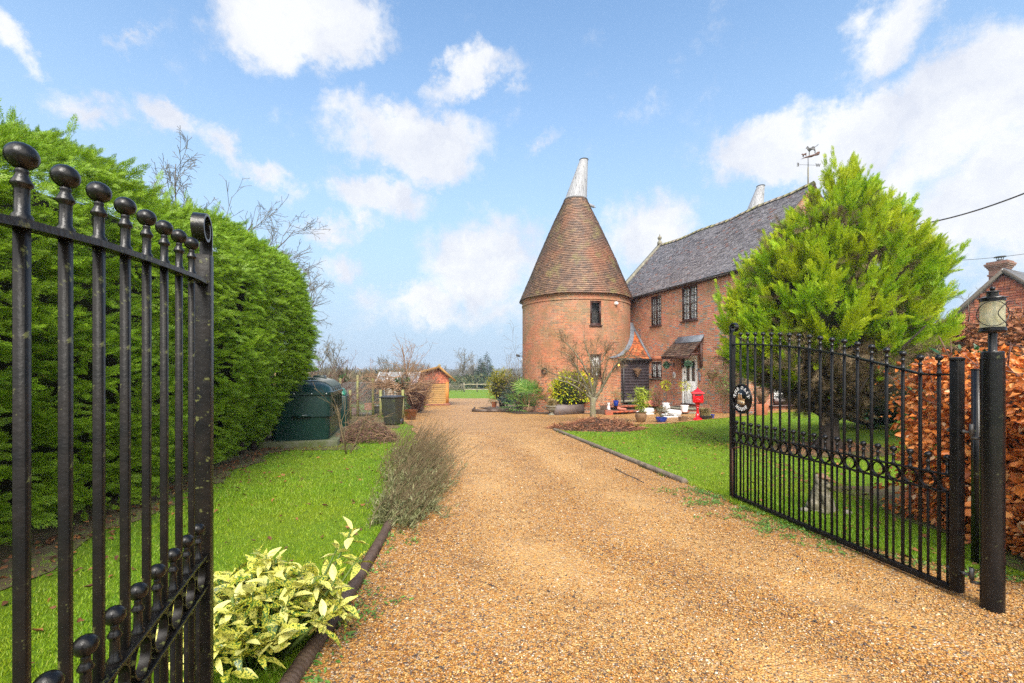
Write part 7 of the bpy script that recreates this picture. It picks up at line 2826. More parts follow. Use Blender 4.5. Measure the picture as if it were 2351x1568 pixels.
    sprig(thing('dark_plant', 'dark leaved plant in the low black pot', 'plant', (l[0], l[1], l[2] + .1)), 120, .07, (0, 0, .16), (.24, .2, .12), 'laurel', 308)
    l = pt(1267, 953)
    t = thing('stone_urn', 'grey stone urn left of the long steel planter', 'urn', l)
    MB().lathe([(.16, 0), (.17, .04), (.09, .08), (.08, .14), (.16, .18), (.25, .28), (.265, .38), (.29, .39), (.29, .42), (.24, .42), (.2, .36), (0, .36)], n=24).build('vessel', MT['stone'], t, smooth=True)
    t = thing('urn_grass', 'tuft of pale dry grass in the grey stone urn', 'plant', (l[0], l[1], l[2] + .36))
    tuft(t, 520, .42, .22, 0, 'straw', 309)
    l = pt(1374, 941)
    t = thing('shallow_stone_pot', 'shallow stone pot of dry grass behind the tree trunk', 'pot', l)
    MB().lathe([(.17, 0), (.24, .06), (.26, .18), (.24, .18), (0, .15)], n=20).build('vessel', MT['stone'], t, smooth=True)
    tuft(thing('pot_grass', 'thin dry grass in the shallow stone pot', 'plant', (l[0], l[1], l[2] + .15)), 200, .24, .22, 0, 'straw', 310)
    l = pt(1134, 936)
    pot('orange_pot', 'orange terracotta pot left of the wooden gate post', 'pot', l, 'flared', .16, .34, 'terracotta')
    sprig(thing('grey_plant', 'grey leaved plant spilling over the orange pot', 'plant', (l[0], l[1], l[2] + .3)), 420, .075, (0, 0, .10), (.34, .3, .20), 'grey_leaf', 311, NARROW)
    l = pt(942, 964)
    pot('glazed_pot', 'brown glazed round pot below the gnarled climber', 'pot', l, 'bowl', .245, .40, 'glaze_brown')
    l = pt(816, 951)
    pot('garden_pot', 'terracotta pot in the vegetable garden behind the tank', 'pot', l, 'flared', .19, .28, 'terracotta')
    l = pt(846, 941)
    pot('far_garden_pot', 'dull terracotta pot nearest the fruit cage', 'pot', l, 'tub', .24, .36, 'terracotta')
    l = pt(1747, 953)
    t = thing('square_pot', 'square orange pot of dry stems at the house corner', 'pot', (l[0], l[1], l[2]), R(-20))
    bevel(MB().box((0, 0, .20), (.34, .34, .40), taper=1.28).build('vessel', MT['terracotta'], t), .012)
    t = thing('dry_hydrangea', 'bundle of dry tan stems in the square orange pot', 'plant', (l[0], l[1], l[2] + .36))
    rng = np.random.default_rng(312)
    mb = MB()
    for k in range(110):
        e = np.array([rng.normal(0, .22), rng.normal(0, .18), rng.uniform(.35, 1.0)])
        b = e * [.15, .15, 0]
        m = (b + e) / 2 + rng.normal(0, .06, 3)
        mb.tube([b, m, e], [.006, .005, .003], 4)
    mb.build('stems', MT['twig_tan'], t)
    sprig(t, 60, .06, (0, 0, .5), (.25, .2, .35), 'greens', 313)
    # long steel planter
    a, b = pt(1278, 954), pt(1341, 950.5)
    dx, dy = b[0] - a[0], b[1] - a[1]
    L = math.hypot(dx, dy)
    t = thing('steel_planter', 'long rusty grey steel planter at the tower foot', 'planter', ((a[0] + b[0]) / 2, (a[1] + b[1]) / 2, (a[2] + b[2]) / 2 - .03), math.atan2(dy, dx))
    mb = MB().box((0, .012, .24), (L, .02, .48)).box((0, .52, .24), (L, .02, .48)).box((-L / 2 + .01, .266, .24), (.02, .486, .479)).box((L / 2 - .01, .266, .24), (.02, .486, .479))
    mb.build('shell', MT['steel'], t)
    MB().box((0, .266, .21), (L - .05, .47, .38)).build('earth', MT['soil'], t)


MT['brick_edge'] = simple('red_brick_edge', (0.42, 0.085, 0.03), (0.14, 0.06, 0.04), 3.5, .8, 30, .6, .01)
MT['doormat'] = simple('door_mat', (0.04, 0.03, 0.025), None, 20, 1.0)
MT['glaze_blue2'] = simple('muted_blue_glaze', (0.06, 0.075, 0.17), (0.10, 0.09, 0.10), 9, .3)
MT['bronze'] = leafmat('bronze_leaves', [(0, (0.04, 0.045, 0.014)), (.6, (0.10, 0.10, 0.025)), (1, (0.19, 0.12, 0.03))], .1, .4)
MT['steel'] = simple('weathered_steel', (0.085, 0.062, 0.056), (0.13, 0.10, 0.09), 3, .6, 30, .2, speck=(4, .60, (0.17, 0.085, 0.045)))
front_yard()


def lion(loc, rot, label, s=1.0):
    t = thing('lion_statue', label, 'statue', loc, rot, 'white lion statues')
    bevel(MB().box((0, 0, .035 * s), (.74 * s, .32 * s, .07 * s)).build('base', MT['white_stone'], t), .012)
    z = .07
    p = [((-.30, .0, z + .12), (.0, .0, z + .14), .12, .125), ((.0, 0, z + .14), (.16, 0, z + .20), .125, .12), ((.14, 0, z + .18), (.20, 0, z + .38), .115, .085),
         # head, mane, muzzle
         ((.20, 0, z + .40), (.115, .12, .125)), ((.17, 0, z + .33), (.12, .135, .14)), ((.29, 0, z + .375), (.065, .06, .05)), ((.34, 0, z + .37), (.03, .035, .03)),
         ((.21, .085, z + .50), (.03, .025, .035)), ((.21, -.085, z + .50), (.03, .025, .035)),
         # forelegs stretched out
         ((.10, .10, z + .10), (.33, .105, z + .045), .06, .042), ((.10, -.10, z + .10), (.33, -.105, z + .045), .06, .042), ((.35, .105, z + .035), (.05, .045, .035)), ((.35, -.105, z + .035), (.05, .045, .035)),
         # haunches
         ((-.24, .11, z + .11), (.13, .07, .12)), ((-.24, -.11, z + .11), (.13, .07, .12)), ((-.12, .13, z + .03), (.08, .035, .03)), ((-.12, -.13, z + .03), (.08, .035, .03)),
         # tail round the flank
         ((-.34, .02, z + .06), (-.30, -.14, z + .03), .025, .02), ((-.30, -.14, z + .03), (-.14, -.155, z + .03), .02, .026)]

    def sc(v):
        return tuple(q * s for q in v) if isinstance(v, tuple) else v * s
    blob('figure', [tuple(sc(q) for q in k) for k in p], MT['white_stone'], t, .013, smooth_it=2)


l = pt(1481, 952)
lion((l[0], l[1], l[2]), R(180), 'white reclining lion statue beside the bamboo', .95)
l = pt(1541, 958.5)
lion((l[0], l[1], l[2]), R(180), 'white reclining lion statue beside the rounded door step', .95)


def small_statues():
    X, Y = h2w(2.20, -.62)
    t = thing('terracotta_pig', 'terracotta reclining pig on the brick terrace by the wall', 'figurine', (X, Y, .022), R(8))
    blob('figure', [((-.16, 0, .10), (.10, 0, .11), .10, .10), ((.10, 0, .11), (.20, 0, .12), .095, .075), ((.24, 0, .115), (.05, .06, .05)), ((.285, 0, .11), (.025, .035, .033)), ((.17, .06, .19), (.03, .02, .045)), ((.17, -.06, .19), (.03, .02, .045)),
                    ((.05, -.09, .04), (.17, -.11, .03), .04, .03), ((.05, .09, .04), (.17, .11, .03), .04, .03), ((-.17, -.09, .05), (-.07, -.12, .03), .055, .03), ((-.17, .09, .05), (-.07, .12, .03), .055, .03), ((-.27, 0, .12), (-.29, .02, .15), .015, .01)],
         MT['terra_pink'], t, .012, smooth_it=2)
    X, Y = h2w(2.66, -2.35)
    t = thing('terracotta_feet', 'pair of terracotta shoes on the lower brick edge', 'figurine', (X, Y, -.155), R(10))
    for s in (-1, 1):
        blob('shoe', [((-.13, s * .07, .06), (.10, s * .075, .045), .055, .05), ((.14, s * .08, .045), (.07, .05, .042)), ((-.12, s * .07, .09), (.06, .05, .06))], MT['terra_pink'], t, .010, smooth_it=2)
    a = at(1393, 939, 20.6)
    t = thing('white_cat_statue', 'small white seated cat statue at the left end of the terrace', 'figurine', (a[0], a[1] - .35, G(a[0], a[1] - .35) + .0), R(-90))
    t.location.z = a[2] - .02
    blob('figure', [((0, 0, .06), (.085, .08, .065)), ((-.01, 0, .10), (.02, 0, .20), .075, .05), ((.03, 0, .265), (.052, .055, .048)), ((.075, 0, .255), (.025, .028, .02)), ((.02, .035, .315), (.012, .016, .028)), ((.02, -.035, .315), (.012, .016, .028)),
                    ((.06, .03, .15), (.08, .03, .02), .022, .018), ((.06, -.03, .15), (.08, -.03, .02), .022, .018), ((-.08, 0, .03), (-.02, .09, .02), .018, .014)], MT['white_stone'], t, .009, smooth_it=1)
    bevel(tag(MB().box((0, 0, -.14), (.34, .30, .28)).build('edging_block', MT['brick_edge'], None, loc=(a[0], a[1] - .35, a[2] - .02)), 'red brick block under the small white cat statue', 'block'), .01)
    # seated stone animal behind the right gate
    x, y, z = pt(1882, 1172)
    t = thing('stone_animal_statue', 'mossy stone statue of a seated animal in a cap behind the gate', 'statue', (x, y, z), R(-60))
    blob('figure', [((0, 0, .05), (.12, .11, .06)), ((-.02, 0, .07), (.01, 0, .24), .105, .08), ((.02, 0, .30), (.07, .07, .075)), ((.085, 0, .285), (.04, .04, .03)), ((.115, 0, .285), (.016, .02, .014)), ((-.005, .06, .36), (.022, .02, .05)), ((-.005, -.06, .36), (.022, .02, .05)),
                    ((.07, .05, .18), (.11, .055, .02), .035, .025), ((.07, -.05, .18), (.11, -.055, .02), .035, .025), ((-.02, .10, .06), (.075, .04, .06)), ((-.02, -.10, .06), (.075, .04, .06)), ((-.10, 0, .04), (-.12, .10, .03), .028, .02), ((.09, .11, .02), (.05, .03, .022)), ((.09, -.11, .02), (.05, .03, .022)),
                    ((.0, 0, .015), (.15, .14, .02))], MT['statue'], t, .009, smooth_it=1)
    mb = MB().ball((.02, 0, .375), .062, 14, 8, (1, 1, .55)).ball((.085, 0, .37), .05, 12, 6, (1, 1, .16))
    mb.build('cap', MT['clay_dark'], t, smooth=True)
    for s in (-1, 1):
        MB().ball((.083, s * .028, .315), .009, 8, 6).build('eye', MT['bin_lid'], t)
    for i, (dx, dy) in enumerate(((-.20, -.05), (.20, -.14))):
        tag(MB().ball((0, 0, .02), .05, 8, 6, (1, .8, .6)).build('rock', MT['stone'], None, smooth=True, loc=(x + dx, y + dy, G(x, y))), ['pale stone left of the seated statue', 'pale stone right of the seated statue'][i], 'stone')


small_statues()


def post_box():
    x, y, z = pt(1601, 964)
    rot = R(-14)
    t = thing('red_post_box', 'bright red ornate pedestal post box on the gravel', 'post box', (x, y, z), rot)
    mb = MB().prism([(.17 * math.cos(a), .17 * math.sin(a)) for a in np.linspace(0, 2 * PI, 9)[:-1] + PI / 8], lambda u, v, d: (u, v, d), 0, .035)
    mb.lathe([(.15, .035), (.13, .06), (.075, .09), (.065, .14), (.085, .16), (.06, .19), (.045, .26), (.04, .40), (.055, .43), (.04, .46), (.045, .48), (.075, .505), (.06, .53), (.085, .57), (.12, .61), (.14, .615)], n=16)
    mb.build('pedestal', MT['red'], t, auto=40)
    b = bevel(MB().box((0, 0, .775), (.34, .30, .32)).build('box', MT['red'], t), .008)
    for s in (-1, 1):
        mb = MB().box((0, -.156, .72), (.22, .012, .17))
        mb.ball((-.05, -.165, .74), .03, 8, 6, (1, .3, 1)).ball((.04, -.165, .71), .035, 8, 6, (1.2, .3, .8)).ball((.0, -.165, .77), .022, 8, 6, (1, .3, 1))
        if s < 0:
            mb.build('front_relief', MT['red'], t, auto=40)
    mb = MB().box((.176, 0, .72), (.012, .20, .17)).ball((.184, .03, .74), .035, 8, 6, (.3, 1, 1)).ball((.184, -.04, .71), .03, 8, 6, (.3, 1.2, 1))
    mb.build('side_relief', MT['red'], t, auto=40)
    mb = MB()
    V = []
    for hw, hd, zz in ((.20, .18, .935), (.215, .195, .95), (.205, .185, .965), (.12, .105, 1.03), (.055, .05, 1.085), (.02, .02, 1.11)):
        V += [(-hw, -hd, zz), (hw, -hd, zz), (hw, hd, zz), (-hw, hd, zz)]
    F = [(3, 2, 1, 0)] + [(i * 4 + k, i * 4 + (k + 1) % 4, i * 4 + 4 + (k + 1) % 4, i * 4 + 4 + k) for i in range(5) for k in range(4)]
    mb.add(V, F).ball((0, 0, 1.125), .028, 10, 8).lathe([(.012, 1.14), (.018, 1.155), (.0, 1.185)], n=10)
    mb.build('roof', MT['red'], t, auto=40)
    MB().box((0, -.153, .885), (.22, .015, .035)).build('letter_flap', MT['iron'], t)


post_box()


def edgings():
    def log_edge(name, label, pts, r, mat, bark=True):
        t = thing(name, label, 'edging', (pts[0][0], pts[0][1], 0))
        ox, oy = pts[0]
        P = []
        for (a, b), (c, d) in zip(pts[:-1], pts[1:]):
            for k in range(8):
                f = k / 8
                P.append((a + (c - a) * f, b + (d - b) * f))
        P.append(pts[-1])
        rng = np.random.default_rng(7)
        q = [(a - ox, b - oy, G(a, b) + r * .75) for a, b in P]
        Q, rr = [], []
        for (a, b) in zip(q[:-1], q[1:]):
            for k in range(6):
                f = k / 6
                Q.append([a[i] + (b[i] - a[i]) * f for i in range(3)])
                rr.append(r * (1 + .10 * math.sin(len(rr) * 2.09)) + rng.normal(0, r * .03))
        MB().tube(Q, rr, 10).build('upper_rail', mat, t, smooth=True)
        mb = MB()
        mb.tube([(a + .0, b, c - r * 1.1) for a, b, c in q], r * .8, 8)
        mb.build('lower_rail', MT['wood_dark'], t, smooth=True)
    ys = np.linspace(1.6, 4.6, 7)
    log_edge('log_edging', 'dark ridged log edging between left lawn and gravel', [(float(lin(y, L_PTS)) - .0, float(y)) for y in ys], .042, MT['wood_dark'])
    ys = np.linspace(6.3, 13.55, 9)
    log_edge('log_edging', 'weathered log edging between right lawn and gravel', [(float(lin(y, R_PTS)) + .03, float(y)) for y in ys], .045, MT['wood_grey2'])
    a = [(-1.95, 22.3), (-1.2, 22.0), (-.5, 22.05), (.05, 22.35), (.3, 22.6)]
    t = thing('bed_edging', 'dark plank edging round the bed left of the wooden gate', 'edging', (a[0][0], a[0][1], 0))
    mb = MB()
    a = [(-2.0, 24.6)] + a
    for (p, q) in zip(a[:-1], a[1:]):
        z0, z1 = G(*p) + .07, G(*q) + .07
        mb.bar((p[0] + 1.95, p[1] - 22.3, z0), (q[0] + 1.95, q[1] - 22.3, z1), .035, .16)
    mb.build('planks', MT['wood_dark'], t)
    # black hose end lying in the gravel
    pts = [pt(1412, 1078), pt(1425, 1086), pt(1440, 1094), pt(1462, 1103), pt(1478, 1112)]
    tag(MB().tube([(p[0], p[1], p[2] + .022) for p in pts], .007, 6).build('rubber_strip', MT['bin_lid'], None, smooth=True), 'black rubber strip lying on the gravel drive', 'rubber strip')


MT['wood_grey2'] = simple('weathered_log', (0.19, 0.145, 0.10), (0.09, 0.07, 0.05), 7, .85, 30, .7, .01)
edgings()


def mulch():
    rng = np.random.default_rng(400)
    cx, cy = 2.60, 13.9
    x0, y0 = cx, cy
    mb = MB()
    V, F = [], []
    n, m = 36, 10
    zb = G(cx, cy)
    hf = lambda r: .27 * (1 - r ** 1.5)
    for i in range(m + 1):
        r = i / m
        for j in range(n):
            a = 2 * PI * j / n
            rx, ry = 1.42 + .12 * math.sin(3 * a), .74 + .08 * math.sin(4 * a)
            x, y = cx + rx * r * math.cos(a), cy + ry * r * math.sin(a)
            V.append((x - cx, y - cy, G(x, y) - zb + hf(r) * (1 + .3 * math.sin(a * 3 + r * 5)) - .02 * (r > .95)))
    for i in range(m):
        for j in range(n):
            F.append((i * n + j, i * n + (j + 1) % n, (i + 1) * n + (j + 1) % n, (i + 1) * n + j))
    t = thing('bark_mound', 'low mound of red brown bark and fern litter under the bare tree', 'mulch mound', (cx, cy, zb))
    mb.add(V, F).build('heap', MT['soil'], t, smooth=True)
    N = 3900
    a = rng.uniform(0, 2 * PI, N)
    r = np.sqrt(rng.random(N)) * 1.04
    rx, ry = 1.42 + .14 * np.sin(3 * a), .74 + .10 * np.sin(4 * a)
    x, y = rx * r * np.cos(a), ry * r * np.sin(a)
    z = gz(cx + x, cy + y) - zb + .27 * np.clip(1 - r ** 1.5, 0, 1) * (1 + .3 * np.sin(a * 3 + r * 5)) + rng.uniform(0, .05, N)
    strip = leaf_proto(2, .10, .1, .15)
    strip2 = leaf_proto(2, .06, .1, -.2)
    V, F = place([strip, strip2], np.c_[x, y, z], np.c_[rng.normal(0, 1, (N, 2)), rng.normal(.05, .22, N)], np.array([0, 0, 1.0]) + rng.normal(0, .4, (N, 3)), rng.uniform(.08, .30, N), rng)
    kind(MB().addA(V, F).build('bark_strips', MT['mulch'], t), 'stuff')
    # dry grass round the foot of the conifer
    x, y, _ = pt(1903, 1032)
    N = 900
    a = rng.uniform(0, 2 * PI, N)
    r = rng.uniform(.2, 1.05, N)
    V, F = place([strip, strip2], np.c_[x + r * np.cos(a), y + r * np.sin(a), gz(x + r * np.cos(a), y + r * np.sin(a)) + rng.uniform(.01, .05, N)], np.c_[rng.normal(0, 1, (N, 2)), rng.normal(.05, .15, N)], np.array([0, 0, 1.0]) + rng.normal(0, .3, (N, 3)), rng.uniform(.08, .25, N), rng)
    kind(MB().addA(V, F).build('dry_litter', MT['mulch']), 'stuff')
    a = np.linspace(0, 2 * PI, 33)[:-1]
    kind(MB().add([(x + 1.0 * math.cos(q) * (1 + .1 * math.sin(3 * q)), y + 1.0 * math.sin(q), G(x + math.cos(q), y + math.sin(q)) + .012) for q in a], [tuple(range(32))]).build('tree_bed', MT['litter']), 'structure')


mulch()


def timber_gate():
    a = pt(1155.5, 934)
    t = thing('gate_post', 'weathered wooden gate post with green algae left of the palm', 'post', a)
    mb = MB().box((0, 0, .50), (.15, .15, 1.0)).box((0, 0, 1.03), (.15, .149, .08), taper=.55)
    mb.build('shaft', MT['wood_green'], t)
    MB().box((0, -.08, .86), (.16, .012, .05)).build('strap', MT['lead'], t)
    t = thing('timber_gate', 'small weathered wooden gate between its post and the palm', 'gate', (a[0] + .12, a[1] + .15, a[2]), R(12))
    mb = MB()
    for x in (.08, 1.02):
        mb.box((x, 0, .52), (.09, .075, 1.0)).box((x, 0, 1.04), (.09, .074, .05), taper=.5)
    mb.build('stiles', MT['wood_grey'], t)
    MB().box((.55, 0, .84), (.86, .07, .10)).build('top_bar', MT['wood_grey'], t)
    for z in (.18, .38, .58):
        MB().box((.55, 0, z), (.86, .03, .09)).build('rail', MT['wood_grey'], t)
    MB().bar((.13, .02, .2), (.98, .02, .82), .03, .08).build('brace', MT['wood_grey'], t)
    MB().box((.12, -.045, .84), (.34, .012, .05)).build('hinge_strap', MT['lead'], t)
    # far field gate and fence
    Y = 68.0
    zf = G(-4, Y)
    x0, x1, x2 = at(1031, 0, Y)[0], at(1061, 0, Y)[0], at(1135, 0, Y)[0]
    t = thing('field_gate', 'grey five bar field gate across the far meadow', 'gate', (x0, Y, zf))
    w = x1 - x0
    for z in (.25, .48, .70, .92, 1.15):
        MB().box((w / 2, 0, z), (w, .04, .08)).build('bar', MT['wood_grey'], t)
    for x in (.06, w - .06):
        MB().box((x, 0, .65), (.10, .06, 1.2)).build('stile', MT['wood_grey'], t)
    MB().bar((.1, -.03, 1.15), (w * .5, -.03, .25), .05, .09).bar((w * .5, -.03, .25), (w - .1, -.03, 1.15), .05, .09).build('brace', MT['wood_grey'], t)
    t = thing('field_fence', 'post and rail fence across the far meadow', 'fence', (x1, Y, zf))
    for k in range(5):
        x = .25 + 1.95 * k
        MB().box((x, 0, .68), (.22 if k == 0 else .15, .18, 1.42)).build('post', MT['wood_grey'], t)
    for z in (.35, 1.10):
        mb = MB()
        for k in range(4):
            mb.tube([(.25 + 1.95 * k, -.1, z), (1.2 + 1.95 * k, -.1, z + .05), (2.2 + 1.95 * k, -.1, z)], .055, 6)
        mb.build('rail', MT['wood_pale'], t)


MT['wood_pale'] = simple('pale_split_rail', (0.42, 0.36, 0.24), (0.30, 0.27, 0.17), 4, .8)
timber_gate()


def neighbour():
    Y = 23.0
    ax = at(2306, 621, Y)
    zg = G(13, 15)
    t = thing('neighbour_house', 'neighbouring house with hung tile gable and brick chimney at the right edge', 'house', (ax[0], Y, zg), R(-65))
    hw, za = 4.4, ax[2] - zg
    zs = za - 4.6
    rng = np.random.default_rng(8)
    MB().box((0, 4, zs / 2), (2 * hw - .5, 7.9, zs)).build('wall', MT['hung_wall'], t)
    MB().prism([(-hw + .3, zs), (hw - .3, zs), (0, za - .06)], lambda u, v, d: (u, d, v), .05, 7.9).build('gable', MT['hung_wall'], t)
    mb = MB()
    for r in range(44):
        z0, z1 = zs - 1 + .13 * r, zs - 1 + .13 * (r + 1) + .03
        half = (hw - .3) * min(1, (za - z1) / (za - zs))
        n = int(2 * half / .22)
        for k in range(max(0, n)):
            a = -half + .22 * k + (.11 if r % 2 else 0)
            if a + .2 > half:
                continue
            j = rng.normal(0, .004)
            mb.add([(a, .0 + j, z0), (a + .21, .0 + j, z0), (a + .21, .035, z1), (a, .035, z1), (a, .03, z0), (a + .21, .03, z0)], [(0, 1, 2, 3), (5, 4, 0, 1)])
    mb.build('hung_tiles', MT['tile_hung'], t)
    mb = MB()
    for s in (-1, 1):
        V = []
        for yy in (-.18, 8.2):
            V += [(0, yy, za), (s * (hw + .3), yy, zs - .3), (s * (hw + .3), yy, zs - .18), (0, yy, za + .12)]
        mb.add(V, [(0, 1, 2, 3), (7, 6, 5, 4), (0, 4, 5, 1), (3, 2, 6, 7), (0, 3, 7, 4), (1, 5, 6, 2)])
    mb.build('roof', MT['tile_grey'], t)
    mb = MB()
    for s in (-1, 1):
        mb.bar((0, -.2, za + .0), (s * (hw + .3), -.2, zs - .3), .05, .16)
    mb.build('barge_board', MT['bark'], t)
    c = thing_part = MB()
    cx, cy = -.62, 1.4
    k = Y / 1045

    def bx(z0, z1, w):
        V = [(cx + sx * w / 2, cy + sy * w / 2, z) for z in (z0, z1) for sx, sy in ((-1, -1), (1, -1), (1, 1), (-1, 1))]
        for q in range(4):
            r = (q + 1) % 4
            c.quad(V[q], V[r], V[4 + r], V[4 + q], uv=[(0, z0), (w, z0), (w, z1), (0, z1)])
        c.quad(*V[4:], uv=[(0, 0), (w, 0), (w, w), (0, w)])
        c.quad(*V[:4][::-1], uv=[(0, 0), (w, 0), (w, w), (0, w)])
    zt = za + .72
    bx(za - 2.5, zt - .42, .66)
    bx(za - .02, za + .06, .76)
    for i, (dz, w) in enumerate(((-.42, .72), (-.34, .80), (-.26, .90), (-.18, .96))):
        bx(zt + dz, zt + dz + .08, w)
    bx(zt - .10, zt, .82)
    ch = c.build('chimney', MT['brick_far'], t, uv=True)
    mb = MB().tube([(cx, cy, zt), (cx, cy, zt + .12)], .13, 12)
    for q in range(4):
        a = q * PI / 2 + .7
        mb.tube([(cx + .12 * math.cos(a), cy + .12 * math.sin(a), zt + .1), (cx + .14 * math.cos(a), cy + .14 * math.sin(a), zt + .26)], .015, 4)
    mb.lathe([(.25, .25), (.24, .28), (.0, .31)], (cx, cy, zt), 14)
    mb.build('cowl_cap', MT['iron'], ch)
    # overhead wires
    for nm, lab, p, q, r in (('power_cable', 'thick black overhead cable from conifer to the right edge', (14.6, 17.5, 7.35), (13.5, 8.5, 6.05), .022),
                             ('telephone_wire', 'thin overhead wire running past the neighbouring chimney', (21, 21.5, 7.0), (24, 14, 8.2), .010)):
        a, b = Vector(p), Vector(q)
        if nm == 'telephone_wire':
            a, b = Vector(at(2100, 599, 21.0)), Vector(at(2500, 556, 18.0))
        else:
            a, b = Vector(at(2080, 519, 16.5)), Vector(at(2480, 388, 11.0))
        pts = [a + (b - a) * f - Vector((0, 0, .22 * 4 * f * (1 - f))) for f in np.linspace(0, 1, 24)]
        tag(MB().tube(pts, r, 6).build(nm, MT['bin_lid'], None, smooth=True), lab, 'cable')


MT['hung_wall'] = simple('red_gable_wall', (0.20, 0.07, 0.045), (0.13, 0.06, 0.045), 1.5, .9)
neighbour()


# ------------------------------------------------------------------ the countryside behind
def countryside():
    FAR = dict(seg=[5, 4, 4, 3], up=[.03, .06, .05, .02], wob=[.05, .12, .16, .2], kids=[10, 7, 5], f0=[.18, .15, .1], ang=[(22, 50), (22, 55), (25, 60)], lr=[.58, .52, .5], rr=.55, rmin=.018, taper=.35)
    protos = []
    for s in range(4):
        rng = np.random.default_rng(500 + s)
        st = grow(rng, (0, 0, -.1), (.04, 0, 1), 5.2, .16, FAR)
        a = strands(st, (6, 4, 3, 3), 0, 0).mesh('trunk')
        b = strands(st, (6, 4, 3, 3), 1, 9).mesh('branches')
        a.materials.append(MT['twig_grey'])
        b.materials.append(MT['twig_far'])
        protos.append((a, b))
    rng = np.random.default_rng(510)

    def tree(i, x, y, s, label, group):
        t = thing('bare_tree', label, 'tree', (x, y, G(x, y)), rng.uniform(0, 6), group)
        for nm, me in zip(('trunk', 'branches'), protos[i % 4]):
            o = hid(bpy.data.objects.new(nm, me))
            o.parent = t
            o.scale = (s, s, s * rng.uniform(.85, 1.1))
    spots = []
    # wood behind the far fence and behind the shed
    for k in range(30):
        xd = 845 + 275 * (k + rng.uniform(-.3, .3)) / 30
        Y = rng.uniform(88, 112)
        spots.append((at(xd, 0, Y)[0], Y, rng.uniform(.62, .95)))
    for i, (x, y, s) in enumerate(spots):
        tree(i, x, y, s, 'bare grey tree in the wood behind shed and far fence', 'bare trees of the far wood')
    for i, (xd, Y, s) in enumerate(((1062, 84, 1.05), (1085, 88, .95))):
        tree(i + 1, at(xd, 0, Y)[0], Y, s, ['tallest bare tree right of the shed roof', 'bare tree between the shed and the dark evergreen'][i], 'bare trees of the far wood')
    for i, (xd, Y, s) in enumerate(((775, 46, .78), (748, 42, .7))):
        tree(i + 2, at(xd, 0, Y)[0], Y, s, ['rounded bare tree beyond the oil tank', 'bare tree beyond the reddish shrub'][i], 'bare trees beyond the oil tank')
    # dark evergreens
    rngc = np.random.default_rng(520)
    PLs = [plume(rngc, FR_H, 10, (30, 60), .5, .3) for _ in range(2)]
    P, D, S = [], [], []
    for z in np.arange(.1, 1.0, .045):
        r = .36 * (1 - z) ** .8 + .02
        for k in range(int(5 + 12 * r)):
            a = rngc.uniform(0, 2 * PI)
            o = (math.cos(a), math.sin(a), rngc.uniform(-.3, .2))
            P.append((0, 0, z))
            D.append(o)
            S.append(r * rngc.uniform(.75, 1.1))
    V, F = place(PLs, P, D, np.array([0, 0, 1.0]) + rngc.normal(0, .3, (len(P), 3)), S, rngc)
    me = MB().addA(V, F).mesh('foliage')
    me.materials.append(MT['dark_conifer'])
    tk = MB().tube([(0, 0, -.02), (0, 0, .9)], [.03, .005], 6).mesh('trunk')
    tk.materials.append(MT['bark_brown'])
    for i, (xd, Y, h, lab) in enumerate(((1104, 86, 6.4, 'dark pointed evergreen at the edge of the far wood'), (1118, 170, 16, 'hazy pointed evergreen rising behind the far wood'))):
        x = at(xd, 0, Y)[0]
        t = thing('evergreen_tree', lab, 'tree', (x, Y, G(x, Y)))
        for m in (me, tk):
            o = hid(bpy.data.objects.new(m.name, m))
            o.parent = t
            o.scale = (h, h, h)
    # evergreen undergrowth at the foot of the wood: one mass
    rng = np.random.default_rng(530)
    N = 16000
    y = rng.uniform(80, 118, N)
    x = at(840, 0, 1)[0] * y + rng.random(N) * (at(1190, 0, 1)[0] - at(840, 0, 1)[0]) * y
    hgt = 1.5 + 1.3 * noise2(x * .35, y * .3)
    z = gz(x, y) + rng.uniform(0, 1, N) ** .7 * hgt
    V, F = place(LEAF, np.c_[x, y, z], rng.normal(0, 1, (N, 3)), rng.normal(0, 1, (N, 3)), rng.uniform(.3, .8, N), rng)
    kind(MB().addA(V, F).build('undergrowth', MT['far_green']), 'stuff')
    # twiggy scrub behind the garden, left of the shed
    N = 9000
    y = rng.uniform(30, 70, N)
    x = at(700, 0, 1)[0] * y + rng.random(N) * (at(960, 0, 1)[0] - at(700, 0, 1)[0]) * y
    z = gz(x, y) + rng.uniform(0, 1, N) * (1.3 + .9 * noise2(x * .5, y * .4)) * y / 48
    V, F = place(NARROW, np.c_[x, y, z], np.c_[rng.normal(0, .4, (N, 2)), np.ones(N)], rng.normal(0, 1, (N, 3)), rng.uniform(.5, 1.3, N), rng)
    kind(MB().addA(V, F).build('scrub', MT['far_scrub']), 'stuff')
    # woods on the ridges, a few thousand crowns as one mass
    N = 5200
    y = rng.uniform(250, 720, N)
    x = rng.uniform(-.75, .12, N) * y
    s = rng.uniform(2.4, 4.2, N)
    ok = noise2(x * .024, y * .02) > .36
    x, y, s = x[ok], y[ok], s[ok]
    crown = np.array([(0, 0, 0), (.42, 0, .35), (.13, .4, .35), (-.34, .25, .35), (-.34, -.25, .35), (.13, -.4, .35), (.25, 0, .75), (-.12, .22, .75), (-.12, -.22, .75), (0, 0, 1.1)])
    cf = np.array([(0, 2, 1), (0, 3, 2), (0, 4, 3), (0, 5, 4), (0, 1, 5), (1, 2, 6), (2, 7, 6), (2, 3, 7), (3, 4, 8), (3, 8, 7), (4, 5, 8), (5, 6, 8), (5, 1, 6), (6, 7, 9), (7, 8, 9), (8, 6, 9)])
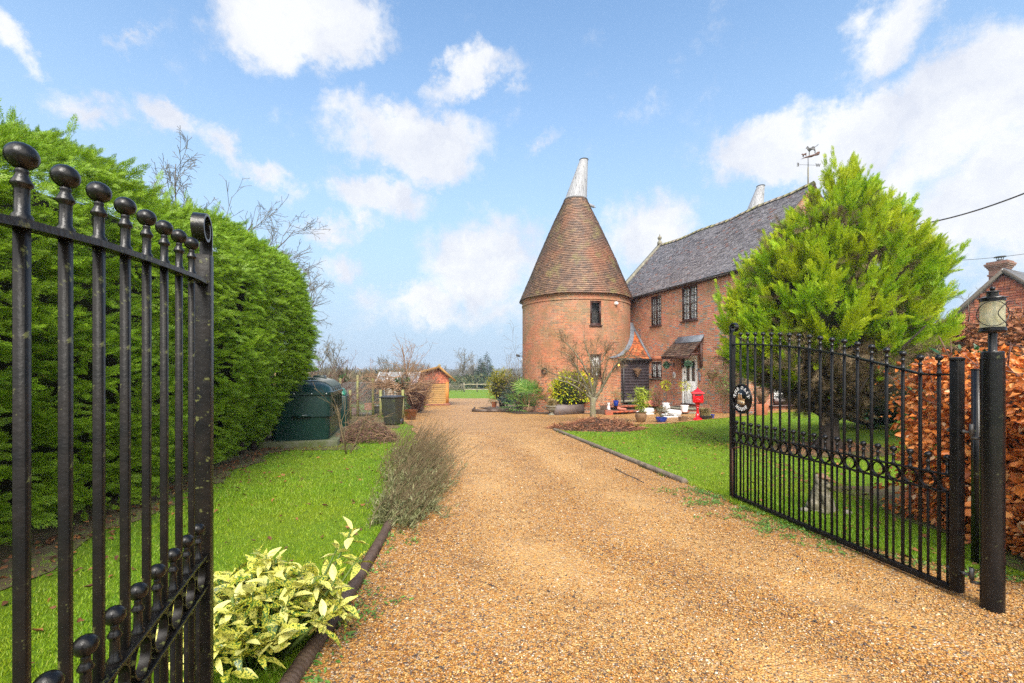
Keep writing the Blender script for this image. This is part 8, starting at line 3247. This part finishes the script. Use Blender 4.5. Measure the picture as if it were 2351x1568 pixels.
    cone = crown * np.array([.6, .6, 1.15])
    V, F = place([(crown[:, [2, 1, 0]] * [1, 1, -1], cf), (cone[:, [2, 1, 0]] * [1, 1, -1], cf), (crown[:, [2, 1, 0]] * [.8, 1.2, 1], cf), (crown[:, [2, 1, 0]] * [.7, 1.1, -1], cf)], np.c_[x, y, gz(x, y) - .5], np.tile([0, 0, 1.0], (len(x), 1)), np.c_[rng.normal(0, 1, (len(x), 2)), np.zeros(len(x))], s, rng)
    kind(MB().addA(V, F).build('far_woods', MT['far_wood']), 'stuff')


MT['twig_far'] = simple('far_twigs', (0.12, 0.105, 0.075), (0.15, 0.125, 0.085), .4, .9)
MT['dark_conifer'] = leafmat('dark_conifer', [(0, (0.012, 0.03, 0.012)), (1, (0.035, 0.07, 0.03))], .05, .7)
MT['far_green'] = leafmat('far_evergreen_mass', [(0, (0.022, 0.04, 0.014)), (.5, (0.05, 0.075, 0.022)), (1, (0.11, 0.10, 0.04))], .1, .8)
MT['far_scrub'] = leafmat('far_scrub', [(0, (0.06, 0.055, 0.03)), (.6, (0.12, 0.10, 0.055)), (1, (0.15, 0.11, 0.07))], .1, .9)
MT['far_wood'] = leafmat('far_wood_crowns', [(0, (0.018, 0.03, 0.014)), (.5, (0.045, 0.05, 0.028)), (1, (0.075, 0.065, 0.045))], 0, .9)
countryside()


# ------------------------------------------------------------------ hazy winter air
def haze():
    m = bpy.data.materials.new('hazy_air')
    m.use_nodes = True
    nt = m.node_tree
    nt.nodes.clear()
    out = node(nt, 'ShaderNodeOutputMaterial')
    v = node(nt, 'ShaderNodeVolumePrincipled')
    v.inputs['Color'].default_value = (0.86, 0.92, 1.0, 1)
    v.inputs['Density'].default_value = HAZE
    v.inputs['Anisotropy'].default_value = 0.3
    nt.links.new(v.outputs[0], out.inputs['Volume'])
    zmin = float(gz(0, 250)) - 3
    o = MB().box((0, 1330, (zmin + 14.5) / 2), (5400, 2760, 14.5 - zmin)).build('haze', m)
    kind(o, 'stuff')


HAZE = 0.0010
haze()
